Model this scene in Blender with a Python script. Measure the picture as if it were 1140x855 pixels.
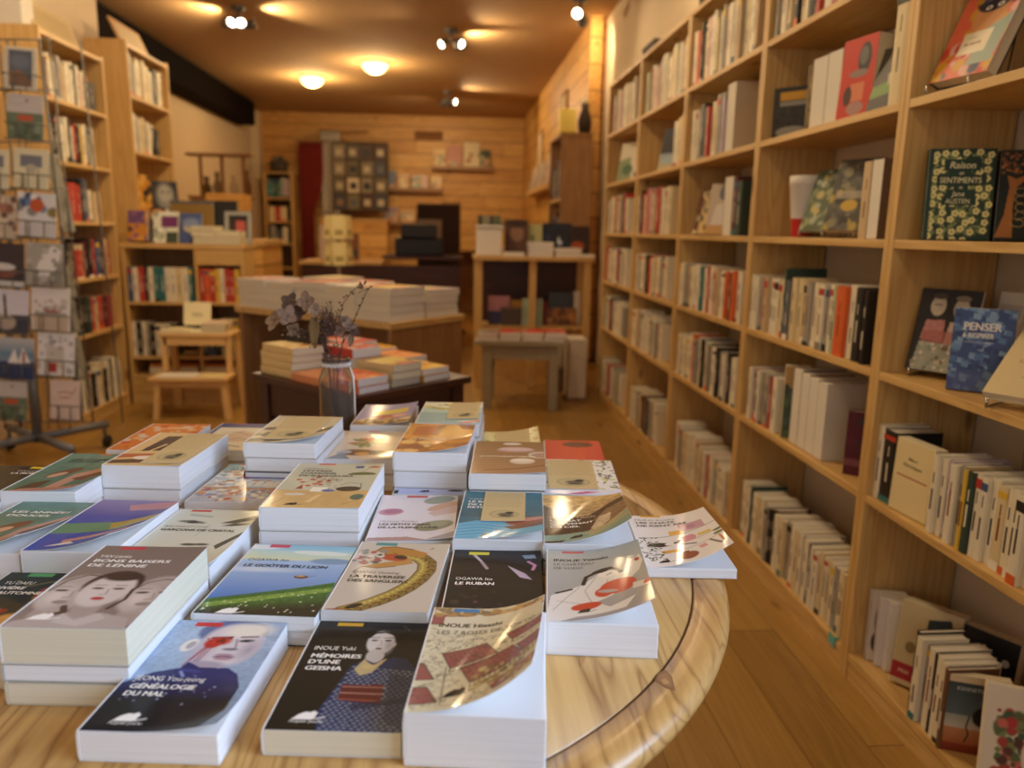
import bpy, bmesh, math, random
import numpy as np
from mathutils import Vector, Matrix

for o in list(bpy.data.objects):
    bpy.data.objects.remove(o)
C = bpy.context.scene.collection
PI = math.pi
rad = math.radians
CAMZ = 1.15                     # lens height above the floor


def srgb(c):
    """'#rrggbb' or 0-255 triple -> linear rgb"""
    if isinstance(c, str):
        c = [int(c[i:i + 2], 16) for i in (1, 3, 5)]
    return tuple((v / 255 / 12.92) if v / 255 <= .04045 else ((v / 255 + .055) / 1.055) ** 2.4 for v in c)


# ------------------------------------------------------------------ camera
cam = bpy.data.cameras.new('camera')
cam_ob = bpy.data.objects.new('camera', cam)
C.objects.link(cam_ob)
F = 860.0
cam.sensor_width = 36
cam.lens = F * 36 / 1140
cam.clip_start = .02
cam.clip_end = 60
_M = Matrix(((0.99668369, 0.00119255, 0.08136462), (-0.07955284, -0.19604092, 0.97736344), (0.01711635, -0.98059499, -0.19529592)))
_R = _M @ Matrix.Diagonal((1, -1, -1))
cam_ob.matrix_world = Matrix.Translation((0, 0, CAMZ)) @ _R.to_4x4()
cam.dof.use_dof = True
cam.dof.focus_distance = .94
cam.dof.aperture_fstop = 3.9
bpy.context.scene.camera = cam_ob

sc = bpy.context.scene
sc.view_settings.view_transform = 'Standard'
sc.view_settings.look = 'None'
sc.view_settings.gamma = 1
sc.view_settings.exposure = 0.0
sc.view_settings.use_curve_mapping = False
try:
    sc.cycles.use_denoising = True
    sc.cycles.max_bounces = 8
    sc.cycles.sample_clamp_indirect = 4
    sc.cycles.caustics_reflective = False
    sc.cycles.caustics_refractive = False
except Exception:
    pass

w = bpy.data.worlds.new('daylight')
sc.world = w
w.use_nodes = True
w.node_tree.nodes['Background'].inputs[0].default_value = (.75, .86, 1, 1)
w.node_tree.nodes['Background'].inputs[1].default_value = .6

WARM = (1.0, .75, .44)


def area(name, loc, rot, sx, sy, power, col):
    l = bpy.data.lights.new(name, 'AREA')
    l.shape = 'RECTANGLE'
    l.size, l.size_y, l.energy, l.color = sx, sy, power, col
    o = bpy.data.objects.new(name, l)
    o.location, o.rotation_euler = loc, rot
    C.objects.link(o)
    return o


def point(name, loc, power, col=WARM, r=.06):
    l = bpy.data.lights.new(name, 'POINT')
    l.energy, l.color, l.shadow_soft_size = power, col, r
    o = bpy.data.objects.new(name, l)
    o.location = loc
    C.objects.link(o)
    return o


def spot(name, loc, target, power, ang=100, col=WARM, r=.04, blend=.6):
    l = bpy.data.lights.new(name, 'SPOT')
    l.energy, l.color, l.shadow_soft_size = power, col, r
    l.spot_size, l.spot_blend = rad(ang), blend
    o = bpy.data.objects.new(name, l)
    o.location = loc
    o.rotation_euler = (Vector(target) - Vector(loc)).to_track_quat('-Z', 'Y').to_euler()
    C.objects.link(o)
    return o


# daylight through the window in the right wall and the shop front behind the camera
area('window_daylight', (1.42, -.35, 1.65), (0, rad(90), 0), 1.5, 1.9, 66, (.50, .67, 1.0)).data.spread = rad(125)
area('shop_front_daylight', (-.6, -2.34, 1.7), (rad(90), 0, 0), 2.2, 1.5, 12, (1, .92, .86))

# ------------------------------------------------------------------ helpers
def link(o, parent=None):
    C.objects.link(o)
    if parent is not None:
        o.parent = parent
    return o


def tag(o, label=None, cat=None, group=None, kind=None):
    if label: o['label'] = label
    if cat: o['category'] = cat
    if group: o['group'] = group
    if kind: o['kind'] = kind
    return o


def empty(name, label, cat, M=None, group=None):
    o = bpy.data.objects.new(name, None)
    o.empty_display_size = .05
    C.objects.link(o)
    if M is not None: o.matrix_world = M
    return tag(o, label, cat, group)


class MB:
    """collects coloured geometry that becomes one mesh"""
    def __init__(s):
        s.v, s.f, s.c, s.sm = [], [], [], []

    def add(s, vs, fs, col=(255, 255, 255), smooth=False):
        b = len(s.v)
        s.v += [tuple(v) for v in vs]
        c = srgb(col)
        for f in fs:
            s.f.append([b + i for i in f]); s.c.append(c); s.sm.append(smooth)
        return s

    def box(s, x0, x1, y0, y1, z0, z1, col=(255, 255, 255), M=None):
        vs = [(x, y, z) for z in (z0, z1) for y in (y0, y1) for x in (x0, x1)]
        if M is not None: vs = [M @ Vector(v) for v in vs]
        return s.add(vs, [(0, 2, 3, 1), (4, 5, 7, 6), (0, 1, 5, 4), (2, 6, 7, 3), (0, 4, 6, 2), (1, 3, 7, 5)], col)

    def tube(s, pts, r, col=(255, 255, 255), n=8, caps=True):
        pts = [Vector(p) for p in pts]
        rr = r if isinstance(r, (list, tuple)) else [r] * len(pts)
        rings = []
        for i, p in enumerate(pts):
            t = (pts[min(i + 1, len(pts) - 1)] - pts[max(i - 1, 0)]).normalized()
            a = t.orthogonal().normalized()
            if i and rings_a is not None:
                a = (rings_a - t * rings_a.dot(t)).normalized()
            rings_a = a
            b = t.cross(a)
            rings.append([p + (a * math.cos(2 * PI * k / n) + b * math.sin(2 * PI * k / n)) * rr[i] for k in range(n)])
        vs = [v for r_ in rings for v in r_]
        fs = [(i * n + k, i * n + (k + 1) % n, (i + 1) * n + (k + 1) % n, (i + 1) * n + k) for i in range(len(pts) - 1) for k in range(n)]
        if caps:
            fs += [tuple(range(n))[::-1], tuple((len(pts) - 1) * n + k for k in range(n))]
        return s.add(vs, fs, col, True)

    def lathe(s, prof, cx=0, cy=0, n=32, col=(255, 255, 255), close=False):
        vs = [(cx + r * math.cos(2 * PI * k / n), cy + r * math.sin(2 * PI * k / n), z) for r, z in prof for k in range(n)]
        fs = [(i * n + k, i * n + (k + 1) % n, (i + 1) * n + (k + 1) % n, (i + 1) * n + k) for i in range(len(prof) - 1) for k in range(n)]
        if close: fs += [tuple(range(n))[::-1], tuple((len(prof) - 1) * n + k for k in range(n))]
        return s.add(vs, fs, col, True)

    def ball(s, c, r, col, M=None, n=10, m=7, sc=(1, 1, 1)):
        prof = [(math.sin(PI * i / m), -math.cos(PI * i / m)) for i in range(m + 1)]
        vs = [(a * math.cos(2 * PI * k / n) * r * sc[0], a * math.sin(2 * PI * k / n) * r * sc[1], b * r * sc[2]) for a, b in prof for k in range(n)]
        vs = [(M @ Vector(v) if M is not None else Vector(v)) + Vector(c) for v in vs]
        fs = [(i * n + k, i * n + (k + 1) % n, (i + 1) * n + (k + 1) % n, (i + 1) * n + k) for i in range(m) for k in range(n)]
        return s.add(vs, fs, col, True)

    def mesh(s, name):
        me = bpy.data.meshes.new(name)
        me.from_pydata(s.v, [], s.f)
        at = me.color_attributes.new('Col', 'FLOAT_COLOR', 'CORNER')
        buf = []
        for f, c in zip(s.f, s.c):
            buf += [c[0], c[1], c[2], 1.0] * len(f)
        at.data.foreach_set('color', buf)
        me.polygons.foreach_set('use_smooth', s.sm)
        me.update()
        return me

    def build(s, name, mat, parent=None, bevel=0, M=None, seg=2):
        o = bpy.data.objects.new(name, s.mesh(name))
        o.data.materials.append(mat)
        link(o, parent)
        if M is not None: o.matrix_local = M
        if bevel:
            b = o.modifiers.new('bevel', 'BEVEL')
            b.width, b.segments, b.limit_method, b.angle_limit = bevel, seg, 'ANGLE', rad(40)
        return o


# ------------------------------------------------------------------ materials
MAT = {}


def newmat(name):
    m = bpy.data.materials.new(name)
    m.use_nodes = True
    MAT[name] = m
    nt = m.node_tree
    return m, nt, nt.nodes['Principled BSDF']


def plain(name, col, rough=.6, metal=0, spec=.5, noise=0, nscale=40):
    m, nt, p = newmat(name)
    c = srgb(col)
    p.inputs['Roughness'].default_value = rough
    p.inputs['Metallic'].default_value = metal
    p.inputs['Specular IOR Level'].default_value = spec
    if noise:
        tc = nt.nodes.new('ShaderNodeTexCoord'); nz = nt.nodes.new('ShaderNodeTexNoise')
        nz.inputs['Scale'].default_value = nscale; nz.inputs['Detail'].default_value = 4
        r = nt.nodes.new('ShaderNodeValToRGB')
        r.color_ramp.elements[0].color = (*[v * (1 - noise) for v in c], 1)
        r.color_ramp.elements[1].color = (*[min(1, v * (1 + noise)) for v in c], 1)
        nt.links.new(tc.outputs['Object'], nz.inputs['Vector']); nt.links.new(nz.outputs['Fac'], r.inputs['Fac'])
        nt.links.new(r.outputs['Color'], p.inputs['Base Color'])
    else:
        p.inputs['Base Color'].default_value = (*c, 1)
    return m


def printed(name, rough, coat=0, var=0):
    m, nt, p = newmat(name)
    a = nt.nodes.new('ShaderNodeAttribute'); a.attribute_name = 'Col'
    nt.links.new(a.outputs['Color'], p.inputs['Base Color'])
    p.inputs['Roughness'].default_value = rough
    if coat:
        p.inputs['Coat Weight'].default_value = coat
        p.inputs['Coat Roughness'].default_value = .10
        p.inputs['Specular IOR Level'].default_value = .12
    return m


printed('glossy_print', .55, .34)
printed('satin_print', .5)
printed('matte_print', .8)


def wood(name, light, dark, axis, rough=.45, scale=1.0, knots=True, coat=0, plank=0, plank_axis=0, contrast=1.0, gapw=.02, thin=1.0):
    """pine-like grain that runs along one object axis; optional plank division across another"""
    m, nt, p = newmat(name)
    N, L = nt.nodes, nt.links
    tc = N.new('ShaderNodeTexCoord')
    src = tc.outputs['Object']
    info = N.new('ShaderNodeObjectInfo')
    ofs = N.new('ShaderNodeVectorMath'); ofs.operation = 'SCALE'; ofs.inputs['Scale'].default_value = 7
    cmb = N.new('ShaderNodeCombineXYZ')
    for i in range(3): L.new(info.outputs['Random'], cmb.inputs[i])
    L.new(cmb.outputs[0], ofs.inputs[0])
    add = N.new('ShaderNodeVectorMath'); add.operation = 'ADD'
    L.new(src, add.inputs[0]); L.new(ofs.outputs[0], add.inputs[1])
    vec = add.outputs[0]
    tint = None
    if plank:
        sep = N.new('ShaderNodeSeparateXYZ'); L.new(src, sep.inputs[0])
        d = N.new('ShaderNodeMath'); d.operation = 'DIVIDE'; L.new(sep.outputs[plank_axis], d.inputs[0]); d.inputs[1].default_value = plank
        fl = N.new('ShaderNodeMath'); fl.operation = 'FLOOR'; L.new(d.outputs[0], fl.inputs[0])
        fr = N.new('ShaderNodeMath'); fr.operation = 'FRACT'; L.new(d.outputs[0], fr.inputs[0])
        # staggered board ends
        wn0 = N.new('ShaderNodeTexWhiteNoise'); wn0.noise_dimensions = '1D'; L.new(fl.outputs[0], wn0.inputs['W'])
        d2 = N.new('ShaderNodeMath'); d2.operation = 'MULTIPLY_ADD'; L.new(sep.outputs[axis], d2.inputs[0]); d2.inputs[1].default_value = 1 / 1.4
        L.new(wn0.outputs['Value'], d2.inputs[2])
        fl2 = N.new('ShaderNodeMath'); fl2.operation = 'FLOOR'; L.new(d2.outputs[0], fl2.inputs[0])
        fr2 = N.new('ShaderNodeMath'); fr2.operation = 'FRACT'; L.new(d2.outputs[0], fr2.inputs[0])
        cid = N.new('ShaderNodeCombineXYZ'); L.new(fl.outputs[0], cid.inputs[0]); L.new(fl2.outputs[0], cid.inputs[1])
        wn = N.new('ShaderNodeTexWhiteNoise'); wn.noise_dimensions = '3D'; L.new(cid.outputs[0], wn.inputs['Vector'])
        sh = N.new('ShaderNodeVectorMath'); sh.operation = 'MULTIPLY_ADD'
        L.new(wn.outputs['Color'], sh.inputs[0]); sh.inputs[1].default_value = (5, 5, 5); L.new(vec, sh.inputs[2])
        vec = sh.outputs[0]
        tint = wn.outputs['Value']
        def lt(a, b):
            n = N.new('ShaderNodeMath'); n.operation = 'LESS_THAN'; L.new(a, n.inputs[0]); n.inputs[1].default_value = b; return n.outputs[0]
        gap = N.new('ShaderNodeMath'); gap.operation = 'MAXIMUM'
        L.new(lt(fr.outputs[0], gapw), gap.inputs[0]); L.new(lt(fr2.outputs[0], .002), gap.inputs[1])
    mp = N.new('ShaderNodeMapping'); L.new(vec, mp.inputs['Vector'])
    s = [14 * scale] * 3; s[axis] = .9 * scale
    mp.inputs['Scale'].default_value = s
    n1 = N.new('ShaderNodeTexNoise'); n1.inputs['Scale'].default_value = 1; n1.inputs['Detail'].default_value = 2; n1.inputs['Distortion'].default_value = .6
    L.new(mp.outputs[0], n1.inputs['Vector'])
    ml = N.new('ShaderNodeMath'); ml.operation = 'MULTIPLY'; ml.inputs[1].default_value = 9; L.new(n1.outputs['Fac'], ml.inputs[0])
    fr3 = N.new('ShaderNodeMath'); fr3.operation = 'PINGPONG'; fr3.inputs[1].default_value = .5; L.new(ml.outputs[0], fr3.inputs[0])
    if thin != 1:
        f2 = N.new('ShaderNodeMath'); f2.operation = 'MULTIPLY'; f2.inputs[1].default_value = 2; L.new(fr3.outputs[0], f2.inputs[0])
        f3 = N.new('ShaderNodeMath'); f3.operation = 'POWER'; f3.inputs[1].default_value = thin; L.new(f2.outputs[0], f3.inputs[0])
        fr3 = N.new('ShaderNodeMath'); fr3.operation = 'MULTIPLY'; fr3.inputs[1].default_value = .5; L.new(f3.outputs[0], fr3.inputs[0])
    mp2 = N.new('ShaderNodeMapping'); L.new(vec, mp2.inputs['Vector'])
    s2 = [160 * scale] * 3; s2[axis] = 5 * scale
    mp2.inputs['Scale'].default_value = s2
    n2 = N.new('ShaderNodeTexNoise'); n2.inputs['Scale'].default_value = 1; n2.inputs['Detail'].default_value = 3
    L.new(mp2.outputs[0], n2.inputs['Vector'])
    mx = N.new('ShaderNodeMath'); mx.operation = 'MULTIPLY_ADD'; L.new(fr3.outputs[0], mx.inputs[0]); mx.inputs[1].default_value = 1.1 * contrast
    sb = N.new('ShaderNodeMath'); sb.operation = 'MULTIPLY_ADD'; L.new(n2.outputs['Fac'], sb.inputs[0]); sb.inputs[1].default_value = .7 * contrast; sb.inputs[2].default_value = -.28 * contrast
    L.new(sb.outputs[0], mx.inputs[2])
    fac = mx.outputs[0]
    if tint is not None:
        t2 = N.new('ShaderNodeMath'); t2.operation = 'MULTIPLY_ADD'; L.new(tint, t2.inputs[0]); t2.inputs[1].default_value = .55; L.new(fac, t2.inputs[2]); fac = t2.outputs[0]
    r = N.new('ShaderNodeValToRGB')
    r.color_ramp.elements[0].color = (*srgb(light), 1); r.color_ramp.elements[1].color = (*srgb(dark), 1)
    L.new(fac, r.inputs['Fac'])
    col = r.outputs['Color']
    if knots:
        mp3 = N.new('ShaderNodeMapping'); L.new(vec, mp3.inputs['Vector'])
        s3 = [7.0] * 3; s3[axis] = 2.6
        mp3.inputs['Scale'].default_value = s3
        vo = N.new('ShaderNodeTexVoronoi'); vo.inputs['Scale'].default_value = 1; L.new(mp3.outputs[0], vo.inputs['Vector'])
        kr = N.new('ShaderNodeValToRGB'); kr.color_ramp.elements[0].position = .05; kr.color_ramp.elements[1].position = .13
        kr.color_ramp.elements[0].color = (1, 1, 1, 1); kr.color_ramp.elements[1].color = (0, 0, 0, 1)
        L.new(vo.outputs['Distance'], kr.inputs['Fac'])
        mk = N.new('ShaderNodeMix'); mk.data_type = 'RGBA'
        L.new(kr.outputs['Color'], mk.inputs['Factor']); L.new(col, mk.inputs['A']); mk.inputs['B'].default_value = (*[v * .45 for v in srgb(dark)], 1)
        col = mk.outputs['Result']
    if plank:
        mg = N.new('ShaderNodeMix'); mg.data_type = 'RGBA'
        L.new(gap.outputs[0], mg.inputs['Factor']); L.new(col, mg.inputs['A']); mg.inputs['B'].default_value = (*[v * .35 for v in srgb(dark)], 1)
        col = mg.outputs['Result']
    L.new(col, p.inputs['Base Color'])
    p.inputs['Roughness'].default_value = rough
    if coat:
        p.inputs['Coat Weight'].default_value = coat; p.inputs['Coat Roughness'].default_value = .2
    bp = N.new('ShaderNodeBump'); bp.inputs['Strength'].default_value = .08; bp.inputs['Distance'].default_value = .002
    L.new(fac, bp.inputs['Height']); L.new(bp.outputs[0], p.inputs['Normal'])
    return m


PINE_L, PINE_D = '#d8b272', '#b78845'
for i, ax in enumerate('xyz'):
    wood('pine_' + ax, PINE_L, PINE_D, i, rough=.5)
wood('floor_boards', '#b08744', '#84602c', 1, rough=.34, plank=.16, plank_axis=0, contrast=.6, gapw=.012)
wood('plank_wall_x', '#e8b868', '#b98038', 0, rough=.5, plank=.21, plank_axis=2, contrast=.9, gapw=.05)
wood('plank_wall_y', '#e8b868', '#b98038', 1, rough=.5, plank=.21, plank_axis=2, contrast=.9, gapw=.05)
wood('table_pine', '#c69a5a', '#855626', 1, rough=.36, scale=1.15, coat=.25, contrast=1.2, thin=3.5)
wood('brown_board', '#a47a4c', '#7f5a34', 2, rough=.5, knots=False)
wood('dark_wood', '#4a2414', '#2a130a', 0, rough=.4, knots=False)
wood('beech', '#e0b87c', '#c49a5a', 0, rough=.45, knots=False, contrast=.5)
wood('grey_wood', '#a39a85', '#857c6a', 2, rough=.6, knots=False, contrast=.5)
plain('wall_paint', '#d8c4a4', .9, noise=.04, nscale=6)
plain('ceiling_paint', '#b59060', .9, noise=.03, nscale=5)
plain('beam', '#120a07', .9, 0, .1, noise=.3, nscale=9)
plain('black', '#121110', .45)
plain('iron', '#75767a', .45, .3)
plain('wire', '#6f6c64', .45, .4)
plain('steel', '#b9b9b6', .25, 1)
plain('white_plastic', '#e8e4dc', .4)
plain('cloth_red', '#7a1f14', .9, noise=.2, nscale=12)
plain('cloth_grey', '#b5ab9c', .9, noise=.1, nscale=12)
plain('paper', '#eeece6', .75)
plain('lace', '#f0ece4', .9)

m, nt, p = newmat('glass')
p.inputs['Transmission Weight'].default_value = .94
p.inputs['Roughness'].default_value = .03
p.inputs['IOR'].default_value = 1.18
p.inputs['Base Color'].default_value = (.86, .82, .70, 1)

m, nt, p = newmat('window_glass')
p.inputs['Transmission Weight'].default_value = 1
p.inputs['Roughness'].default_value = .0
p.inputs['IOR'].default_value = 1.02


def pages_mat(name, col, axis, freq=900):
    """the cut edge of a block of leaves: fine lines stacked along one axis"""
    m, nt, p = newmat(name)
    N, L = nt.nodes, nt.links
    tc = N.new('ShaderNodeTexCoord'); mp = N.new('ShaderNodeMapping'); L.new(tc.outputs['Object'], mp.inputs['Vector'])
    s = [3.0] * 3; s[axis] = freq
    mp.inputs['Scale'].default_value = s
    nz = N.new('ShaderNodeTexNoise'); nz.inputs['Scale'].default_value = 1; nz.inputs['Detail'].default_value = 2; L.new(mp.outputs[0], nz.inputs['Vector'])
    r = N.new('ShaderNodeValToRGB'); c = srgb(col)
    r.color_ramp.elements[0].position = .3; r.color_ramp.elements[1].position = .65
    r.color_ramp.elements[0].color = (*[v * .9 for v in c], 1); r.color_ramp.elements[1].color = (*c, 1)
    L.new(nz.outputs['Fac'], r.inputs['Fac']); L.new(r.outputs['Color'], p.inputs['Base Color'])
    p.inputs['Roughness'].default_value = .8
    p.inputs['Specular IOR Level'].default_value = .2
    bp = N.new('ShaderNodeBump'); bp.inputs['Strength'].default_value = .15; bp.inputs['Distance'].default_value = .0006
    L.new(nz.outputs['Fac'], bp.inputs['Height']); L.new(bp.outputs[0], p.inputs['Normal'])
    return m


pages_mat('pages_white', '#eceae6', 2)
pages_mat('pages_cream', '#e2d8bb', 2)
pages_mat('pages_upright', '#e6dfd0', 0)


def emit(name, col, strength):
    m, nt, p = newmat(name)
    p.inputs['Base Color'].default_value = (*srgb(col), 1)
    p.inputs['Emission Color'].default_value = (*srgb(col), 1)
    p.inputs['Emission Strength'].default_value = strength
    return m


emit('lamp_glass', '#ffe6a8', 3.2)
emit('bulb', '#fff0d0', 14)

# ------------------------------------------------------------------ text
_dg = None
_tcache = {}


def text_geo(s, bold=0.0, shear=0.0, space=1.0):
    key = (s, bold, shear, space)
    if key in _tcache: return _tcache[key]
    cu = bpy.data.curves.new('t', 'FONT')
    cu.body = s; cu.size = 1; cu.offset = bold; cu.shear = shear; cu.space_character = space; cu.resolution_u = 3
    o = bpy.data.objects.new('t', cu)
    C.objects.link(o)
    dg = bpy.context.evaluated_depsgraph_get(); dg.update()
    me = bpy.data.meshes.new_from_object(o.evaluated_get(dg))
    v = [(q.co.x, q.co.y) for q in me.vertices]
    f = [tuple(q.vertices) for q in me.polygons]
    bpy.data.objects.remove(o); bpy.data.curves.remove(cu); bpy.data.meshes.remove(me)
    _tcache[key] = (v, f)
    return v, f


# ------------------------------------------------------------------ a little painter (cm on the cover, y downwards)
class Art:
    R = 11.0                                     # samples per cm

    def __init__(s, w, h, bg='#ffffff', R=None):
        s.w, s.h = w, h
        if R: s.R = R
        s.nx, s.ny = int(round(w * s.R)) + 1, int(round(h * s.R)) + 1
        s.x, s.y = np.meshgrid(np.linspace(0, w, s.nx), np.linspace(0, h, s.ny))
        s.a = np.empty((s.ny, s.nx, 3)); s.a[:] = srgb(bg)
        s.rng = np.random.default_rng(7)

    def put(s, m, col):
        m = np.clip(m, 0, 1)[..., None]
        c = np.array(srgb(col)) if not isinstance(col, np.ndarray) else col
        s.a = s.a * (1 - m) + c * m
        return s

    def rect(s, x0, y0, x1, y1, col, al=1):
        return s.put(((s.x >= x0) & (s.x <= x1) & (s.y >= y0) & (s.y <= y1)) * al, col)

    def grad(s, y0, y1, c0, c1, x0=-1, x1=99):
        t = np.clip((s.y - y0) / (y1 - y0), 0, 1)[..., None]
        c = np.array(srgb(c0)) * (1 - t) + np.array(srgb(c1)) * t
        m = ((s.y >= y0) & (s.y <= y1) & (s.x >= x0) & (s.x <= x1))[..., None]
        s.a = np.where(m, c, s.a)
        return s

    def ell(s, cx, cy, rx, ry, col, rot=0, soft=.12, al=1):
        c, n = math.cos(rad(rot)), math.sin(rad(rot))
        dx, dy = s.x - cx, s.y - cy
        q = np.sqrt(((dx * c + dy * n) / rx) ** 2 + ((-dx * n + dy * c) / ry) ** 2)
        return s.put((1 + soft / 2 - q) / soft * al, col)

    def poly(s, pts, col, al=1):
        ins = np.zeros(s.x.shape, bool)
        n = len(pts)
        for i in range(n):
            x1, y1 = pts[i]; x2, y2 = pts[(i + 1) % n]
            if y1 == y2: continue
            cnd = ((y1 > s.y) != (y2 > s.y)) & (s.x < (x2 - x1) * (s.y - y1) / (y2 - y1) + x1)
            ins ^= cnd
        return s.put(ins * al, col)

    def line(s, pts, wd, col, al=1):
        d = np.full(s.x.shape, 1e9)
        for (x1, y1), (x2, y2) in zip(pts[:-1], pts[1:]):
            L2 = max(1e-9, (x2 - x1) ** 2 + (y2 - y1) ** 2)
            t = np.clip(((s.x - x1) * (x2 - x1) + (s.y - y1) * (y2 - y1)) / L2, 0, 1)
            d = np.minimum(d, np.hypot(s.x - x1 - t * (x2 - x1), s.y - y1 - t * (y2 - y1)))
        return s.put((wd / 2 + .05 - d) / .1 * al, col)

    def nz(s, scale, seed=0):
        r = np.random.default_rng(seed)
        gx, gy = int(s.w / scale) + 3, int(s.h / scale) + 3
        g = r.random((gy, gx))
        fx, fy = s.x / scale, s.y / scale
        ix, iy = fx.astype(int), fy.astype(int)
        tx, ty = fx - ix, fy - iy
        tx, ty = tx * tx * (3 - 2 * tx), ty * ty * (3 - 2 * ty)
        return (g[iy, ix] * (1 - tx) + g[iy, ix + 1] * tx) * (1 - ty) + (g[iy + 1, ix] * (1 - tx) + g[iy + 1, ix + 1] * tx) * ty

    def grain(s, scale, amp, seed=0, mask=None):
        k = 1 + (s.nz(scale, seed) - .5)[..., None] * amp
        s.a = np.where(mask[..., None], s.a * k, s.a) if mask is not None else s.a * k
        return s

    def blots(s, n, x0, y0, x1, y1, r0, r1, cols, seed=0, asp=1.0):
        r = random.Random(seed)
        for i in range(n):
            q = r.uniform(r0, r1)
            s.ell(r.uniform(x0, x1), r.uniform(y0, y1), q, q * asp, r.choice(cols), r.uniform(0, 180), soft=.5)
        return s

    def emblem(s, x, y, col, k=1.0):
        """the reclining robed figure printed low on each cover"""
        s.poly([(x, y), (x + .35 * k, y - .55 * k), (x + .8 * k, y - .85 * k), (x + 1.05 * k, y - .75 * k), (x + 1.3 * k, y - .95 * k), (x + 1.55 * k, y - .7 * k), (x + 1.5 * k, y - .25 * k), (x + 1.35 * k, y)], col)
        s.line([(x + 1.5 * k, y - .1 * k), (x + 2.1 * k, y - .32 * k)], .1 * k, col)
        return s


def bender(cv):
    """a cover sheet that lifts: straight up to s0 along direction a, then rolls up with curvature k"""
    if not cv or not cv[2]: return lambda u, v: (u, v, u * 0 if isinstance(u, np.ndarray) else 0.0)
    a, s0, k = rad(cv[0]), cv[1], cv[2]
    ca, sa = math.cos(a), math.sin(a)

    def f(u, v):
        u, v = np.asarray(u, float), np.asarray(v, float)
        s = np.maximum(0, u * ca + v * sa - s0)
        th = np.minimum(k * s, 2.2)
        ds = np.sin(th) / k - s
        return u + ca * ds, v + sa * ds, (1 - np.cos(th)) / k
    return f


def sheet(name, art, W, D, fn, z0, mat, parent, th=.00045):
    """a printed sheet: u to the right, v up the page, art row 0 at v = D"""
    ny, nx = art.ny, art.nx
    u = art.x / art.w * W
    v = D - art.y / art.h * D
    U, V, Z = fn(u, v)
    co = np.stack([U, V, Z + z0], -1).reshape(-1, 3)
    i = np.arange(ny * nx).reshape(ny, nx)
    q = np.stack([i[1:, :-1], i[1:, 1:], i[:-1, 1:], i[:-1, :-1]], -1).reshape(-1, 4)
    me = bpy.data.meshes.new(name)
    me.vertices.add(len(co)); me.vertices.foreach_set('co', co.ravel())
    me.loops.add(q.size); me.loops.foreach_set('vertex_index', q.ravel().astype(np.int32))
    me.polygons.add(len(q))
    me.polygons.foreach_set('loop_start', np.arange(0, q.size, 4, dtype=np.int32))
    me.polygons.foreach_set('loop_total', np.full(len(q), 4, np.int32))
    me.polygons.foreach_set('use_smooth', np.ones(len(q), bool))
    me.update()
    at = me.color_attributes.new('Col', 'FLOAT_COLOR', 'POINT')
    at.data.foreach_set('color', np.concatenate([np.clip(art.a, 0, 1), np.ones((ny, nx, 1))], -1).ravel())
    me.validate()
    me.materials.append(mat); me.materials.append(MAT['paper'])
    o = bpy.data.objects.new(name, me)
    link(o, parent)
    so = o.modifiers.new('thickness', 'SOLIDIFY'); so.thickness = th; so.offset = 1; so.material_offset = 1
    so.material_offset_rim = 1
    # the printed side is the outer one: flip so that only the underside is plain
    so.offset = -1
    return o


def cover_text(cover, fn, D, z0, items):
    """items: (string, x cm, y cm of baseline, size cm, colour, bold, shear, stretch[, part name])"""
    for it in items:
        s, x, y, size, col, bold, shear, st = it[:8]
        nm = it[8] if len(it) > 8 else 'title_text'
        v, f = text_geo(s, 0, shear)
        if not v: continue
        a = np.array(v)
        if bold:                               # heavy letters: the same outline laid down five times, slightly apart
            k = len(a)
            a = np.concatenate([a + (dx * bold, dy * bold) for dx, dy in ((0, 0), (1, 0), (-1, 0), (.3, .5), (-.3, -.5))])
            f = [tuple(i + q * k for i in g) for q in range(5) for g in f]
            lift = np.repeat(np.arange(5) * .00003, k)
        else:
            lift = 0
        th = rad(it[9]) if len(it) > 9 else 0
        px, py = a[:, 0] * size * st, a[:, 1] * size
        uu = (x + px * math.cos(th) - py * math.sin(th)) / 100
        vv = D - y / 100 + (px * math.sin(th) + py * math.cos(th)) / 100
        U, V, Z = fn(uu, vv)
        mb = MB()
        mb.add(np.stack([U, V, np.asarray(Z) + z0 + .00025 + lift], -1).tolist(), f, col)
        mb.build(nm, MAT['satin_print'], cover)


def page_block(name, W, D, z0, z1, parent, cream=False, inset=0, bow=0):
    mb = MB()
    n = 6
    ys = [D * i / n for i in range(n + 1)]
    # fore-edge bows in very slightly between head and tail
    vs = []
    for z in (z0, z1):
        for i, y in enumerate(ys):
            b = bow * math.sin(PI * i / n)
            vs += [(0.0005, y, z), (W - inset - b, y, z)]
    k = 2 * (n + 1)
    fs = []
    for i in range(n):
        a = 2 * i
        fs += [(a, a + 2, a + 3, a + 1), (k + a, k + a + 1, k + a + 3, k + a + 2), (a + 1, a + 3, k + a + 3, k + a + 1), (a, k + a, k + a + 2, a + 2)]
    fs += [(0, 1, k + 1, k), (k - 2, 2 * k - 2, 2 * k - 1, k - 1)]
    mb.add(vs, fs)
    return mb.build(name, MAT['pages_cream' if cream else 'pages_white'], parent, bevel=.0009)


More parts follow.
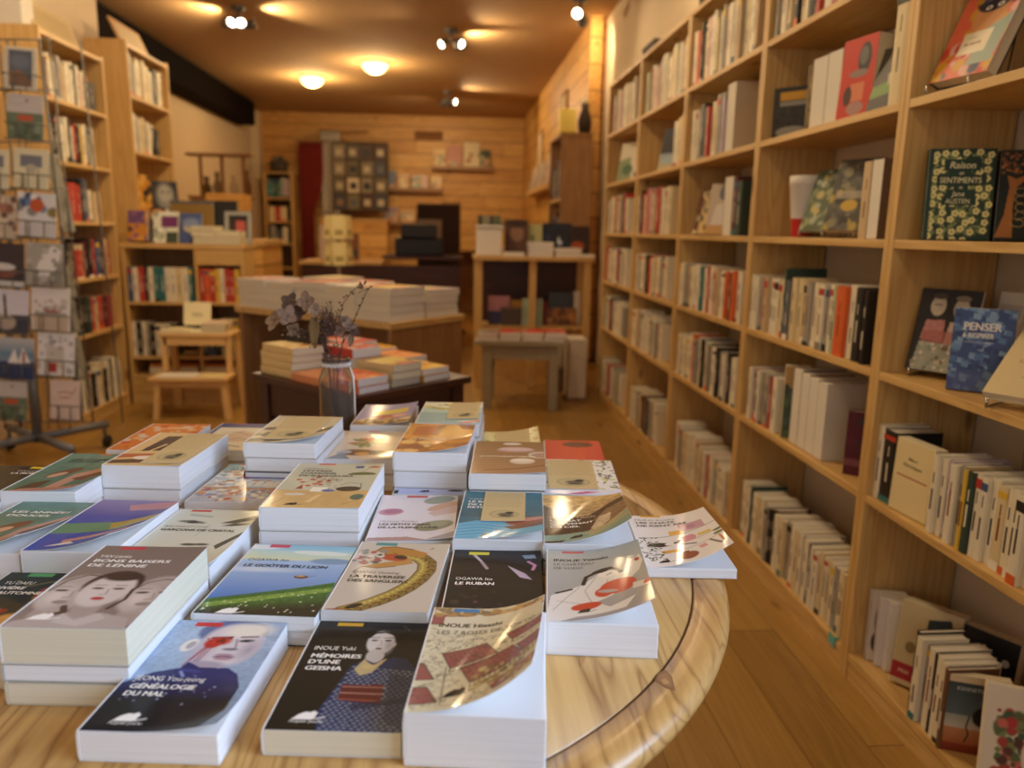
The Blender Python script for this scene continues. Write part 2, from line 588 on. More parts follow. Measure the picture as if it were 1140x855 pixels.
def flat_book(M, W, D, z0, z1, label, cover=None, art=None, texts=(), curl=None, cream=False, group=None, name='paperback', spine=None):
    """a paperback lying flat; M puts its front left corner, z0..z1 its height in M"""
    root = empty(name, label, 'book', M @ Matrix.Translation((0, 0, z0)), group)
    t = z1 - z0
    cv = .0005
    page_block('page_block', W, D, cv, t - cv * 2, root, cream, bow=.0012)
    col = spine or cover or '#d8d4cc'
    mb = MB()
    mb.box(-.0006, W + .0005, -.0005, D + .0005, 0, cv, col)
    mb.build('back_cover', MAT['satin_print'], root)
    mb = MB()
    r = .0016
    mb.add([(-.0006, -.0005, 0), (-r, -.0005, t * .2), (-r, -.0005, t * .8), (-.0006, -.0005, t), (.0006, -.0005, t), (.0006, -.0005, 0),
            (-.0006, D, 0), (-r, D, t * .2), (-r, D, t * .8), (-.0006, D, t), (.0006, D, t), (.0006, D, 0)],
           [(0, 6, 7, 1), (1, 7, 8, 2), (2, 8, 9, 3), (3, 9, 10, 4), (4, 10, 11, 5), (5, 11, 6, 0), (0, 1, 2, 3, 4, 5), (11, 10, 9, 8, 7, 6)], col)
    mb.build('spine', MAT['satin_print'], root)
    fn = bender(curl)
    if art is not None:
        c = sheet('front_cover', art, W + .0008, D + .0005, fn, t - cv, MAT['glossy_print'], root)
        cover_text(c, fn, D + .0005, t - cv, texts)
    else:
        mb = MB(); mb.box(-.0006, W + .0005, -.0005, D + .0005, t - cv * 2, t - cv, col)
        mb.build('front_cover', MAT['satin_print'], root)
    return root


def frame(x, y, z, phi=0, lean=0):
    """local x along the shelf to the right as seen, local y into the shelf, z up; lean tips the top back (degrees)"""
    return Matrix.Translation((x, y, z)) @ Matrix.Rotation(rad(phi), 4, 'Z') @ Matrix.Rotation(rad(-lean), 4, 'X')


def face_book(M, W, H, T, art, label, texts=(), cat='book', group=None, spine='#222222', name='book', pages='pages_upright', hard=True):
    """a book standing with its cover to the viewer"""
    M = Matrix.Translation((0, 0, max(0, -M[2][1] * T) + .0003)) @ M     # a leaning book stands on its back edge
    root = empty(name, label, cat, M, group)
    mb = MB(); i = .003 if hard else .0005
    mb.box(.001, W - i, .0015, T - .0015, i, H - i)
    mb.build('page_block', MAT[pages], root)
    mb = MB()
    mb.box(0, W, T - .0015, T, 0, H, spine)
    mb.box(0, .0015, .0015, T - .0015, 0, H, spine)
    mb.build('back_and_spine', MAT['satin_print'], root)
    R90 = Matrix.Rotation(rad(90), 4, 'X')
    c = sheet('front_cover', art, W, H, bender(None), 0, MAT['satin_print'], root, th=.0012)
    c.matrix_local = R90 @ Matrix.Translation((0, 0, -.0004))
    cover_text(c, bender(None), H, 0, texts)
    return root


REST = MB()                     # the many small books beyond the three hundred nearest
ORD = ['first', 'second', 'third', 'fourth', 'fifth', 'sixth', 'seventh', 'eighth', 'ninth', 'tenth', 'eleventh', 'twelfth', 'thirteenth', 'fourteenth',
       'fifteenth', 'sixteenth', 'seventeenth', 'eighteenth', 'nineteenth', 'twentieth', 'twenty-first', 'twenty-second', 'twenty-third', 'twenty-fourth', 'twenty-fifth', 'twenty-sixth', 'twenty-seventh', 'twenty-eighth', 'twenty-ninth', 'thirtieth', 'thirty-first', 'thirty-second', 'thirty-third', 'thirty-fourth', 'thirty-fifth', 'thirty-sixth', 'thirty-seventh', 'thirty-eighth', 'thirty-ninth', 'fortieth']
COL = dict(w=('white', '#e4dac0'), c=('cream', '#d9c598'), g=('grey', '#a0988a'), k=('black', '#1c1a19'), r=('red', '#b3392b'), o=('orange', '#d8622a'), b=('blue', '#3c5277'),
           n=('dark green', '#2e4238'), t=('teal', '#2f6f72'), p=('pink', '#d39d97'), y=('yellow', '#d9b23c'), m=('maroon', '#5a1f2e'), s=('slate', '#5b6068'), v=('lilac', '#b3a3b5'),
           l=('pale green', '#b5bd96'), u=('brown', '#6b4a32'), e=('beige', '#c8ad84'), f=('page-edge', '#dcc79f'))


def spine_book(M, t, h, d, ck, label, group, rng, detail=True, lean=0):
    """an upright book with its spine out ('f' shows the fore-edge instead)"""
    cname, col = COL[ck]
    if lean:
        M = M @ Matrix.Rotation(rad(lean), 4, 'Y')
    if ck == 'f':
        root = empty('book', label, 'book', M, group)
        mb = MB(); mb.box(.001, t - .001, 0, d, .001, h - .001); mb.build('page_block', MAT['pages_upright'], root)
        mb = MB(); cc = rng.choice(['#8a8378', '#c9b99a', '#6d5a48', '#d7cdbb'])
        mb.box(0, .001, -.001, d, 0, h, cc); mb.box(t - .001, t, -.001, d, 0, h, cc); mb.box(.001, t - .001, d - .001, d, 0, h, cc)
        mb.build('cover', MAT['satin_print'], root)
        return root
    bands = []
    dark = ck in 'kbntmsru'
    ink = '#e8dcc4' if dark else rng.choice(['#3a332c', '#4a4038', '#7a2a22', '#2c3950', '#5b534a'])
    if rng.random() < .30: bands.append((0, rng.uniform(.05, .12), rng.choice(['#b3392b', '#2f6f72', '#1c1a19', '#d8622a', '#e9e2d2', '#8b7f70'])))
    if rng.random() < .2: bands.append((rng.uniform(.8, .88), .93, rng.choice(['#b3392b', '#3c5277', '#d9b23c', '#1c1a19'])))
    z0 = rng.uniform(.2, .35)
    mbL = MB()
    cov = mbL
    for a, b, c in bands: mbL.box(.0003, t - .0003, -.0004, .0005, a * h, b * h, c)
    lw = min(.005, t * .28)
    mbL.box(t / 2 - lw / 2, t / 2 + lw / 2, -.0004, .0005, z0 * h, (z0 + rng.uniform(.2, .35)) * h, ink)
    if t > .014: mbL.box(t / 2 - lw * .3, t / 2 + lw * .3, -.0004, .0005, .64 * h, .78 * h, ink)
    r = .002
    cov.add([(0, r, 0), (t * .2, 0, 0), (t * .8, 0, 0), (t, r, 0), (0, r, h), (t * .2, 0, h), (t * .8, 0, h), (t, r, h)],
            [(0, 1, 5, 4), (1, 2, 6, 5), (2, 3, 7, 6), (0, 4, 7, 3), (0, 3, 2, 1), (4, 5, 6, 7)], col)
    cov.box(0, .0009, r, d, 0, h, col); cov.box(t - .0009, t, r, d, 0, h, col)
    pg = (.0009, t - .0009, r, d - .002, .0015, h - .002)
    if not detail:
        cov.box(*pg, '#dcd0b8')
        b0 = len(REST.v); REST.v += [tuple(M @ Vector(v)) for v in cov.v]; REST.f += [[b0 + k for k in f] for f in cov.f]; REST.c += cov.c; REST.sm += cov.sm
        return None
    root = empty('book', label, 'book', M, group)
    cov.build('cover', MAT['satin_print'], root)
    mb = MB(); mb.box(*pg); mb.build('page_block', MAT['pages_upright'], root)
    return root


def fill_row(x, y, z, phi, length, spec, where, group, seed, detail=True, start=1, depth=(.105, .13), setback=.012):
    """spec: list of (colour keys string, thickness range cm, height range cm) or explicit (key, t, h) books, left to right"""
    rng = random.Random(seed)
    F0 = Matrix.Translation((x, y, z)) @ Matrix.Rotation(rad(phi), 4, 'Z')
    pos, n, done = 0.0, start, []
    for it in spec:
        if it[0] == '_':
            pos += it[1] / 100; continue
        for ck in it[0]:
            t = (rng.uniform(*it[1]) if isinstance(it[1], tuple) else it[1]) / 100
            h = (rng.uniform(*it[2]) if isinstance(it[2], tuple) else it[2]) / 100
            ln = it[3] if len(it) > 3 else 0
            if pos + t > length: return n
            d = rng.uniform(*depth)
            lab = f"{COL[ck][0]} book, {ORD[min(n, 40) - 1]} from left, {where}"
            if ck == 'f' and not detail: ck = 'c'
            spine_book(F0 @ Matrix.Translation((pos, setback + rng.uniform(-.006, .01), 0)), t, h, d, ck, lab, group, rng, detail, ln)
            pos += t + .0004 + (h * math.sin(rad(abs(ln))) if ln else 0)
            n += 1
    return n

# ================================================================== ROOM
CE = 2.90
XR, XL = 1.315, -2.36
YB, YF = 12.9, -2.3


def struct(name, mb, mat, bevel=0, parent=None, M=None):
    o = mb.build(name, MAT[mat], parent, bevel, M)
    if parent is None: o['kind'] = 'structure'
    return o


struct('floor', MB().box(-3.4, 1.6, YF - .1, YB + .1, -.05, 0), 'floor_boards')
struct('ceiling', MB().box(-3.4, 1.6, YF - .1, YB + .1, CE, CE + .05), 'ceiling_paint')
struct('wall_back', MB().box(-3.3, 1.5, YB, YB + .08, 0, CE), 'plank_wall_x')
struct('wall_left', MB().box(XL - .08, XL, YF, 5.78, 0, CE), 'wall_paint')
struct('wall_left_return', MB().box(-3.1, XL - .08, 5.70, 5.78, 0, CE), 'wall_paint')
struct('wall_left_recess', MB().box(-3.12, -3.04, 5.78, YB, 0, CE), 'wall_paint')
struct('trim_1', MB().box(-3.04, -2.92, 12.66, YB, 0, CE - .02), 'wall_paint')
struct('trim_2', MB().box(-3.04, -2.78, 5.80, 11.9, 2.56, 2.88), 'beam', .02)
# right wall with the window beside the camera
wy0, wy1, wz0, wz1 = -1.4, .65, .85, 2.45
w_ = MB()
w_.box(XR, XR + .08, YF, wy0, 0, CE); w_.box(XR, XR + .08, wy1, 6.85, 0, CE)
w_.box(XR, XR + .08, wy0, wy1, 0, wz0); w_.box(XR, XR + .08, wy0, wy1, wz1, CE)
struct('wall_right', w_, 'wall_paint')
wf = MB()
for a, b in ((wy0, wy0 + .06), (wy1 - .06, wy1), (-.40, -.34)): wf.box(XR + .01, XR + .07, a, b, wz0, wz1)
for a, b in ((wz0, wz0 + .06), (wz1 - .06, wz1)): wf.box(XR + .01, XR + .07, wy0, wy1, a, b)
win = struct('window_1', wf, 'white_plastic')
win['kind'] = 'structure'
wp = MB()
wp.box(1.195, XR + .08, 6.85, YB, 0, CE)
struct('wall_right_planked', wp, 'plank_wall_y')
struct('trim_3', MB().box(1.17, 1.27, 6.78, 6.85, 0, CE), 'plank_wall_y')
fw = MB()
fw.box(-3.3, -1.8, YF - .08, YF, 0, CE); fw.box(.6, 1.5, YF - .08, YF, 0, CE); fw.box(-1.8, .6, YF - .08, YF, 0, .8); fw.box(-1.8, .6, YF - .08, YF, 2.5, CE)
struct('wall_front', fw, 'wall_paint')
wf = MB()
for a, b in ((-1.8, -1.74), (.54, .6), (-.63, -.57)): wf.box(a, b, YF - .07, YF - .01, .8, 2.5)
for a, b in ((.8, .86), (2.44, 2.5)): wf.box(-1.8, .6, YF - .07, YF - .01, a, b)
struct('window_2', wf, 'white_plastic')

# ================================================================== LAMPS
def dome(x, y, label, power):
    M = Matrix.Translation((x, y, CE))
    r = empty('ceiling_lamp', label, 'lamp', M, 'dome lamps on the ceiling')
    MB().lathe([(.001, -.02), (.10, -.02), (.11, -.01), (.11, 0)], col=(200, 170, 120)).build('mount', MAT['steel'], r)
    MB().lathe([(.0, -.115), (.05, -.11), (.10, -.085), (.13, -.05), (.14, -.02), (.135, -.018), (.0, -.018)]).build('glass_shade', MAT['lamp_glass'], r)
    point('dome_light', (x, y, CE - .2), power, (1, .72, .38), .1)


dome(-1.63, 9.9, 'left-hand glowing glass dome lamp on the ceiling, farther back', 34)
dome(-.80, 8.95, 'right-hand glowing glass dome lamp near middle of the ceiling', 34)


def spots(x, y, heads, label, power, z=CE, group='spotlight clusters on the ceiling'):
    r = empty('spotlight_fixture', label, 'spotlight', Matrix.Translation((x, y, z)), group)
    MB().lathe([(.001, -.03), (.055, -.03), (.06, -.02), (.06, 0)], col=(60, 55, 50)).build('ceiling_plate', MAT['iron'], r)
    MB().tube([(0, 0, -.03), (0, 0, -.10)], .01).build('stem', MAT['iron'], r)
    for dx, dy, dz in heads:
        d = Vector((dx, dy, dz)).normalized()
        Q = d.to_track_quat('Z', 'Y').to_matrix().to_4x4()
        base = Vector((dx, dy, 0)).normalized() * .09 + Vector((0, 0, -.13))
        MB().tube([(0, 0, -.10), tuple(base)], .007).build('arm', MAT['iron'], r)
        h = MB().lathe([(.012, -.05), (.028, -.045), (.034, 0), (.042, .045), (.039, .045), (.031, 0), (.01, -.04)], n=20).build('lamp_head', MAT['iron'], r, M=Matrix.Translation(base) @ Q)
        MB().lathe([(.0, .036), (.03, .033), (.036, .02), (.0, .012)], n=20).build('bulb', MAT['bulb'], h)
        wp_ = Vector((x, y, z)) + base + d * .06
        spot('spot_light', wp_, wp_ + d, power, 120)


spots(-1.72, 6.95, [(.35, -.9, -.65), (-.25, -.9, -.6), (-.9, .25, .25), (.9, .1, .2)], 'three-headed spotlight cluster glaring near the left wall beam', 30)
spots(.02, 7.4, [(.75, -.7, -.35), (.8, .5, .3), (-.6, -.5, -.5)], 'dark spotlight cluster in the middle of the ceiling, nearer one', 26)
spots(-.02, 10.6, [(.8, -.6, -.2), (-.5, .7, -.6), (.3, .9, -.7)], 'dark spotlight cluster near the back plank wall', 30)
spots(1.0, 6.3, [(-.3, -.8, -.4), (.3, .85, -.45)], 'white spotlight shining beside the right wall corner', 20)
spots(1.02, 3.95, [(-.7, -.5, -.35), (.5, .3, -.5)], 'spotlight above the middle of the right bookcases', 20)
# more of the same fixtures over the front of the shop, above the top edge of the photo
spots(-.15, 3.2, [(-.1, -.8, -.7), (.8, -.1, -.9), (-.9, .1, -.9)], 'spotlight cluster over the round table aisle', 36)
spots(-.7, 5.0, [(.7, -.2, -.8), (-.8, .2, -.7), (.1, .6, -.8)], 'spotlight cluster over the display table', 32)
spots(-1.0, 3.7, [(-.5, .5, -.8), (-.6, -.1, -.8), (.2, .8, -.8)], 'added unseen spotlight cluster lighting the left aisle beside the postcard rack', 24)  # cluster added out of view to brighten the floor and shelves on the left
spots(-.2, .9, [(.8, .3, -.8), (-.8, .3, -.8), (0, .3, -.9)], 'spotlight cluster over the round table', 12)

# ================================================================== BOOKCASES
SH = [1.15 - 1.085, 1.15 - .648, 1.15 - .333, 1.15 - .017, 1.15 + .298, 1.15 + .614, 1.15 + .930]   # tops of the shelf boards less half a board
BD = .02


def bookcase(x, y, phi, width, label, levels, height, depth=.265, group=None, shift=0):
    """front left bottom corner (as seen from its front) at x, y"""
    r = empty('bookcase', label, 'bookcase', Matrix.Translation((x, y, 0)) @ Matrix.Rotation(rad(phi), 4, 'Z'), group)
    for a in (0, width - BD):
        MB().box(a, a + BD, 0, depth, 0, height).build('side_panel', MAT['pine_z'], r, .0015)
    for i, z in enumerate(levels):
        MB().box(BD, width - BD, .001, depth - .002, z + shift - BD / 2, z + shift + BD / 2).build('shelf', MAT['pine_x'], r, .0015)
    MB().box(BD, width - BD, .004, .02, 0, levels[0] + shift - BD / 2 - .0005).build('plinth', MAT['pine_x'], r, .001)
    MB().box(BD, width - BD, depth - .018, depth - .003, levels[0] + shift + BD / 2, levels[0] + shift + .09).build('back_rail', MAT['pine_x'], r, .001)
    return r


FX = 1.045
RN = ['nearest', 'second', 'third', 'fourth', 'farthest']
YU = [1.795, 2.662, 3.530, 4.400, 5.268]     # far ends of the units
for i, yu in enumerate(YU):
    wd = yu - (YU[i - 1] + .001 if i else .935)
    bookcase(FX, yu, -90, wd, f"{['first', 'second', 'third', 'fourth', 'fifth'][i]} tall open pine bookcase along the right wall, counting from the viewer", SH, 2.09, group='pine bookcases along the right wall')


def where(i, k):
    s = ['bottom shelf', 'second shelf up', 'third shelf up', 'fourth shelf up', 'fifth shelf up', 'top shelf'][k]
    return f"{s} of {RN[i]} right bookcase"


def rrow(i, k, spec, seed, off=0.0, detail=True, start=1, **kw):
    """books of right bookcase i on shelf k; off metres from its left upright"""
    yu = YU[i]
    wd = yu - (YU[i - 1] + .001 if i else .935) - 2 * BD
    return fill_row(FX, yu - BD - .001 - off, SH[k] + BD / 2 + .0004, -90, wd - off - .002, spec, where(i, k), f"books on the {where(i, k)}", seed, detail, start, **kw)


PALE = 'wcwwcwewcwwgwcwwcew'


def mix(n, seed, extra='', p=.25):
    r = random.Random(seed)
    return ''.join(r.choice(extra) if extra and r.random() < p else r.choice(PALE) for _ in range(n))


T1, H1 = (1.5, 2.9), (17.3, 18.2)
# --- nearest unit, row of white spines (second shelf up)
rrow(0, 1, [('w', 2.6, 18.4), ('k', 5.0, 18.0)], 11)
n = rrow(0, 1, [('wwvwg', (1.6, 2.2), (17.2, 17.8)), ('y', 1.2, 17.3), ('n', 2.0, 17.4), ('wwwcwwwwwowwcwww', (1.7, 2.6), (17.2, 17.9))], 12, off=.232, start=4)
# --- nearest unit, bottom shelf: group of eight spines in front
n = rrow(0, 0, [('k', 1.4, 20.5), ('w', 2.2, 20.0), ('g', 1.2, 19.0), ('w', 2.2, 19.3), ('k', .9, 19), ('w', 2.0, 19.2), ('w', 1.8, 19), ('u', 1.2, 18.5)], 13, off=.25, setback=.004, start=5)
# --- second unit
rrow(1, 5, [('_', 1.5), ('gewpcwkcwkwrwwpwcwewwgwgw', (1.9, 3.6), (19, 23))], 21)
rrow(1, 2, [('w', 2.4, 18.6), ('wgrewwwcw', (2.2, 2.9), (17.6, 18.4)), ('n', 1.4, 22), ('s', 3.2, 18.4), ('cc', 3.4, 19.4), ('e', 2.8, 18.8), ('g', 3.2, 18.6), ('wcw', 2.9, 18.8), ('g', 2.4, 18.6), ('w', 2.6, 19), ('l', 1.8, 18.6), ('o', 5.0, 19), ('w', 4.2, 19.6), ('k', 3.6, 19.2), ('mk', (1.6, 2.0), (18.6, 19.2))], 22)
n = rrow(1, 1, [('wgrwgcg', (1.7, 2.6), (17.5, 18.3)), ('r', 1.4, 17.6), ('ww', 2.6, 18.0)], 23, off=.04)
rrow(1, 0, [('_', 3), ('wwew', (1.7, 2.5), (19, 20)), ('n', 1.6, 21), ('wwcw', (2.2, 3.0), (19.2, 19.8)), ('cg', 2.4, 19), ('kku', (1.6, 2.2), (18.6, 19.5)), ('wwcgwwcwgw', (2.0, 2.8), (18.6, 19.6)), ('k', 1.6, 18.5), ('wwcwcwgwc', (1.8, 2.4), (18, 19))], 24)
# --- third unit
rrow(2, 5, [('_', 3), ('w', 4, 22), ('o', 4.6, 21), ('kcwpwwcwgwpwwpegcwwe', (2.4, 4), (20, 25))], 31)
rrow(2, 4, [('wwww', (2.4, 3.4), (19, 21)), ('k', 6, 22), ('gr', 3, 20), ('wc', 3.5, 21), ('gg', 4, 23), ('v', 3, 20), ('f', 8.5, 25)], 32, off=.05)
rrow(2, 2, [('wwggewwwtwrwwpewwow', (2.2, 4.2), (18, 19.4)), ('u', 2.4, 18), ('owwgpw', (2.2, 3.2), (18, 19))], 33)
rrow(2, 1, [('cwewcww', (2.4, 4.0), (17.6, 18.6)), ('wo', 3.6, 21), ('gwgkwgk', (2.4, 3.6), (19, 21)), ('wwkgwgkwwg', (2.4, 3.2), (18, 20))], 34)
rrow(2, 0, [('_', 6), ('wwgccwwwe', (2.6, 4.4), (19, 22)), ('wewrwwgwcwwegww', (2.4, 3.6), (17.5, 19))], 35)
# --- fourth unit
rrow(3, 5, [('_', 3), ('gglgrwcpgcwwcwcywcwec', (2.8, 4.4), (20, 25))], 41, detail=False)
rrow(3, 3, [('wgkrkwrpwuerrrewwcwc', (2.6, 4.6), (20, 24))], 42, detail=False)
rrow(3, 2, [('wgkwwwgkorwgcwwgcw', (2.6, 4.4), (18.5, 21))], 43, off=.02, detail=False)
rrow(3, 1, [('wwcrgwewrwwcgwwgew', (2.6, 4.2), (18, 22))], 44, detail=False)
rrow(3, 0, [('wgwwgwecuwkgkgww', (2.6, 4.6), (18, 21))], 45, off=.03, detail=False)
# --- farthest unit
rrow(4, 5, [('_', 6), ('rpgwcpgwcwecwew', (3.0, 5.0), (20, 25))], 51, detail=False)
rrow(4, 3, [('gwgcwgrgwewgkrw', (3.0, 5.0), (20, 24))], 52, detail=False)
rrow(4, 2, [('rwwcgwpwgrmwgw', (3.0, 5.2), (19, 23))], 53, detail=False)
rrow(4, 1, [('wglwgrkwrgwwcwg', (3.0, 5.0), (18, 22))], 54, detail=False)
rrow(4, 0, [('gwcgwwrgswgwcgw', (3.0, 5.0), (18, 22))], 55, detail=False)

# ================================================================== FEATURED BOOKS IN THE RIGHT BOOKCASES
def simple(w, h, bg, *ops, R=6):
    a = Art(w, h, bg, R)
    for op in ops: getattr(a, op[0])(*op[1:])
    return a


def stand(M, W, label, group='wire book stands on the right shelves', bh=.12):
    """small bent-wire easel: two hooks in front, a back leg"""
    r = empty('book_stand', label, 'book stand', M, group)
    for q in (.02, W - .02):
        MB().tube([(q, -.022, .022), (q, -.022, .0035), (q, .06, .0035), (q, .075, .02), (q, .085, bh)], .0025).build('hook_wire', MAT['steel'], r)
    MB().tube([(.02, .085, bh - .001), (W - .02, .085, bh - .001)], .0025).build('cross_wire', MAT['steel'], r)
    return r


def shz(k): return SH[k] + BD / 2 + .0005


# big red hardback leaning on a stand, fifth shelf
a = simple(15, 22.5, '#e0694a', ('blots', 40, 0, 6, 15, 22, .6, 1.6, ['#c8402f', '#d9863a', '#e8b0a0', '#3c3f63', '#d8a22c', '#a63c50'], 3),
           ('ell', 8.5, 8, 4.2, 4.6, '#d99b62'), ('ell', 8.5, 4.5, 4.8, 3.2, '#2a2c3a'), ('blots', 26, 4, 1, 13, 6, .5, 1.0, ['#20222e', '#3a4a78', '#b58a2a', '#7a8a50'], 4),
           ('ell', 7.4, 6.6, .8, .5, '#f2ead8'), ('ell', 10.2, 6.4, .8, .5, '#f2ead8'), ('ell', 7.4, 6.6, .3, .3, '#111111'), ('ell', 10.2, 6.4, .3, .3, '#111111'),
           ('poly', [(9, 12), (15, 9), (14.4, 20), (8, 20)], '#9fb0a0'), ('rect', 4.2, 12, 11.4, 17, '#efe2c2'))
M = frame(1.072, 1.752, shz(4) + .017, -80, 24)
face_book(M, .155, .225, .03, a, 'thick coral hardback with woman and flowers leaning on a wire stand', [('le tour', 6.2, 13.4, .7, '#8a3a2a', 0, 0, 1.0), ('du monde', 5.4, 15.0, 1.1, '#8a3a2a', .01, 0, 1.0)], spine='#1d1a1c', pages='pages_cream')
stand(frame(1.072, 1.752, shz(4), -80), .155, 'wire stand under the coral hardback on the nearest bookcase')

# green floral hardback and the tree book beside it, fourth shelf
a = Art(13.6, 20, '#1d3a2a', 9)
rr = random.Random(5)
for i in range(46):
    a.line([(rr.uniform(.8, 13), rr.uniform(.8, 19.4)) for _ in range(1)] + [(rr.uniform(.8, 13), rr.uniform(.8, 19.4))], .12, '#6f7f4e', .55)
for i in range(250): a.ell(rr.uniform(1, 12.8), rr.uniform(.8, 19.2), .5, .22, rr.choice(['#7f8c56', '#93a064', '#66764a']), rr.uniform(0, 180))
for i in range(64):
    fx, fy = 1.3 + (i % 6) * 2.2 + rr.uniform(-.6, .6), 1.2 + (i // 6) * 1.85 + rr.uniform(-.5, .5)
    for q in range(5): a.ell(fx + .42 * math.cos(q * 1.257), fy + .42 * math.sin(q * 1.257), .36, .36, '#e9e29a')
    a.ell(fx, fy, .24, .24, '#8d8a3c')
for x0, y0, x1, y1 in ((3.2, 2.3, 10.6, 4.8), (5.0, 4.5, 8.8, 6.0), (1.8, 5.7, 12.0, 8.0), (5.4, 7.8, 8.4, 9.1), (4.0, 8.9, 10, 10.7), (3.2, 10.4, 10.2, 12.4)): a.rect(x0, y0, x1, y1, '#1d3a2a')
a.rect(0, 0, 1.0, 20, '#1d3a2a')
g = '#efe8b8'
tx = [('Raison', 4.2, 4.3, 2.1, g, .01, .2, .95), ('et', 6.3, 5.7, 1.2, g, 0, .2, 1), ('SENTIMENTS', 2.5, 7.5, 1.75, g, .01, 0, .85), ('de', 6.4, 8.8, .9, g, 0, .2, 1), ('Jane', 5.2, 10.4, 1.6, g, 0, .2, .95), ('AUSTEN', 4.0, 12.0, 1.5, g, 0, 0, .9)]
face_book(frame(1.068, 1.70, shz(3), -18, 6), .136, .200, .022, a, 'dark green hardback with cream flowers standing face out on nearest bookcase', tx, spine='#16301f')
a = Art(13.6, 19.6, '#16261d', 7)
a.poly([(0, 19), (3.6, 19), (3.2, 12), (3.6, 8), (5.4, 6.2), (7, 5.6), (5.8, 5.2), (3.4, 6.2), (1.6, 5.4), (2.2, 8), (1.6, 14)], '#b5773c')
a.blots(60, .4, .5, 8, 5.4, .18, .4, ['#8d5b30', '#b5773c', '#6b4526'], 4)
for k in range(5): a.line([(4.6 + .7 * math.cos(q * .5 + k) * (1 + q * .12), 9 + k * 1.7 + .8 * math.sin(q * .5 + k)) for q in range(12)], .14, '#c9a866')
face_book(frame(1.205, 1.655, shz(3), -18, 6), .136, .196, .024, a, 'dark green hardback with a copper tree, half out of the photo', spine='#132019')

# third shelf: photo cover on stand, blue book, cream book on stand
a = simple(13.5, 19.5, '#1a1716', ('grad', 0, 19.5, '#1a1716', '#2c2620'), ('ell', 4.4, 4, 1.7, 2.4, '#c9bca6'), ('ell', 9.6, 4.4, 1.7, 2.4, '#c9bca6'), ('ell', 4.4, 1.7, 1.7, .7, '#4a3e34'), ('ell', 9.6, 2.0, 1.7, .7, '#8a7a64'), ('line', [(3.6, 3.8), (5.2, 3.8)], .3, '#6a5c4c'), ('line', [(8.8, 4.2), (10.4, 4.2)], .3, '#6a5c4c'),
           ('poly', [(1.8, 12), (2.4, 7.5), (6.6, 7.2), (7, 12.5)], '#c98a84'), ('poly', [(7.2, 13), (7.8, 7.6), (12, 7.4), (12.6, 13)], '#d8bfae'), ('rect', 2.2, 10, 12, 13, '#b96a62', .7),
           ('poly', [(1, 19.5), (1.8, 12.6), (12.4, 13), (13, 19.5)], '#a9ab98'), ('blots', 60, 1, 13, 13, 19, .2, .6, ['#8fa596', '#cfc3ac', '#7b6a58', '#e2d8c4'], 9))
a.grain(.5, .25, 3)
face_book(frame(1.088, 1.742, shz(2) + .012, -58, 14), .135, .195, .014, a, 'dark photo book of two standing women leaning on a wire stand', spine='#191615', hard=False)
stand(frame(1.088, 1.742, shz(2), -58), .135, 'wire stand under the dark photo book')
face_book(frame(1.222, 1.655, shz(2), -70, 8), .06, .205, .016, simple(12, 21.5, '#cfc8ba', ('rect', 1, 3, 11, 6, '#b8b0a2')), 'pale book standing behind the dark photo book', spine='#d5cfc2', hard=False)
a = Art(11.5, 17.6, '#3d5587', 9)
rr = random.Random(8)
for i in range(130):
    x, y = rr.uniform(-1, 11), rr.uniform(-1, 17); q = rr.uniform(1.0, 1.7)
    a.poly([(x, y), (x + q, y + .25), (x + q * .9, y + q), (x - .1, y + q * .8)], rr.choice(['#5d7fb0', '#33477a', '#6d94bd', '#7fa2c4', '#48639a', '#87a9c8', '#5475a8']))
a.rect(0, 13.4, 11.5, 17.6, '#55629a', .55)
face_book(frame(1.072, 1.560, shz(2), -38, 3), .113, .176, .034, a, 'blue paperback with tumbling cubes standing face out on nearest bookcase', [('PENSER', 1.9, 4.6, 2.3, '#f4efe6', .035, 0, .9), ('& RESPIRER', 1.9, 6.2, 1.45, '#f4efe6', .03, 0, .8), ('comme une montagne', 2.4, 7.3, .65, '#d8dcea', 0, 0, .9)], spine='#dcd3c0', hard=False, pages='pages_cream')
a = simple(13, 20, '#e2cf9e', ('rect', .8, .8, 12.2, 1.0, '#b38a50'))
face_book(frame(1.042, 1.405, shz(2) + .012, -58, 54), .13, .20, .02, a, 'cream hardback tipped far back on a stand at the right edge', [('Les secrets', 3, 10.5, 1.3, '#a83a2c', 0, 0, 1), ('roman', 5, 14.8, .8, '#6a5a40', 0, 0, 1)], spine='#e6d6aa', pages='pages_cream')
stand(frame(1.042, 1.405, shz(2), -58), .13, 'wire stand under the cream hardback', bh=.045)

# second shelf: cream cover facing the aisle
a = simple(12.6, 17.4, '#e3d09c', ('rect', 1.2, 8.4, 11.4, 8.75, '#b4503c'), ('rect', 1, 15.4, 11.6, 15.55, '#a08656'))
face_book(frame(1.055, 1.690, shz(1), -84, 2), .126, .174, .03, a, 'cream paperback with a red rule facing the aisle between spines', [('Albert', 4.4, 4.6, 1.0, '#4a4030', .01, 0, 1.2), ('Chroniques', 3.0, 6.2, 1.1, '#4a4030', .015, 0, 1.2)], spine='#e6d7ac', hard=False, pages='pages_cream')
face_book(frame(1.225, 1.50, shz(1), -90, 0), .20, .205, .02, simple(20, 20.5, '#9a8c6c'), 'tall beige book lying behind the row of white spines', spine='#a89a7c', hard=False)

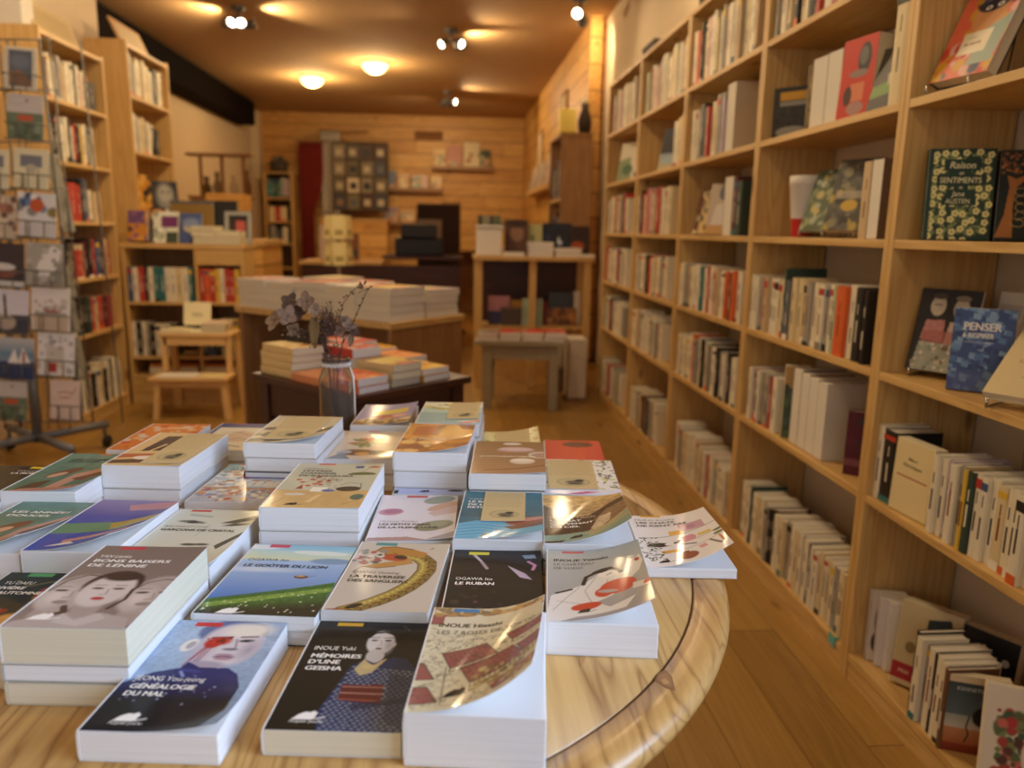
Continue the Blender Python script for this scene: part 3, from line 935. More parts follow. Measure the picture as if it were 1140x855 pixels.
# bottom shelf of the nearest unit
for q in range(3):
    a = simple(11, 18, '#cbbfae', ('ell', 5, 7, 3.6, 6, '#4a443e'), ('ell', 5, 13, 4.2, 4, '#2a2624'), ('ell', 5.4, 5, 2.2, 2.6, '#b9ab98')) if q == 0 else simple(11, 18, '#d8d0c8')
    face_book(frame(1.075 + .008 * q, 1.738 - .028 * q, shz(0), -14, 2), .085, .184, .026, a, ['lilac-edged paperback with dark portrait at left end of the low shelf', 'second lilac-edged paperback behind the dark portrait one', 'third lilac-edged paperback behind the dark portrait one'][q], spine='#d8d2d6', hard=False)
a = simple(13.5, 20.5, '#cbb78c', ('poly', [(6.8, 20), (6.2, 3), (11, 1.5), (12.6, 6), (12.4, 20)], '#26343c'), ('ell', 3.4, 11, 1.2, 1.4, '#8a7648'), ('poly', [(8, 20), (9, 13), (12.4, 12), (12.8, 20)], '#c48a4c'), ('rect', 0, 15.2, 13.5, 19.2, '#a8252c'))
face_book(frame(1.078, 1.640, shz(0), -52, 10), .135, .205, .045, a, 'thick beige paperback with red band leaning on the low shelf', [('PRIX', 1.6, 17.6, 1.2, '#e8c8b4', .02, 0, 1)], spine='#d8cdb2', hard=False, pages='pages_cream')
a = simple(12, 19.5, '#161719', ('rect', 2, 6.2, 7.5, 7.2, '#4a4b4c'), ('rect', 2, 7.8, 7.5, 8.4, '#4a4b4c'), ('ell', 9.6, 5.4, .8, .9, '#d8d4cc'), ('ell', 9.6, 10, 2.4, 3.2, '#22262b'))
face_book(frame(1.170, 1.545, shz(0), -60, 8), .12, .195, .035, a, 'black paperback leaning at the back of the low shelf', spine='#dcd0b8', hard=False, pages='pages_cream')
a = Art(11.5, 17.6, '#31434d', 9)
a.grad(0, 9, '#2a3b47', '#5b6b70').grad(9, 12, '#9aa39c', '#c8c0ae').grad(12, 15.6, '#c28a5c', '#a85f38').grad(15.6, 17.6, '#8e3a22', '#7a2c1a')
a.ell(8.4, 8.6, 3.4, 2.6, '#15120f', -20).line([(4.6, 9), (4.2, 11.5), (4.8, 13.2), (4.2, 15)], .3, '#15120f').line([(9, 10), (8, 12.5), (8.8, 14)], .3, '#15120f')
a.rect(0, 0, 11.5, 1.6, '#ddcba4')
face_book(frame(1.050, 1.392, shz(0), -22, 0), .115, .178, .02, a, 'paperback with black bird under a slate sky ending the row', [('KENNETH C', 1.6, 3.4, 1.15, '#d5dad6', 0, 0, 1.0)], spine='#dfceaa', hard=False, pages='pages_cream')
a = simple(14, 21, '#e5dcc8', ('blots', 210, 2.4, 4.4, 14, 19, .35, 1.1, ['#b8322e', '#d06a5c', '#3f5a3a', '#7a8a52', '#a8402e', '#59301f', '#5a6a3a'], 12), ('ell', 9.6, 12.5, 2.9, 4.6, '#e9dcc6'))
for q in range(5): a.line([(7.6, 10.5 + q * 1.0), (9.4, 11 + q * 1.0), (11.4, 10.2 + q)], .35, '#1d1b1a')
face_book(frame(1.040, 1.262, shz(0), -30, 14), .14, .21, .03, a, 'white book with red and green wreath cut by the bottom right corner', spine='#e6dcc6', hard=False)

# second unit, fifth shelf: books with covers and edges turned to the aisle
def S(x, y, k, phi, lean=0, dz=0): return frame(x, y, shz(k) + dz, phi, lean)


a = simple(13, 17, '#2a2927', ('rect', 2, 1.6, 11, 4.2, '#c9952e'), ('rect', 2, 4.6, 11, 6, '#8d8a80'), ('ell', 6, 14.5, 4.8, 1.8, '#8f8a7e'), ('blots', 30, 1, 7, 12, 13, .3, .8, ['#343230', '#22201e', '#403d38'], 4))
face_book(S(1.075, 2.622, 4, -52), .15, .165, .02, a, 'short black book with gold title facing out on second bookcase', spine='#1d1c1a')
a = simple(11, 20, '#b89a58', ('rect', 0, 13, 11, 13.6, '#2a2018'), ('blots', 30, 0, 2, 11, 19, .4, 1.2, ['#a08044', '#c8ac70', '#6e5830'], 5))
face_book(S(1.085, 2.39, 4, -12), .055, .195, .022, a, 'gold patterned book turned sideways on second bookcase', spine='#1c1a18')
spine_book(S(1.07, 2.335, 4, -86), .085, .198, .13, 'f', 'thick block of pages, fore-edge out, left of the red book', None, random.Random(1))
spine_book(S(1.07, 2.245, 4, -86), .075, .197, .13, 'f', 'second block of pages, fore-edge out, touching the red book', None, random.Random(2))
a = simple(13, 21, '#c9382a', ('ell', 8.6, 5.8, 2.4, 4.2, '#3c3a3c'), ('ell', 8.2, 5, 1.6, 2.4, '#6c6a68'), ('ell', 7, 9.4, 3.6, 1.0, '#8f7a74'), ('rect', 4.4, 12, 9.6, 16.5, '#d98a62', .8), ('ell', 3.6, 15, 1.6, 2.6, '#4a2a22'), ('ell', 7, 18.5, 3.2, 1.8, '#a8817a'))
face_book(S(1.062, 2.158, 4, -78, 3), .13, .205, .045, a, 'red paperback with grey portrait facing out on second bookcase', spine='#b3392b', hard=False, pages='pages_cream')
a = simple(11, 16, '#4c4436', ('poly', [(0, 10), (11, 7), (11, 11), (0, 14)], '#6f9440'), ('poly', [(4, 7), (11, 0), (11, 3), (5, 10)], '#cdbba0'), ('poly', [(0, 16), (0, 13), (6, 12), (11, 11), (11, 16)], '#3a2f28'))
face_book(S(1.072, 2.02, 4, -70, 18, .004), .10, .165, .012, a, 'small book with a green stripe leaning back beside the red one', spine='#3a3a2c', hard=False)
spine_book(S(1.06, 1.895, 4, -86), .045, .262, .15, 'c', 'tall cream book at right end of second bookcase fifth shelf', None, random.Random(3))

# second unit, fourth shelf
r = empty('paper_cup', 'white and red tapering paper cup on second bookcase fourth shelf', 'cup', Matrix.Translation((1.13, 2.445, shz(3))))
MB().lathe([(.034, 0), (.0385, .058)], col=(190, 30, 22)).build('red_base', MAT['satin_print'], r)
MB().lathe([(.0385, .058), (.049, .158), (.052, .162), (.052, .190), (.047, .190), (.036, .05), (0, .05)], col=(216, 208, 196)).build('cup_body', MAT['satin_print'], r)
a = simple(14, 20, '#54603e', ('blots', 90, 0, 0, 14, 20, .5, 1.4, ['#7c8456', '#3e4c30', '#98985e', '#c0b06a', '#5d6d50', '#a9b092'], 6))
face_book(S(1.08, 2.365, 3, -62, 22, .012), .14, .20, .02, a, 'mossy green picture book leaning on a stand, second bookcase', spine='#2c4634')
stand(S(1.08, 2.365, 3, -62), .14, 'wire stand under the mossy green picture book')
a = simple(14, 20, '#4d4a40', ('blots', 80, 0, 0, 14, 20, .5, 1.5, ['#6a665a', '#38362f', '#8d8566', '#b59c4c', '#5d5a52'], 7), ('ell', 6.6, 13, 2.6, 1.6, '#c9a740'), ('rect', 1.4, 9, 12.6, 11, '#b8ac98', .6))
face_book(S(1.072, 2.200, 3, -62, 18, .012), .14, .21, .03, a, 'grey-brown picture book leaning on a stand, second bookcase', spine='#a89070', pages='pages_cream')
stand(S(1.072, 2.200, 3, -62), .14, 'wire stand under the grey-brown picture book')
spine_book(S(1.07, 1.992, 3, -88), .040, .195, .14, 'e', 'tan book, spine out, beside the grey-brown picture book', None, random.Random(4))
spine_book(S(1.07, 1.948, 3, -88), .050, .197, .14, 'f', 'block of pages at right end of second bookcase fourth shelf', None, random.Random(5))
# second unit, second shelf
a = simple(10, 20, '#4c5a44', ('rect', 0, 0, 10, 6, '#c49a5c'), ('blots', 40, 0, 6, 10, 20, .5, 1.4, ['#3d4a3c', '#62734e', '#586a58'], 8))
face_book(S(1.062, 2.325, 1, -20), .075, .232, .03, a, 'tall dark green book with tan top panel on second bookcase', spine='#d0c49c', hard=False)
for q in range(4):
    spine_book(S(1.068, 2.278 - .054 * q, 1, -88), .052, .235 - .004 * q, .14, 'f', f"{ORD[q]} thick cream block of pages right of the tall green book", 'cream blocks of pages', random.Random(6 + q))
a = simple(12, 20, '#571427', ('rect', 0, 15, 12, 17, '#7d4a52'), ('blots', 20, 1, 2, 11, 14, .6, 1.4, ['#641a2e', '#4a1020', '#3c2a38'], 3))
face_book(S(1.072, 1.945, 1, -40), .105, .178, .02, a, 'maroon hardback facing out beside the upright on second bookcase', spine='#4c1222')
mb = MB().box(-.0004, .0, -.025, .012, 0, .03, '#5fb0ac').box(-.0004, .01, -.025, -.0245, 0, .03, '#5fb0ac')
t_ = mb.build('shelf_tag', MAT['satin_print'], M=frame(FX - .001, 1.865, SH[0] - .012, 0)); tag(t_, 'turquoise paper tag on the bottom shelf edge of second bookcase', 'tag')
# third unit, fourth shelf
for q, (yy, cc, lab) in enumerate([(3.44, '#6b3a2c', 'dark red book leaning at left on third bookcase fourth shelf'), (3.37, '#d8b673', 'yellow book leaning left on third bookcase fourth shelf')]):
    face_book(S(1.08, yy, 3, -58, 14), .11, .19, .02, simple(11, 19, cc, ('blots', 24, 0, 0, 11, 19, .5, 1.6, ['#8a7a58', '#4a3a30', '#e0cc98'], 3 + q)), lab, spine='#4a3328')
a = simple(14, 22, '#bfae9c', ('ell', 7, 4, 2.4, 3, '#6a6e7c'), ('poly', [(2, 20), (4, 9), (10, 8), (13, 20)], '#d8cfc4'), ('rect', 0, 18, 14, 22, '#c49a62'))
face_book(S(1.072, 3.25, 3, -60, 10), .14, .21, .02, a, 'pale book with hooded figure facing out on third bookcase', spine='#8a6a4a')
spine_book(S(1.07, 3.02, 3, -88), .085, .222, .14, 'f', 'wide block of pages upright on third bookcase fourth shelf', None, random.Random(7))
spine_book(S(1.07, 2.925, 3, -88), .03, .215, .14, 'm', 'maroon-spined book right of the wide block, third bookcase', None, random.Random(8))
spine_book(S(1.07, 2.89, 3, -88), .045, .20, .14, 'n', 'dark green spine at right end of third bookcase fourth shelf', None, random.Random(9))
# fourth and farthest units, fifth shelf: face-out books
a = simple(14, 20, '#1d1b22', ('grad', 12, 20, '#8a9aa4', '#c8b487'), ('ell', 5, 15, 4, 1.6, '#9fb3bf'), ('ell', 9, 16.5, 3, 1.2, '#a08c50'))
face_book(S(1.08, 4.10, 4, -60, 12), .24, .22, .03, a, 'black-topped book with pale landscape facing out, fourth bookcase', spine='#1a181c')
for q in range(3): spine_book(S(1.07, 3.78 - .06 * q, 4, -88), .055, .21 + .01 * q, .14, 'wce'[q], f"{['white', 'cream', 'beige'][q]} book upright right of the black-topped landscape book", None, random.Random(20 + q))
a = simple(20, 22, '#e0d6bc', ('poly', [(0, 22), (0, 10), (6, 8), (8, 22)], '#8a9a70'), ('ell', 14, 18, 5, 2.6, '#4a3a78'), ('ell', 5, 15, 3, 3, '#4f7350'))
face_book(S(1.08, 5.10, 4, -62, 10), .34, .25, .03, a, 'large pale picture book facing out on farthest right bookcase', spine='#c8bca0')
# things lying on top of the right bookcases
tz = 2.0905
for yy, dx, ww, hh, cc, lab in ((3.62, .06, .30, .12, '#1a1817', 'black box lying on top of the third bookcase'), (3.30, .05, .36, .16, '#8d8170', 'grey cardboard box on top of the third bookcase'), (4.6, .05, .26, .08, '#4f4a46', 'dark flat box on top of the fourth bookcase'), (2.90, .04, .24, .05, '#151413', 'black flat case on top near the nearest box')):
    r = empty('storage_box', lab, 'box', frame(FX + dx, yy, tz, -90), 'boxes on top of the right bookcases')
    MB().box(0, ww, 0, .18, 0, hh, cc).build('box_body', MAT['matte_print'], r, .004)
    MB().box(-.003, ww + .003, -.003, .183, hh * .75, hh + .002, cc).build('lid', MAT['matte_print'], r, .004)

# ================================================================== LEFT BOOKCASES
LX = -2.05
LH = .012
bookcase(LX, 4.31, 90, .745, 'left-hand pine bookcase behind the postcard rack', SH, 2.118, depth=.28, shift=LH)
bookcase(LX, 5.42, 90, .75, 'taller pine bookcase standing past the postcard rack by the beam', [SH[0], SH[1], SH[2], SH[3] + .09, SH[4] + .16, SH[5] + .195, SH[6] + .19], 2.30, depth=.265)


def lrow(y0, k, wd, spec, seed, off=0, shift=LH, z=None, name='left bookcase behind the rack', start=1, detail=False):
    s = ['bottom shelf', 'second shelf up', 'third shelf up', 'fourth shelf up', 'fifth shelf up', 'top shelf'][k]
    zz = (SH[k] + shift if z is None else z) + BD / 2 + .0004
    return fill_row(LX, y0 + BD + .001 + off, zz, 90, wd - 2 * BD - .002 - off, spec, f"{s} of {name}", f"books on the {s} of {name}", seed, detail, start, setback=.02)


lrow(4.31, 5, .745, [('yguwwgkgewwwkwrwu', (2.2, 3.8), (18, 24)), ('k', 9, 16)], 61)
lrow(4.31, 4, .745, [('kkkkgkwwkgwrkywwkgw', (2.2, 3.8), (19, 24))], 62)
lrow(4.31, 3, .745, [('gnu', 3, 18), ('r', 9, 21), ('r', 4, 20), ('kbs', (3, 4.5), (22, 24)), ('w', 4, 18), ('e', 9, 17)], 63, off=.1)
lrow(4.31, 2, .745, [('knu', 3, 20), ('r', 8, 16), ('c', 2.4, 19), ('mkr', (4, 6), (20, 22)), ('b', 5, 21), ('kmer', (3, 5), (20, 22))], 64, off=.1)
lrow(4.31, 1, .745, [('gwk', 4, 18), ('kk', 4, 21), ('nre', (3, 5), (19, 21)), ('c', 2, 18), ('rmr', (6, 8), (19, 20))], 65, off=.08)
lrow(4.31, 0, .745, [('kkwkwkkwckwkwwww', (3.2, 5), (20, 26))], 66, off=.05)
TL = [SH[0], SH[1], SH[2], SH[3] + .09, SH[4] + .16, SH[5] + .195]
NM = 'taller left bookcase'
lrow(5.42, 5, .75, [('gggwcwcwcwkkwcw', (3.2, 5.2), (21, 26))], 71, z=TL[5], name=NM)
lrow(5.42, 4, .75, [('wwgwcgw', (4.4, 6), (20, 24)), ('w', 4, 22, 14), ('kk', 5, 19)], 72, z=TL[4], name=NM)
a = simple(15, 24, '#c9892e', ('blots', 20, 0, 0, 15, 24, 1, 2.5, ['#5a3a1c', '#d8a850', '#2a2420'], 2))
face_book(frame(LX - .06, 5.50, TL[3] + .0105, 60), .15, .24, .02, a, 'orange and brown book facing out on the taller left bookcase', spine='#3a2a18')
a = simple(20, 22, '#2b2c33', ('ell', 10, 11, 7, 9.5, '#8a8a88', 0, .5), ('ell', 10, 9, 5, 6, '#a8a69e'), ('ell', 8, 8, 1, .9, '#55565a'), ('ell', 12.4, 8, 1, .9, '#55565a'))
face_book(frame(LX - .05, 5.84, TL[3] + .0105, 50, 6), .20, .22, .02, a, 'dark book with a pale round face on the taller left bookcase', spine='#202026')
# things on top of the two
for yy, zz, lab, cc, le in ((4.42, 2.1185, 'tan picture board leaning on top of the left bookcase', '#c2a878', 22), (5.50, 2.3005, 'tan board leaning on top of the taller left bookcase', '#b88d58', 24)):
    r = empty('picture_board', lab, 'board', frame(LX - .06, yy, zz, 90, le))
    MB().box(0, .50, 0, .012, 0, .17, cc).build('panel', MAT['matte_print'], r, .002)
    MB().box(.04, .46, -.001, 0, .03, .14, '#b39a6c').build('print', MAT['matte_print'], r)
r = empty('white_carton', 'white carton on top of the left bookcase at the frame corner', 'box', frame(LX - .14, 4.12, 2.1185 - .0, 90))
r.location = (LX - .24, 4.33, 2.1185)
MB().box(0, .10, 0, -.001 + .001, 0, .001)
MB().box(0, .12, -.16, .0, 0, .16, '#d8d0c0').build('carton_body', MAT['matte_print'], r, .004)
MB().box(.0, .12, -.16, .0, .1605, .166, '#cfc6b4').build('flaps', MAT['matte_print'], r)

# ================================================================== LOW SHELF UNIT ACROSS THE AISLE
LY = 5.075
lx0, lx1, ldiv = -2.045, -1.30, -1.605
r = empty('low_bookcase', 'waist-high pine bookcase facing the viewer behind the step stool', 'bookcase', Matrix.Translation((lx0, LY, 0)))
W_ = lx1 - lx0
for q, a in (('side_panel', 0), ('side_panel', W_ - .02), ('divider', ldiv - lx0)):
    MB().box(a, a + .02, 0, .30, 0, 1.0).build(q, MAT['pine_z'], r, .0015)
MB().box(-.005, W_ + .005, -.005, .305, 1.0, 1.03).build('top', MAT['pine_x'], r, .002)
for z in (.645, .295, .17):
    MB().box(.02, ldiv - lx0, 0, .298, z, z + .02).build('shelf', MAT['pine_x'], r, .0015)
    MB().box(ldiv - lx0 + .02, W_ - .02, 0, .298, z, z + .02).build('shelf', MAT['pine_x'], r, .0015)
MB().box(.02, W_ - .02, .004, .02, 0, .17).build('plinth', MAT['pine_x'], r)
MB().box(.02, W_ - .02, .29, .299, .19, 1.0).build('back_panel', MAT['brown_board'], r)
MB().box(ldiv - lx0 + .02, W_ - .02, .003, .02, .90, 1.0).build('front_rail', MAT['pine_x'], r)
G = 'books in the low bookcase facing the viewer'
fill_row(lx0 + .022, LY, .6655, 0, .41, [('bwrk', (2.8, 3.6), (21, 22)), ('wtt', (3, 3.4), 21.6), ('wwcw', (3.2, 3.8), 21.5), ('tn', 2.6, 21.8)], 'upper left bay of low bookcase', G, 81, False)
fill_row(ldiv + .022, LY, .6655, 0, .27, [('ror', (3, 4), 21), ('ywrryu', (2.6, 3.4), (20.5, 21.4)), ('u', 3, 21)], 'upper right bay of low bookcase', G, 82, False)
fill_row(lx0 + .022, LY, .3155, 0, .41, [('wkwg', (2.4, 3.2), (21.5, 22)), ('kwwwk', (2.8, 3.4), (20.5, 21))], 'lower left bay of low bookcase', G, 83, False)
fill_row(ldiv + .022, LY, .3155, 0, .27, [('sbk', (3, 4), 18), ('lly', 3.6, 24)], 'lower right bay of low bookcase', G, 84, False)
for q, (xx, ww) in enumerate(((-1.93, .30), (-1.585, .25))):
    rr_ = empty('album', ['brown leather album lying at left on lowest low-bookcase shelf', 'brown leather album lying at right on lowest low-bookcase shelf'][q], 'album', frame(xx, LY + .02, .1905, 0))
    MB().box(0, ww, 0, .2, .004, .05, '#c9b48c').build('page_block', MAT['pages_cream'], rr_)
    MB().box(0, ww, 0, .21, 0, .004, '#b0672f').box(0, ww, 0, .21, .05, .075, '#b0672f').build('cover', MAT['matte_print'], rr_, .002)
tz = 1.0305
face_book(frame(-2.02, LY + .06, tz, 0, 10), .12, .19, .08, simple(12, 19, '#c8862e', ('rect', 0, 0, 12, 8, '#6a4a7c'), ('blots', 24, 0, 0, 12, 19, .6, 2, ['#3a2418', '#d89a3c', '#8a5a80'], 3)), 'purple and orange book standing on low bookcase near the left', spine='#5a3a2a')
face_book(frame(-1.892, LY + .08, tz, 0, 8), .10, .21, .08, simple(10, 21, '#4a2a20', ('ell', 5, 5, 4.4, 4.2, '#d8c4a8'), ('ell', 5, 3, 4.4, 2, '#d08a3a')), 'book with a pale head on low bookcase next to the purple one', spine='#33201a')
face_book(frame(-1.865, LY + .05, tz, 0, 14), .155, .20, .012, simple(15.5, 20, '#dcdccc', ('rect', 5, 3, 15, 10, '#70306a'), ('rect', 8, 13, 15, 20, '#3e4a38'), ('ell', 4, 15, 3, 4, '#b8bca8'), ('blots', 14, 0, 0, 8, 20, .5, 1.4, ['#8a9480', '#f0f0e4'], 5)), 'white magazine with purple picture leaning on low bookcase', spine='#d8d8c8', hard=False)
face_book(frame(-1.70, LY + .05, tz, 0, 12), .135, .19, .012, simple(13.5, 19, '#44578c', ('ell', 6.8, 9, 4.6, 3.4, '#b8b090'), ('ell', 6.8, 6, 5, 3, '#7c8cb0', 0, .6)), 'blue book with a pale dome standing on low bookcase', spine='#3c4c7c', hard=False)
face_book(frame(-1.80, LY + .20, tz, 0, 3), .27, .27, .02, simple(27, 27, '#8a6a2c', ('rect', 0, 0, 27, 2, '#5a5a5c')), 'tall gold board behind the white magazine on low bookcase', spine='#6a5a3c')
for q in range(5):
    M = Matrix.Translation((-1.60 + .004 * (q % 2), LY - .005, 0)) if q < 2 else Matrix.Translation((-1.61 + .15 * ((q - 2) % 2), LY + .005, 0))
    z = [0, .022, .046, .046, .082][q]
    flat_book(M, .285 if q < 2 else .14, .2, tz + z, tz + z + [.021, .021, .034, .038, .03][q], ['lowest wide cream book of the pile on low bookcase', 'second wide cream book of the pile on low bookcase', 'small cream book at left atop the low bookcase pile', 'small cream book at right atop the low bookcase pile', 'topmost cream book of the pile on low bookcase'][q], cover='#e2d4b0', cream=True)
face_book(frame(-1.585, LY + .22, tz, 0, 6), .20, .275, .02, simple(20, 27, '#171412', ('ell', 8, 20, 6, 2, '#3e4a44')), 'black book standing behind the cream pile on low bookcase', spine='#141210')
r = empty('framed_picture', 'grey picture frame leaning behind the cream pile', 'picture frame', frame(-1.455, LY + .17, tz, 0, 8))
MB().box(0, .17, 0, .012, 0, .025, '#9a9a94').box(0, .17, 0, .012, .185, .21, '#9a9a94').box(0, .025, 0, .012, .025, .185, '#9a9a94').box(.145, .17, 0, .012, .025, .185, '#9a9a94').build('frame_bars', MAT['satin_print'], r)
MB().box(.025, .145, .006, .01, .025, .185, '#2b1d1c').box(.07, .13, .005, .006, .025, .15, '#b0504a').build('picture', MAT['satin_print'], r)
# wooden counter behind the low bookcase, with a display crate on it
r = empty('counter', 'wooden plank counter behind the low bookcase', 'counter', Matrix.Translation((-1.95, 6.15, 0)))
MB().box(0, .52, 0, .7, 0, 1.0).build('body', MAT['plank_wall_x'], r)
MB().box(-.02, .54, -.02, .72, 1.0, 1.04).build('counter_top', MAT['pine_x'], r)
r = empty('crate', 'wooden crate on the counter behind the low bookcase', 'crate', Matrix.Translation((-1.86, 6.25, 1.0405)))
for z in (0, .09, .18, .27):
    MB().box(0, .27, 0, .02, z, z + .08).build('slat', MAT['plank_wall_x'], r)
MB().box(0, .02, .02, .3, 0, .35).box(.25, .27, .02, .3, 0, .35).box(.02, .25, .28, .3, 0, .35).box(.02, .25, .02, .28, 0, .01).build('crate_box', MAT['plank_wall_x'], r)
# little shelf with ornaments on the recess wall beyond
r = empty('wall_rack', 'small wooden rack with dried stems on the beige left wall', 'rack', Matrix.Translation((-2.62, 8.6, 0)))
MB().box(-.12, .55, 0, .16, 1.86, 1.885).build('rack_shelf', MAT['brown_board'], r)
for xx in (0, .22, .44):
    MB().box(xx, xx + .03, .03, .06, 1.45, 1.86).build('rack_post', MAT['brown_board'], r)
MB().box(-.12, .55, 0, .16, 1.42, 1.45).build('rack_shelf', MAT['brown_board'], r)
for q, (xx, hh, cc) in enumerate(((.06, .2, '#6a5238'), (.17, .25, '#8a7a60'), (.34, .22, '#c8b898'), (.48, .28, '#74502c'))):
    t = MB().lathe([(0, 0), (.035, 0), (.05, hh * .4), (.02, hh * .7), (.028, hh), (0, hh)], col=cc).build('ornament_vase', MAT['matte_print'], M=None)
    t.location = (-2.62 + xx, 8.68, 1.451); tag(t, ['brown', 'grey-brown', 'cream', 'rust'][q] + ' vase on the small rack against the beige wall', 'vase')
MB().box(-.10, .5, .0, .14, 0, 1.42).build('rack_base', MAT['brown_board'], r)

# ================================================================== STEP STOOL
sx, sy = -1.755, 4.655
r = empty('step_stool', 'two-step beech stool in front of the low bookcase', 'stool', Matrix.Translation((sx, sy, 0)))
MB().box(-.0, .43, .13, .36, .478, .502).build('top_step', MAT['beech'], r, .006)
MB().box(-.02, .44, -.03, .17, .235, .258).build('lower_step', MAT['beech'], r, .006)
for x0, x1 in ((.015, -.005), (.395, .415)):
    MB().add(*(lambda a: (a, [(0, 1, 2, 3), (7, 6, 5, 4), (0, 4, 5, 1), (1, 5, 6, 2), (2, 6, 7, 3), (3, 7, 4, 0)]))([(x1, -.02, 0), (x1 + .03, -.02, 0), (x1 + .03, .03, 0), (x1, .03, 0), (x0, -.01, .236), (x0 + .03, -.01, .236), (x0 + .03, .035, .236), (x0, .035, .236)])).build('front_leg', MAT['beech'], r)
    MB().add(*(lambda a: (a, [(0, 1, 2, 3), (7, 6, 5, 4), (0, 4, 5, 1), (1, 5, 6, 2), (2, 6, 7, 3), (3, 7, 4, 0)]))([(x1, .35, 0), (x1 + .03, .35, 0), (x1 + .03, .395, 0), (x1, .395, 0), (x0, .30, .48), (x0 + .03, .30, .48), (x0 + .03, .345, .48), (x0, .345, .48)])).build('back_leg', MAT['beech'], r)
    MB().box(x0, x0 + .03, .14, .175, .257, .48).build('upright', MAT['beech'], r)
MB().box(.03, .40, .0, .02, .195, .236).build('front_rail', MAT['beech'], r)
MB().box(.03, .40, .14, .16, .43, .478).build('top_rail', MAT['beech'], r)
Gs = 'books lying on the step stool'
flat_book(Matrix.Translation((sx + .01, sy + .14, 0)), .15, .2, .5025, .518, 'cream booklet at left on top of the step stool', cover='#e6d6a8', cream=True, group=Gs)
flat_book(Matrix.Translation((sx + .165, sy + .14, 0)), .10, .17, .5025, .512, 'thin cream booklet in the middle on top of step stool', cover='#e9dcb4', cream=True, group=Gs)
for q in range(3):
    flat_book(Matrix.Translation((sx + .25 + .004 * q, sy + .15, 0)), .14, .18, .5025 + .021 * q, .5225 + .021 * q, f"{['lowest', 'middle', 'topmost'][q]} pinkish book of the pile on the stool's right", cover='#dcc0a4', cream=True, group=Gs)
flat_book(Matrix.Translation((sx + .03, sy - .02, 0)), .22, .14, .2585, .266, 'open booklet at left on the lower stool step', cover='#ebe4d4', group=Gs)
flat_book(Matrix.Translation((sx + .27, sy - .02, 0)), .13, .14, .2585, .264, 'yellowish leaflet at right on the lower stool step', cover='#e4cf94', group=Gs)
a = simple(15, 14, '#f0e6be', ('line', [(5, 6), (10, 6)], .3, '#9a9078'), ('line', [(6, 8), (11, 8)], .3, '#9a9078'))
r = empty('price_card', 'cream card propped upright behind books on the step stool', 'card', frame(sx + .19, sy + .255, .5665, 0, 12))
mb = MB().box(0, .165, 0, .003, .03, .175, '#f0e6be').box(.05, .11, -.0006, 0, .10, .106, '#9a9078').box(.05, .12, -.0006, 0, .085, .09, '#9a9078')
mb.build('card_face', MAT['matte_print'], r)
MB().box(.02, .145, .003, .05, 0, .03, '#2a2620').build('card_foot', MAT['matte_print'], r)
r.location.z = .5030; r.location.y = sy + .30
r.location.x = sx + .10

# ================================================================== POSTCARD RACK
rx, ry = -1.99, 3.80
rack = empty('postcard_rack', 'wheeled wire postcard rack at the left edge', 'rack', Matrix.Translation((rx, ry, 0)))
MB().tube([(0, 0, .10), (0, 0, .55)], .022, n=14).build('post', MAT['iron'], rack)
MB().tube([(-.02, .02, .5), (-.08, .02, 2.0)], .012, n=10).build('inner_post', MAT['wire'], rack)
for k, an in enumerate((50, 140, 230, 320)):
    ca, sa = math.cos(rad(an)), math.sin(rad(an))
    lg = MB().tube([(0, 0, .125), (.34 * ca, .34 * sa, .125)], .021, n=4).build('base_arm', MAT['iron'], rack)
    MB().tube([(.32 * ca, .32 * sa, .125), (.32 * ca, .32 * sa, .07)], .009).build('caster_stem', MAT['iron'], lg)
    MB().lathe([(0, -.012), (.028, -.012), (.033, -.006), (.033, .006), (.028, .012), (0, .012)], n=18).build('caster_wheel', MAT['black'], lg, M=Matrix.Translation((.33 * ca, .33 * sa, .034)) @ Matrix.Rotation(rad(an + 30), 4, 'Z') @ Matrix.Rotation(rad(90), 4, 'X'))


def rack_pt(px, py, y=ry - .14):
    d = _M @ Vector(((px - 570) / F, (py - 427.5) / F, 1))
    return Vector((d.x * y / d.y, y, d.z * y / d.y + CAMZ))


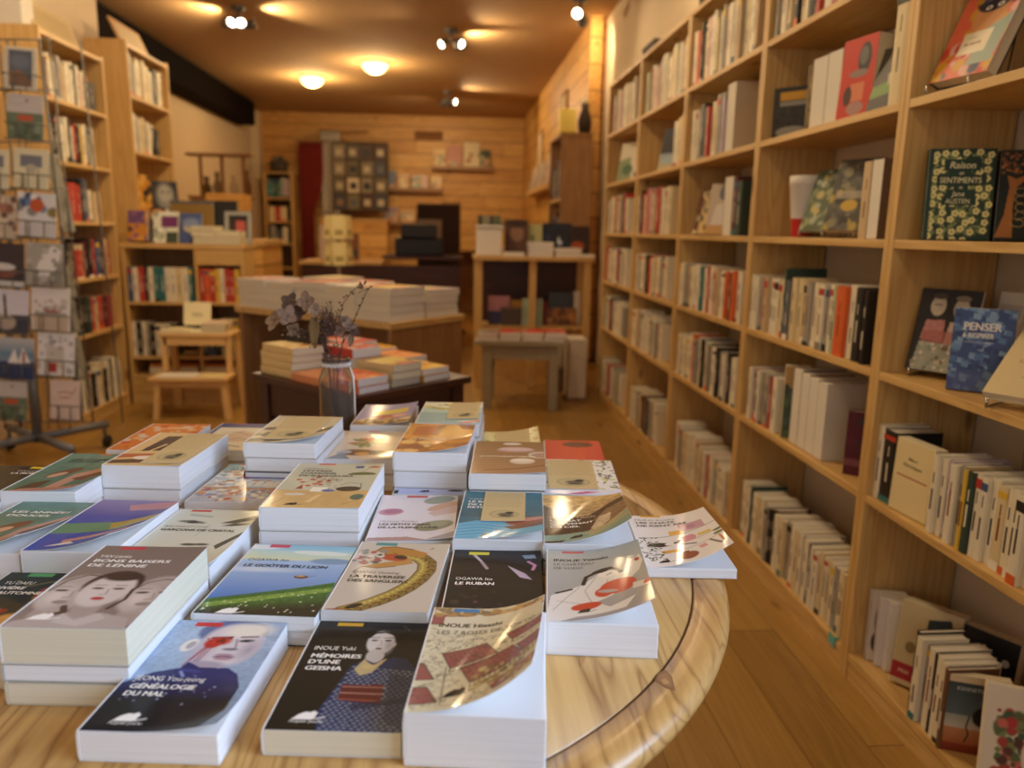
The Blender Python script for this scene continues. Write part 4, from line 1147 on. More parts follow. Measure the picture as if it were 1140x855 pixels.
def pc_art(i):
    A = lambda bg, *o: simple(10, 12, bg, *o, R=5)
    rr_ = random.Random(i)
    return [
        lambda: A('#d8d0b8', ('rect', 1.5, 1, 8.5, 11, '#5c6470'), ('poly', [(1.5, 11), (1.5, 7), (5, 6.4), (8.5, 9.5), (8.5, 11)], '#8a6a52'), ('ell', 5, 4, 3, 2, '#747c88', 0, .8)),
        lambda: A('#c8c2bc', ('rect', 0, 5, 10, 12, '#6a7a62'), ('rect', 3, 5.6, 7, 7, '#c05a36'), ('ell', 5.4, 1.6, .4, .4, '#8a3a30'), ('blots', 12, 1, 8, 9, 12, .4, 1, ['#8a967c', '#53624c'], 2)),
        lambda: A('#e0d8b4', ('rect', 2, 2, 8, 5.6, '#7a7c84'), ('ell', 5, 6, 1.6, 1.4, '#bab49c'), ('rect', 4, 6, 4.2, 12, '#a09878'), ('rect', 7, 6, 7.2, 12, '#a09878')),
        lambda: A('#dcdad8', ('blots', 14, 0, 0, 10, 6, .7, 1.5, ['#3f5178', '#5c83a6', '#8a8a88', '#6a4a44', '#8a7c3c', '#f0efec'], 4), ('ell', 5, 3.4, 1.9, 1.9, '#c65a2c'), ('rect', 0, 8, 10, 12, '#cfc9c6', .6)),
        lambda: A('#aaa69a', ('poly', [(2, 9), (5, 2), (7.5, .6), (9.6, 2), (8.4, 7), (5.4, 9.6)], '#e4e0da'), ('ell', 7.8, 2, .4, .4, '#3a3632'), ('poly', [(4, 12), (9.8, 5), (10, 12)], '#8f8a80'), ('blots', 16, 0, 0, 10, 12, .3, 1, ['#bcb8ac', '#98948a'], 6)),
        lambda: A('#e6e0da', ('ell', 5.4, 6, 2.4, 1.2, '#a0543a'), ('ell', 5, 4.6, 1, .8, '#f4f0ea'), ('rect', .6, 7.6, 9.4, 12, '#c8b49c'), ('rect', .8, 7, 9.2, 7.7, '#9a948c'), ('blots', 14, 1, 3, 9, 7, .4, .9, ['#c2bcb4', '#b4aea6'], 8)),
        lambda: A('#e4e2e0', ('rect', 2.4, 4, 7, 10, '#cac4b8'), ('rect', 3, 8.6, 5, 11, '#b0382c'), ('ell', 4.6, 2.6, .4, .4, '#302c2c'), ('blots', 20, 0, 1, 10, 11, .3, .9, ['#a8a4a6', '#c0bcbe'], 9)),
        lambda: A('#dcc8bc', ('line', [(2.6, 4), (5, 3.4), (7.6, 4), (8.6, 2.4)], .35, '#b46a5c'), ('line', [(3, 5.4), (7, 5.2)], .3, '#b46a5c'), ('rect', 3, 8, 7, 8.3, '#b89a8e')),
        lambda: A('#3e3234', ('ell', 4, 8, 4, 1.8, '#8a5444'), ('ell', 4, 6.6, 3.6, 1, '#d8d2ce'), ('rect', 0, 10.6, 10, 12, '#d0d2cc')),
        lambda: A('#dad6dc', ('rect', 0, 7, 10, 12, '#40424e'), ('ell', 4, 9, 2.8, 2.2, '#b8a898'), ('line', [(4.2, 7.6), (3.8, 1.6)], .7, '#4a3630')),
        lambda: A('#7a90a4', ('grad', 0, 5, '#c8c8c4', '#5f86a4'), ('rect', 0, 7, 10, 12, '#2c3c66'), ('poly', [(3, 7.4), (4.8, 3), (6, 7.4)], '#eeeae4'), ('poly', [(5.6, 7.4), (7, 2.6), (9, 7)], '#e8e2d8'), ('rect', 7, 4, 7.6, 7, '#9a3a34')),
        lambda: A('#c8b8a0', ('blots', 30, 0, 0, 10, 12, .5, 1.4, ['#8a5a48', '#a8745c', '#6a4a40', '#d8c8b0'], 11)),
    ][i % 12]()


PC = [(4, 41, 50, 98, 0, 'card of a grey seascape in a cream border, top of the rack'), (8, 48, 103, 153, 1, 'green and white card with an orange shape, second row of rack'),
      (15, 54, 164, 208, 2, 'cream card with a grey drawing, third row of rack'), (20, 62, 213, 262, 3, 'white card of coloured paint spots around an orange disc'),
      (29, 70, 269, 317, 4, 'grey card with a large white bird'), (35, 78, 319, 367, 5, 'white card with a red boat above sand'), (42, 83, 369, 417, 6, 'white card with a red post and grey sketch'),
      (56, 89, 423, 466, 7, 'pink card with red handwriting at the foot of the rack'),
      (-22, 10, 164, 208, 2, 'cream card cut by the left edge in the third rack row'), (-22, 18, 215, 263, 11, 'brown patterned card cut by the left edge'), (-14, 27, 269, 317, 8, 'dark card with a red boat at the left edge'),
      (-12, 32, 321, 369, 9, 'white card of a guitar at the left edge'), (-4, 38, 375, 421, 10, 'blue card with white sails, lowest left of the rack'), (-6, 30, 424, 466, 1, 'pale card behind the wires below the sails')]
wireMB = None
for x0, x1, y0, y1, k, lab in PC:
    P0, P1, P2 = rack_pt(x0, y1), rack_pt(x1, y1), rack_pt(x0, y0)
    wd, hh = (P1 - P0).length, (P2 - P0).length
    art = pc_art(k)
    M = frame(P0.x, P0.y, P0.z, math.degrees(math.atan2(P1.y - P0.y, P1.x - P0.x)), 4)
    M = M @ Matrix.Rotation(math.atan2(P2.x - P0.x, P2.z - P0.z) * .6, 4, 'Y')
    root = empty('postcard', 'postcard: ' + lab if len(lab.split()) < 14 else lab, 'postcard', M, 'postcards on the wire rack')
    c = sheet('card_front', art, wd, hh, bender(None), 0, MAT['satin_print'], root, th=.001)
    c.matrix_local = Matrix.Rotation(rad(90), 4, 'X')
    # the pocket that holds it is part of the rack
    pk = MB()
    B = lambda u, z, d=-.012: M @ Vector((u, d, z))
    pk.tube([B(-.006, -.004, .03), B(-.006, -.004), B(wd + .006, -.004), B(wd + .006, -.004, .03)], .003, n=6)
    pk.tube([B(-.006, hh * .35, .03), B(-.006, hh * .35), B(wd + .006, hh * .35), B(wd + .006, hh * .35, .03)], .0025, n=6)
    for u in (.04, wd * .33, wd * .72): pk.tube([B(u, -.004), B(u, hh * .35)], .0022, n=6)
    o = pk.build('wire_pocket', MAT['wire'], rack)
    o.matrix_parent_inverse = rack.matrix_world.inverted()
# side-on cards in the pockets that face the bookcase
for q, (px, y0, y1) in enumerate(((66, 170, 216), (77, 212, 258), (79, 296, 332), (83, 334, 372), (92, 377, 425))):
    P0, P2 = rack_pt(px - 6, y1, ry + .06), rack_pt(px - 6, y0, ry + .06)
    M = frame(P0.x, P0.y, P0.z, 72, 8)
    root = empty('postcard', f"{ORD[q]} grey card from the top seen nearly edge-on at the rack's right", 'postcard', M, 'postcards on the wire rack')
    c = sheet('card_front', simple(10, 12, '#8f8b7e', ('blots', 10, 0, 0, 10, 12, 1, 2, ['#7f7b6e', '#9c988a', '#76736a'], q), R=4), .075, (P2 - P0).length, bender(None), 0, MAT['satin_print'], root, th=.001)
    c.matrix_local = Matrix.Rotation(rad(90), 4, 'X')
wm = MB()
for x0, x1, dy in ((2, 50, -.10), (-26, 22, -.10), (47, 95, .05), (12, 62, .1)):
    for s_ in (0, 1):
        wm.tube([rack_pt((x0, x0)[s_] + (0 if s_ == 0 else 0) + (-4 if s_ == 0 else 42), 44, ry + dy), rack_pt(x1 + (-4 if s_ == 0 else 42), 470, ry + dy)], .004, n=6)
for yy in (44, 100, 158, 210, 265, 318, 368, 420, 470):
    wm.tube([rack_pt(-24 + (yy - 44) * .11, yy, ry - .10), rack_pt(44 + (yy - 44) * .11, yy, ry - .10), rack_pt(58 + (yy - 44) * .11, yy, ry + .1)], .0035, n=6)
for k in range(7): wm.tube([rack_pt(k * 12 + 2, 424, ry - .06), rack_pt(k * 12 + 6, 478, ry - .06)], .0025, n=6)
o = wm.build('wire_frame', MAT['wire'], rack); o.matrix_parent_inverse = rack.matrix_world.inverted()

# ================================================================== DISPLAY TABLES BEHIND THE ROUND TABLE
PALS = ['#d9503a', '#e0b23a', '#c8b8c4', '#e8dcc4', '#d07a4a', '#8fa0b8', '#c23b32', '#e6cfa0', '#b9c0a8', '#d88a84', '#3f4f6a', '#efe6d2']


def pile_art(seed, w=14, h=20, pal=None):
    r = random.Random(seed)
    pal = pal or PALS
    a = Art(w, h, r.choice(pal), 3)
    a.blots(10, 0, h * .2, w, h, 1, 3, [r.choice(pal) for _ in range(4)], seed)
    if r.random() < .6: a.rect(0, r.uniform(0, h * .6), w, r.uniform(h * .6, h), r.choice(pal), .8)
    return a


def pile(M, W, D, z, ts, seed, name, group, pal=None, cream=False, spine=None):
    r = random.Random(seed)
    zz = z
    for i, t in enumerate(ts):
        top = i == len(ts) - 1
        J = M @ Matrix.Translation((r.uniform(-.004, .004), r.uniform(-.004, .004), 0)) @ Matrix.Rotation(rad(r.uniform(-1.5, 1.5)), 4, 'Z')
        pos = 'single book,' if len(ts) == 1 else ('topmost book,' if top else f"{ORD[i]} book up,")
        flat_book(J, W, D, zz, zz + t - .0006, f"{pos} {name}", cover=r.choice(pal or PALS), art=pile_art(seed * 7 + i, pal=pal) if top else None, group=group, cream=cream, spine=spine)
        zz += t


# dark hexagon-cornered table with pocket books
dk = Matrix.Translation((-.262, 2.095, 0)) @ Matrix.Rotation(rad(44), 4, 'Z')        # origin at the near corner, x to the right edge, y to the left edge
DT = .695
r = empty('dark_table', 'low dark wood table of pocket books behind the vase', 'table', dk)
MB().box(-.01, .455, -.01, .51, DT - .022, DT).build('table_top', MAT['dark_wood'], r, .003)
for x, y in ((.01, .01), (.395, .01), (.01, .45), (.395, .45)):
    MB().box(x, x + .045, y, y + .045, 0, DT - .023).build('leg', MAT['dark_wood'], r, .002)
MB().box(.055, .395, .018, .036, DT - .13, DT - .023).box(.018, .036, .055, .45, DT - .13, DT - .023).box(.055, .395, .465, .483, DT - .13, DT - .023).box(.41, .428, .055, .45, DT - .13, DT - .023).build('apron', MAT['dark_wood'], r)
MB().box(.03, .42, .03, .47, .25, .27).build('lower_shelf', MAT['dark_wood'], r)
r = empty('storage_box', 'tan wooden box under the dark table', 'box', dk @ Matrix.Translation((.22, .10, .2705)))
MB().box(0, .14, 0, .14, 0, .16).build('box_body', MAT['plank_wall_x'], r)
MB().box(-.004, .144, -.004, .144, .16, .175).build('lid', MAT['plank_wall_x'], r)
# books have their spines to the left edge and fore-edges to the right
Gd = 'pocket books piled on the dark table'
# spine edge runs along local y: book frame rotated so its foot looks to the left-front edge
LF = lambda x, y, a=0: dk @ Matrix.Translation((x, y, DT + .0006)) @ Matrix.Rotation(rad(a), 4, 'Z')
OR = ['#d9903a', '#e2b84a', '#c86a3a', '#e8cf90']
pile(LF(.02, .325), .112, .17, 0, [.024, .024, .023, .023], 101, 'cream pile at left corner of dark table', Gd, ['#d8a860', '#e2c888', '#c8783e'], True, '#e0bf80')
pile(LF(.012, .15), .112, .165, 0, [.026], 102, 'orange book pile nearest the vase on dark table', Gd, ['#d08a58', '#c8b070'], True, '#d98a5a')
pile(LF(.02, .005, 2), .112, .14, 0, [.02, .024], 103, 'red and yellow pile behind the vase', Gd, ['#c83c2e', '#e2b83c', '#d8702e'])
pile(LF(.150, .015, 2), .112, .165, 0, [.022, .022, .022], 104, 'striped yellow pile in front on dark table', Gd, ['#d8b03a', '#b85a3a', '#8a5a34', '#e0c860'], True, '#cdb98a')
pile(LF(.268, .012, 1), .112, .165, 0, [.020, .020], 105, 'white-edged yellow pile in the dark table front row', Gd, ['#dba13a', '#e6c04a', '#c8763a'])
pile(LF(.345, .185, 1), .105, .165, 0, [.024, .022], 106, 'orange-topped pile at right corner of dark table', Gd, ['#e08a48', '#e8a060'])
pile(LF(.15, .20, 1), .112, .165, 0, [.032, .03, .03], 107, 'tall lilac-edged pile in the middle of dark table', Gd, ['#d8472e', '#c0c4bc', '#b83a2a'])
pile(LF(.235, .325, -1), .112, .165, 0, [.032, .03, .028], 108, 'tall white pile at the back of dark table', Gd, ['#9aa8a4', '#c84a3a', '#d8d2c6'])
pile(LF(.35, .345, -1), .10, .155, 0, [.03, .026], 109, 'yellow pile at the back right of dark table', Gd, ['#e0b038', '#d8902e'])
a = simple(11, 17, '#161412', ('rect', 1, 2, 10, 3, '#3a3632'))
face_book(LF(.14, .34, 0) @ Matrix.Rotation(rad(-62), 4, 'X') @ Matrix.Translation((0, 0, 0)), .15, .012, .012, simple(15, 1.2, '#151311'), 'thin black notebook lying across the dark table', spine='#151311') if False else None
r = empty('tablet', 'black slate propped between piles on dark table', 'slate', LF(.135, .325, 12))
MB().box(0, .012, 0, .16, 0, .115, '#171513').build('slate_board', MAT['satin_print'], r, .002)
MB().box(-.003, .015, -.003, .0, 0, .118, '#2a2622').build('slate_edge', MAT['satin_print'], r)

# long pale display table behind it
mt = Matrix.Translation((-.215, 2.915, 0)) @ Matrix.Rotation(rad(50.5), 4, 'Z')
MTZ = .80
r = empty('display_table', 'pale wooden display table stacked with white-edged books', 'table', mt)
MB().box(-.01, .43, -.01, .94, MTZ - .025, MTZ).build('table_top', MAT['pine_x'], r, .002)
MB().box(.0, .42, .0, .02, 0, MTZ - .026).build('end_panel', MAT['brown_board'], r)
MB().box(.0, .42, .90, .92, 0, MTZ - .026).build('end_panel', MAT['brown_board'], r)
MB().box(.35, .37, .02, .90, 0, MTZ - .026).build('middle_panel', MAT['brown_board'], r)
MB().box(.02, .35, .02, .90, .08, .10).build('lower_shelf', MAT['pine_x'], r)
Gm = 'books piled on the pale display table'
PM = ['#c8b0b4', '#d88a78', '#e2cf9a', '#c8cdb4', '#efe8d8', '#d04a3c', '#d9c46a', '#b8a898', '#e0b0a0']
k = 0
for i in range(2):
    for j in range(5):
        hgt = [.128, .125, .13, .12, .125][j] if i == 0 else [.085, .11, .10, .12, .13][(i + j) % 5]
        nb = 4 if i == 0 or j == 0 else 3
        nm = f"{ORD[j]} pile from near end, {['front', 'back'][i]} row of display table"
        pile(mt @ Matrix.Translation((.005 + i * .21, .010 + j * .184, 0)), .198, .176, MTZ + .0006, [hgt / nb] * nb, 200 + k, nm, Gm, PM, spine='#ddd3bd')
        k += 1
r = empty('storage_box', 'grey cardboard box in the recess under display table', 'box', mt @ Matrix.Translation((.06, .50, .1005)))
MB().box(0, .2, 0, .28, 0, .40, '#b0a58e').build('box_body', MAT['matte_print'], r, .003)
MB().box(-.003, .203, -.003, .283, .40, .42, '#a59a84').build('lid', MAT['matte_print'], r)

# ================================================================== GREY SIDE TABLE AND REAR UNIT, RIGHT OF THE AISLE
gx, gy = .215, 4.92
r = empty('side_table', 'small grey painted table in front of the rear pine shelves', 'table', Matrix.Translation((gx, gy, 0)) @ Matrix.Rotation(rad(-6), 4, 'Z'))
MB().box(-.05, .54, -.03, .40, .425, .455).build('table_top', MAT['grey_wood'], r, .003)
for x, y in ((0, 0), (.43, 0), (0, .33), (.43, .33)): MB().box(x, x + .06, y, y + .05, 0, .425).build('leg', MAT['grey_wood'], r, .002)
MB().box(.06, .43, .01, .03, .33, .425).box(.06, .43, .35, .37, .33, .425).box(.01, .03, .05, .33, .33, .425).box(.46, .48, .05, .33, .33, .425).build('apron', MAT['grey_wood'], r)
gm = r.matrix_world.copy()
Gg = 'books lying on the grey side table'
for q, (x, cc) in enumerate(((-.03, '#6a6258'), (.11, '#a89a84'), (.25, '#d8c0aa'), (.40, '#e2cba8'))):
    pile(gm @ Matrix.Translation((x, -.01, 0)), .13, .19, .4556, [.022, .024 + .004 * q], 300 + q, f"{ORD[q]} pile from the left on grey side table", Gg, [cc, '#c83c30', '#b0a898'])
rm = Matrix.Translation((.19, 5.60, 0))
r = empty('shelf_table', 'open pine shelf table at the far end of the aisle', 'shelf', rm)
MB().box(-.01, .86, -.02, .40, .935, .965).build('table_top', MAT['pine_x'], r, .002)
for x in (.0, .39, .79): MB().box(x, x + .05, 0, .05, 0, .935).build('leg', MAT['pine_z'], r, .002)
for x in (.0, .79): MB().box(x, x + .05, .33, .38, 0, .935).build('leg', MAT['pine_z'], r, .002)
MB().box(.05, .79, .02, .36, .44, .46).build('shelf', MAT['pine_x'], r)
MB().box(.05, .79, .34, .36, .46, .93).build('back_panel', MAT['dark_wood'], r)
def rf(x, y, z, W, H, T, bg, lab, ops=(), lean=6, phi=0): face_book(rm @ frame(x, y, z, phi, lean), W, H, T, simple(W * 100, H * 100, bg, *ops, R=4), lab, spine=bg)


r = empty('white_box', 'white plastic bin on the left of the rear shelf table', 'bin', rm @ Matrix.Translation((.0, .04, .9655)))
MB().box(.01, .19, 0, .2, 0, .20).build('bin_body', MAT['white_plastic'], r, .008)
MB().box(.0, .20, -.01, .21, .20, .215).build('rim', MAT['white_plastic'], r, .004)
for q in range(4): rf(.015 + q * .042, .06 + .0 * q, 1.181, .036, .07, .02, ['#3f4a3c', '#8a8a7c', '#4b5148', '#5a6a5c'][q], f"{ORD[q]} small dark packet sticking out of the white bin", lean=0)
rf(.215, .12, .9655, .17, .26, .02, '#5a3a2c', 'brown portrait book standing on the rear shelf table', [('ell', 9, 10, 5, 6, '#8a6a52'), ('ell', 9, 3, 8, 3, '#3c2820')])
rf(.375, .15, .9655, .12, .23, .02, '#a8a878', 'green-yellow book standing on the rear shelf table', [('rect', 4, 8, 6, 23, '#6a7050')])
rf(.50, .18, .9655, .22, .24, .02, '#1c2438', 'dark blue book with a white mark on rear shelf table', [('ell', 13, 13, 2, 3, '#c8d4e0'), ('blots', 14, 0, 0, 22, 12, 1, 2.4, ['#2a3a60', '#141a28'], 3)])
rf(.70, .16, .9655, .15, .22, .02, '#2a1c18', 'dark book with an orange glow on rear shelf table', [('ell', 6, 15, 5, 4, '#a04a26')])
for q, (x, ww, n_) in enumerate(((.20, .15, 1), (.385, .175, 3), (.575, .19, 2), (.77, .09, 1))):
    pile(rm @ Matrix.Translation((x, 0, 0)), ww, .12, .9656, [[.03], [.035] * 3, [.032] * 2, [.022]][q], 320 + q, f"{ORD[q]} white pile from the left on rear shelf table", 'white piles on the rear shelf table', ['#e2d4c4', '#d8ccbc'])
for q, (x, z, W, H, bg, lab, ops) in enumerate([(.10, .4606, .16, .21, '#3c3a6a', 'pink and blue book under the rear shelf table', [('rect', 0, 0, 16, 11, '#c08a94')]), (.27, .4606, .10, .18, '#b8862c', 'ochre book under the rear shelf table', []),
      (.47, .4606, .07, .17, '#8a2a24', 'red book under the rear shelf table', []), (.55, .4606, .18, .24, '#3c4650', 'dark book with white snow scene under rear shelf table', [('ell', 9, 17, 7, 4, '#c8c4bc')]), (.74, .4606, .045, .25, '#d8d0c0', 'narrow white book under rear shelf table at right', [])]):
    rf(x, .10, z, W, H, .02, bg, lab, ops)
rf(.345, .03, .4606, .15, .20, .015, '#9aa890', 'mint book at the front of the lower rear shelf', [('blots', 10, 0, 0, 15, 20, 1, 3, ['#a8b4a0', '#8c9a84'], 4)], lean=4)
rf(.19, .045, .4606, .16, .13, .02, '#4e3c34', 'dark brown book before the pink and blue one on rear shelves', [], lean=4)
rf(.53, .035, .4606, .22, .13, .02, '#8a5a2c', 'brown patterned book before the snow scene on rear shelves', [('blots', 14, 0, 0, 22, 13, 1, 3, ['#5a3418', '#b0783a'], 6)])
r = empty('white_carton', 'white carton leaning beside the grey side table', 'box', Matrix.Translation((.80, 5.16, 0)))
MB().box(.02, .14, .0, .2, .02, .43, '#d8ccb8').build('carton_body', MAT['matte_print'], r, .003)
MB().box(.0, .16, -.02, .22, 0, .02, '#8a6a48').build('carton_base', MAT['matte_print'], r)
r = empty('white_carton', 'pale low carton behind the grey side table leg', 'box', Matrix.Translation((.79, 5.44, 0)))
MB().box(0, .16, 0, .15, .18, .34, '#b8a88c').build('carton_body', MAT['matte_print'], r, .003)
MB().box(-.01, .17, -.01, .16, 0, .18, '#8a6a48').build('carton_base', MAT['matte_print'], r)

# brown cabinet beyond the right bookcases
r = empty('cabinet', 'brown wooden cabinet beyond the right bookcases', 'cabinet', Matrix.Translation((.93, 6.62, 0)))
MB().box(0, .255, 0, .02, 0, 1.93).build('side_panel', MAT['brown_board'], r)
MB().box(0, .255, .73, .75, 0, 1.93).build('side_panel', MAT['brown_board'], r)
MB().box(-.01, .26, -.01, .76, 1.93, 1.95).build('top', MAT['brown_board'], r)
for z in (.1, .55, 1.0, 1.40): MB().box(0, .25, .02, .73, z, z + .02).build('shelf', MAT['pine_y'], r)
r.location.x = .932
fill_row(.945, 7.34, 1.4206, -90, .70, [('ksgvkmgsgkgwsk', (3.5, 6), (26, 34))], 'upper shelf of brown cabinet', 'books in the brown cabinet', 91, False, depth=(.15, .18))
fill_row(.945, 7.34, 1.0206, -90, .70, [('kkgsnkmgskgsk', (3.5, 6), (22, 30))], 'lower shelf of brown cabinet', 'books in the brown cabinet', 92, False, depth=(.15, .18))
r = empty('paper_bag', 'yellow paper bag on top of the brown cabinet', 'bag', Matrix.Translation((.918, 6.68, 1.9505)))
MB().box(0, .14, 0, .12, 0, .02, '#d8c060').build('bag_base', MAT['matte_print'], r)
MB().box(.004, .136, .004, .116, .02, .2, '#e4cc6a').build('bag_body', MAT['matte_print'], r, .006)
r = empty('dark_vase', 'dark vase with pale stopper on top of the brown cabinet', 'vase', Matrix.Translation((1.13, 6.70, 1.9505)))
MB().lathe([(0, 0), (.045, 0), (.06, .10), (.03, .2), (.035, .24), (0, .24)], col=(50, 36, 24)).build('vase_body', MAT['matte_print'], r)
MB().ball((0, 0, .26), .028, (190, 176, 140)).build('stopper', MAT['matte_print'], r)

# ================================================================== BACK OF THE SHOP
r = empty('desk', 'dark red-brown sales desk in front of the plank wall', 'desk', Matrix.Translation((-1.42, 7.55, 0)))
MB().box(0, .78, 0, .6, .80, .83).build('desk_top', MAT['beech'], r)
MB().box(.78, 1.55, 0, .6, .86, .89).build('desk_top', MAT['dark_wood'], r)
MB().box(.02, 1.53, .02, .05, 0, .80).build('front_panel', MAT['dark_wood'], r)
for x in (.02, 1.48): MB().box(x, x + .05, .05, .58, 0, .80).build('side_panel', MAT['dark_wood'], r)
r = empty('desk_chair', 'dark high-backed chair behind the desk', 'chair', Matrix.Translation((-.10, 8.66, 0)))
MB().box(-.25, .22, 0, .07, .55, 1.42, '#2a120c').build('backrest', MAT['matte_print'], r, .02)
MB().box(-.25, .22, -.45, 0, .42, .5, '#2a120c').build('seat', MAT['matte_print'], r, .02)
MB().tube([(0, -.2, .08), (0, -.2, .42)], .03).build('post', MAT['black'], r)
for k in range(5): MB().tube([(0, -.2, .07), (.28 * math.cos(k * 1.257), -.2 + .28 * math.sin(k * 1.257), .04)], .02).build('leg', MAT['black'], r)
MB().box(-.24, .02, -.02, -.001, .95, 1.25, '#8a7a6c').build('cloth_over_back', MAT['matte_print'], r)
r = empty('printer', 'black printer on the dark end of the desk', 'printer', Matrix.Translation((-.52, 7.62, .8905)))
MB().box(0, .46, 0, .36, 0, .17).build('printer_body', MAT['black'], r, .01)
MB().box(.06, .40, -.05, .3, .171, .30).build('screen_head', MAT['black'], r, .01)
MB().box(.04, .42, -.08, 0, .02, .035).build('paper_tray', MAT['black'], r)
rr = random.Random(4)
for q, (x, W, H, bg, lab) in enumerate(((-1.26, .20, .33, '#c8b4a4', 'pale pink poster box standing on the beech desk end'), (-1.03, .15, .26, '#8a5a38', 'small brown book standing on the beech desk end'))):
    face_book(frame(x, 7.75, .8306, 0, 4), W, H, .06, simple(W * 100, H * 100, bg, ('rect', 5, H * 60, 14, H * 90, '#4a444c'), R=3), lab, spine=bg)
# cream card spinner standing on the aisle side of the desk
r = empty('card_spinner', 'cream card spinner in front of the desk', 'rack', Matrix.Translation((-.86, 6.2, 0)))
MB().tube([(0, 0, .03), (0, 0, 1.28)], .015).build('post', MAT['steel'], r)
MB().lathe([(.0, 0), (.2, 0), (.19, .02), (.02, .035), (0, .035)], col=(150, 140, 110)).build('base', MAT['satin_print'], r)
for k in range(6):
    an = k * PI / 3 + .2
    for z in (.86, 1.06):
        M = Matrix.Rotation(an, 4, 'Z') @ Matrix.Translation((-.05, -.105, z)) @ Matrix.Rotation(rad(-6), 4, 'X')
        MB().box(0, .10, 0, .004, 0, .18, '#e6d69a').box(.02, .08, -.001, 0, .03, .07, '#a8985a').build('card_pocket', MAT['matte_print'], r, M=M)
# boxes along the far right side on the plank wall
for q, (x, y, z, cc, W, H, lab) in enumerate(((.40, 10.6, .9006, '#c8b8a0', .5, .25, 'white and yellow parcel on the far right ledge'), (.48, 10.61, 1.1512, '#b8a070', .36, .14, 'tan parcel lying on the white and yellow one'), (-.10, 11.0, .9006, '#8a6a30', .26, .62, 'gold framed picture standing on the far ledge'))):
    r = empty('parcel', lab, 'parcel', Matrix.Translation((x, y, z)))
    MB().box(0, W, 0, .2, 0, H, cc).build('parcel_body', MAT['matte_print'], r, .004)
    MB().box(.04, W - .04, -.002, -.0002, .04, H - .04, ['#d8b45a', '#8a7448', '#c8b898'][q]).build('parcel_face', MAT['matte_print'], r)
r = empty('ledge', 'low wooden ledge along the far right of the plank wall', 'ledge', Matrix.Translation((-.22, 10.5, 0)))
MB().box(0, 1.35, 0, 1.2, .86, .90).build('ledge_top', MAT['pine_x'], r)
for x in (.02, 1.25): MB().box(x, x + .06, .05, 1.15, 0, .86).build('side_panel', MAT['brown_board'], r)
MB().box(.08, 1.25, .6, .62, 0, .86).build('back_panel', MAT['brown_board'], r)


def wall_shelf(x0, x1, z, lab, books, y=YB):
    r = empty('wall_shelf', lab, 'shelf', Matrix.Translation((x0, y, z)))
    MB().box(0, x1 - x0, -.16, -.001, -.025, 0).build('shelf_board', MAT['brown_board'], r)
    MB().box(0, x1 - x0, -.16, -.15, 0, .03).build('front_lip', MAT['brown_board'], r)
    for x, W, H, bg, bl in books:
        face_book(frame(x0 + x, y - .12, z + .0006, 0, 12), W, H, .012, simple(W * 100, H * 100, bg, ('blots', 8, 0, H * 30, W * 100, H * 100, 2, 5, ['#d8a878', '#b88a6a', '#e0cfa0', '#9aa890'], int(x * 100)), R=2), bl, spine=bg)


wall_shelf(-.27, .70, 2.10, 'upper wall shelf on the plank wall', [(.02, .20, .30, '#e2c48a', 'cream book at left on upper wall shelf'), (.25, .22, .36, '#c8907a', 'pink book on upper wall shelf'), (.50, .26, .42, '#e0cfa4', 'tall cream book on upper wall shelf'), (.78, .14, .30, '#4a5a48', 'dark green book at right of upper wall shelf')])
wall_shelf(-1.12, -.10, 1.75, 'lower wall shelf on the plank wall', [(.05, .22, .30, '#7c8a98', 'blue-grey book at left on lower wall shelf'), (.29, .20, .26, '#d8b08a', 'tan book on lower wall shelf'), (.52, .26, .24, '#d8b8a8', 'pale pink book on lower wall shelf'), (.82, .18, .24, '#e0c088', 'cream book at right on lower wall shelf')])
wall_shelf(-1.12, -.10, 1.22, 'lowest wall shelf partly hidden by the chair', [(.08, .22, .26, '#a88a94', 'mauve book on lowest wall shelf'), (.34, .22, .22, '#c89a6a', 'tan book on lowest wall shelf'), (.60, .26, .2, '#b0604a', 'red-brown book on lowest wall shelf')])
t = MB().box(-.55, -.10, YB - .03, YB - .001, 2.53, 2.67, '#8a5c2c').box(-.52, -.13, YB - .034, YB - .03, 2.58, 2.60, '#6a441e').box(-.52, -.13, YB - .034, YB - .03, 2.62, 2.64, '#6a441e').build('air_vent', MAT['matte_print']); tag(t, 'brown vent high on the plank wall', 'vent')
# curtain, notice board, bookshelf in the back left corner
r = empty('curtain', 'dark red curtain hanging against the plank wall', 'curtain', Matrix.Translation((-2.30, 12.55, 0)))
mb = MB(); n_ = 40
vs, fs = [], []
for i in range(13):
    z = .55 + (2.42 - .55) * i / 12
    sq = .62 if z < 1.55 else 1.0
    sq = .55 + .45 * min(1, max(0, (z - 1.35) / .5)) if z < 1.85 else 1.0
    for j in range(n_ + 1):
        vs.append((.36 * j / n_ * sq, -.03 - .02 * math.sin(j * 1.4), z))
for i in range(12):
    for j in range(n_): fs.append((i * (n_ + 1) + j, i * (n_ + 1) + j + 1, (i + 1) * (n_ + 1) + j + 1, (i + 1) * (n_ + 1) + j))
mb.add(vs, fs, smooth=True)
c = mb.build('drape', MAT['cloth_red'], r); so = c.modifiers.new('thickness', 'SOLIDIFY'); so.thickness = .004
MB().tube([(-.06, -.03, 2.44), (.46, -.03, 2.44)], .012).build('curtain_rod', MAT['brown_board'], r)
r = empty('grey_drape', 'grey cloth hanging right of the red curtain', 'curtain', Matrix.Translation((-1.98, 12.62, 0)))
vs, fs = [], []
for i in range(9):
    z = 1.30 + 1.30 * i / 8
    for j in range(25): vs.append((.30 * j / 24, -.02 - .012 * math.sin(j * 1.3), z))
for i in range(8):
    for j in range(24): fs.append((i * 25 + j, i * 25 + j + 1, (i + 1) * 25 + j + 1, (i + 1) * 25 + j))
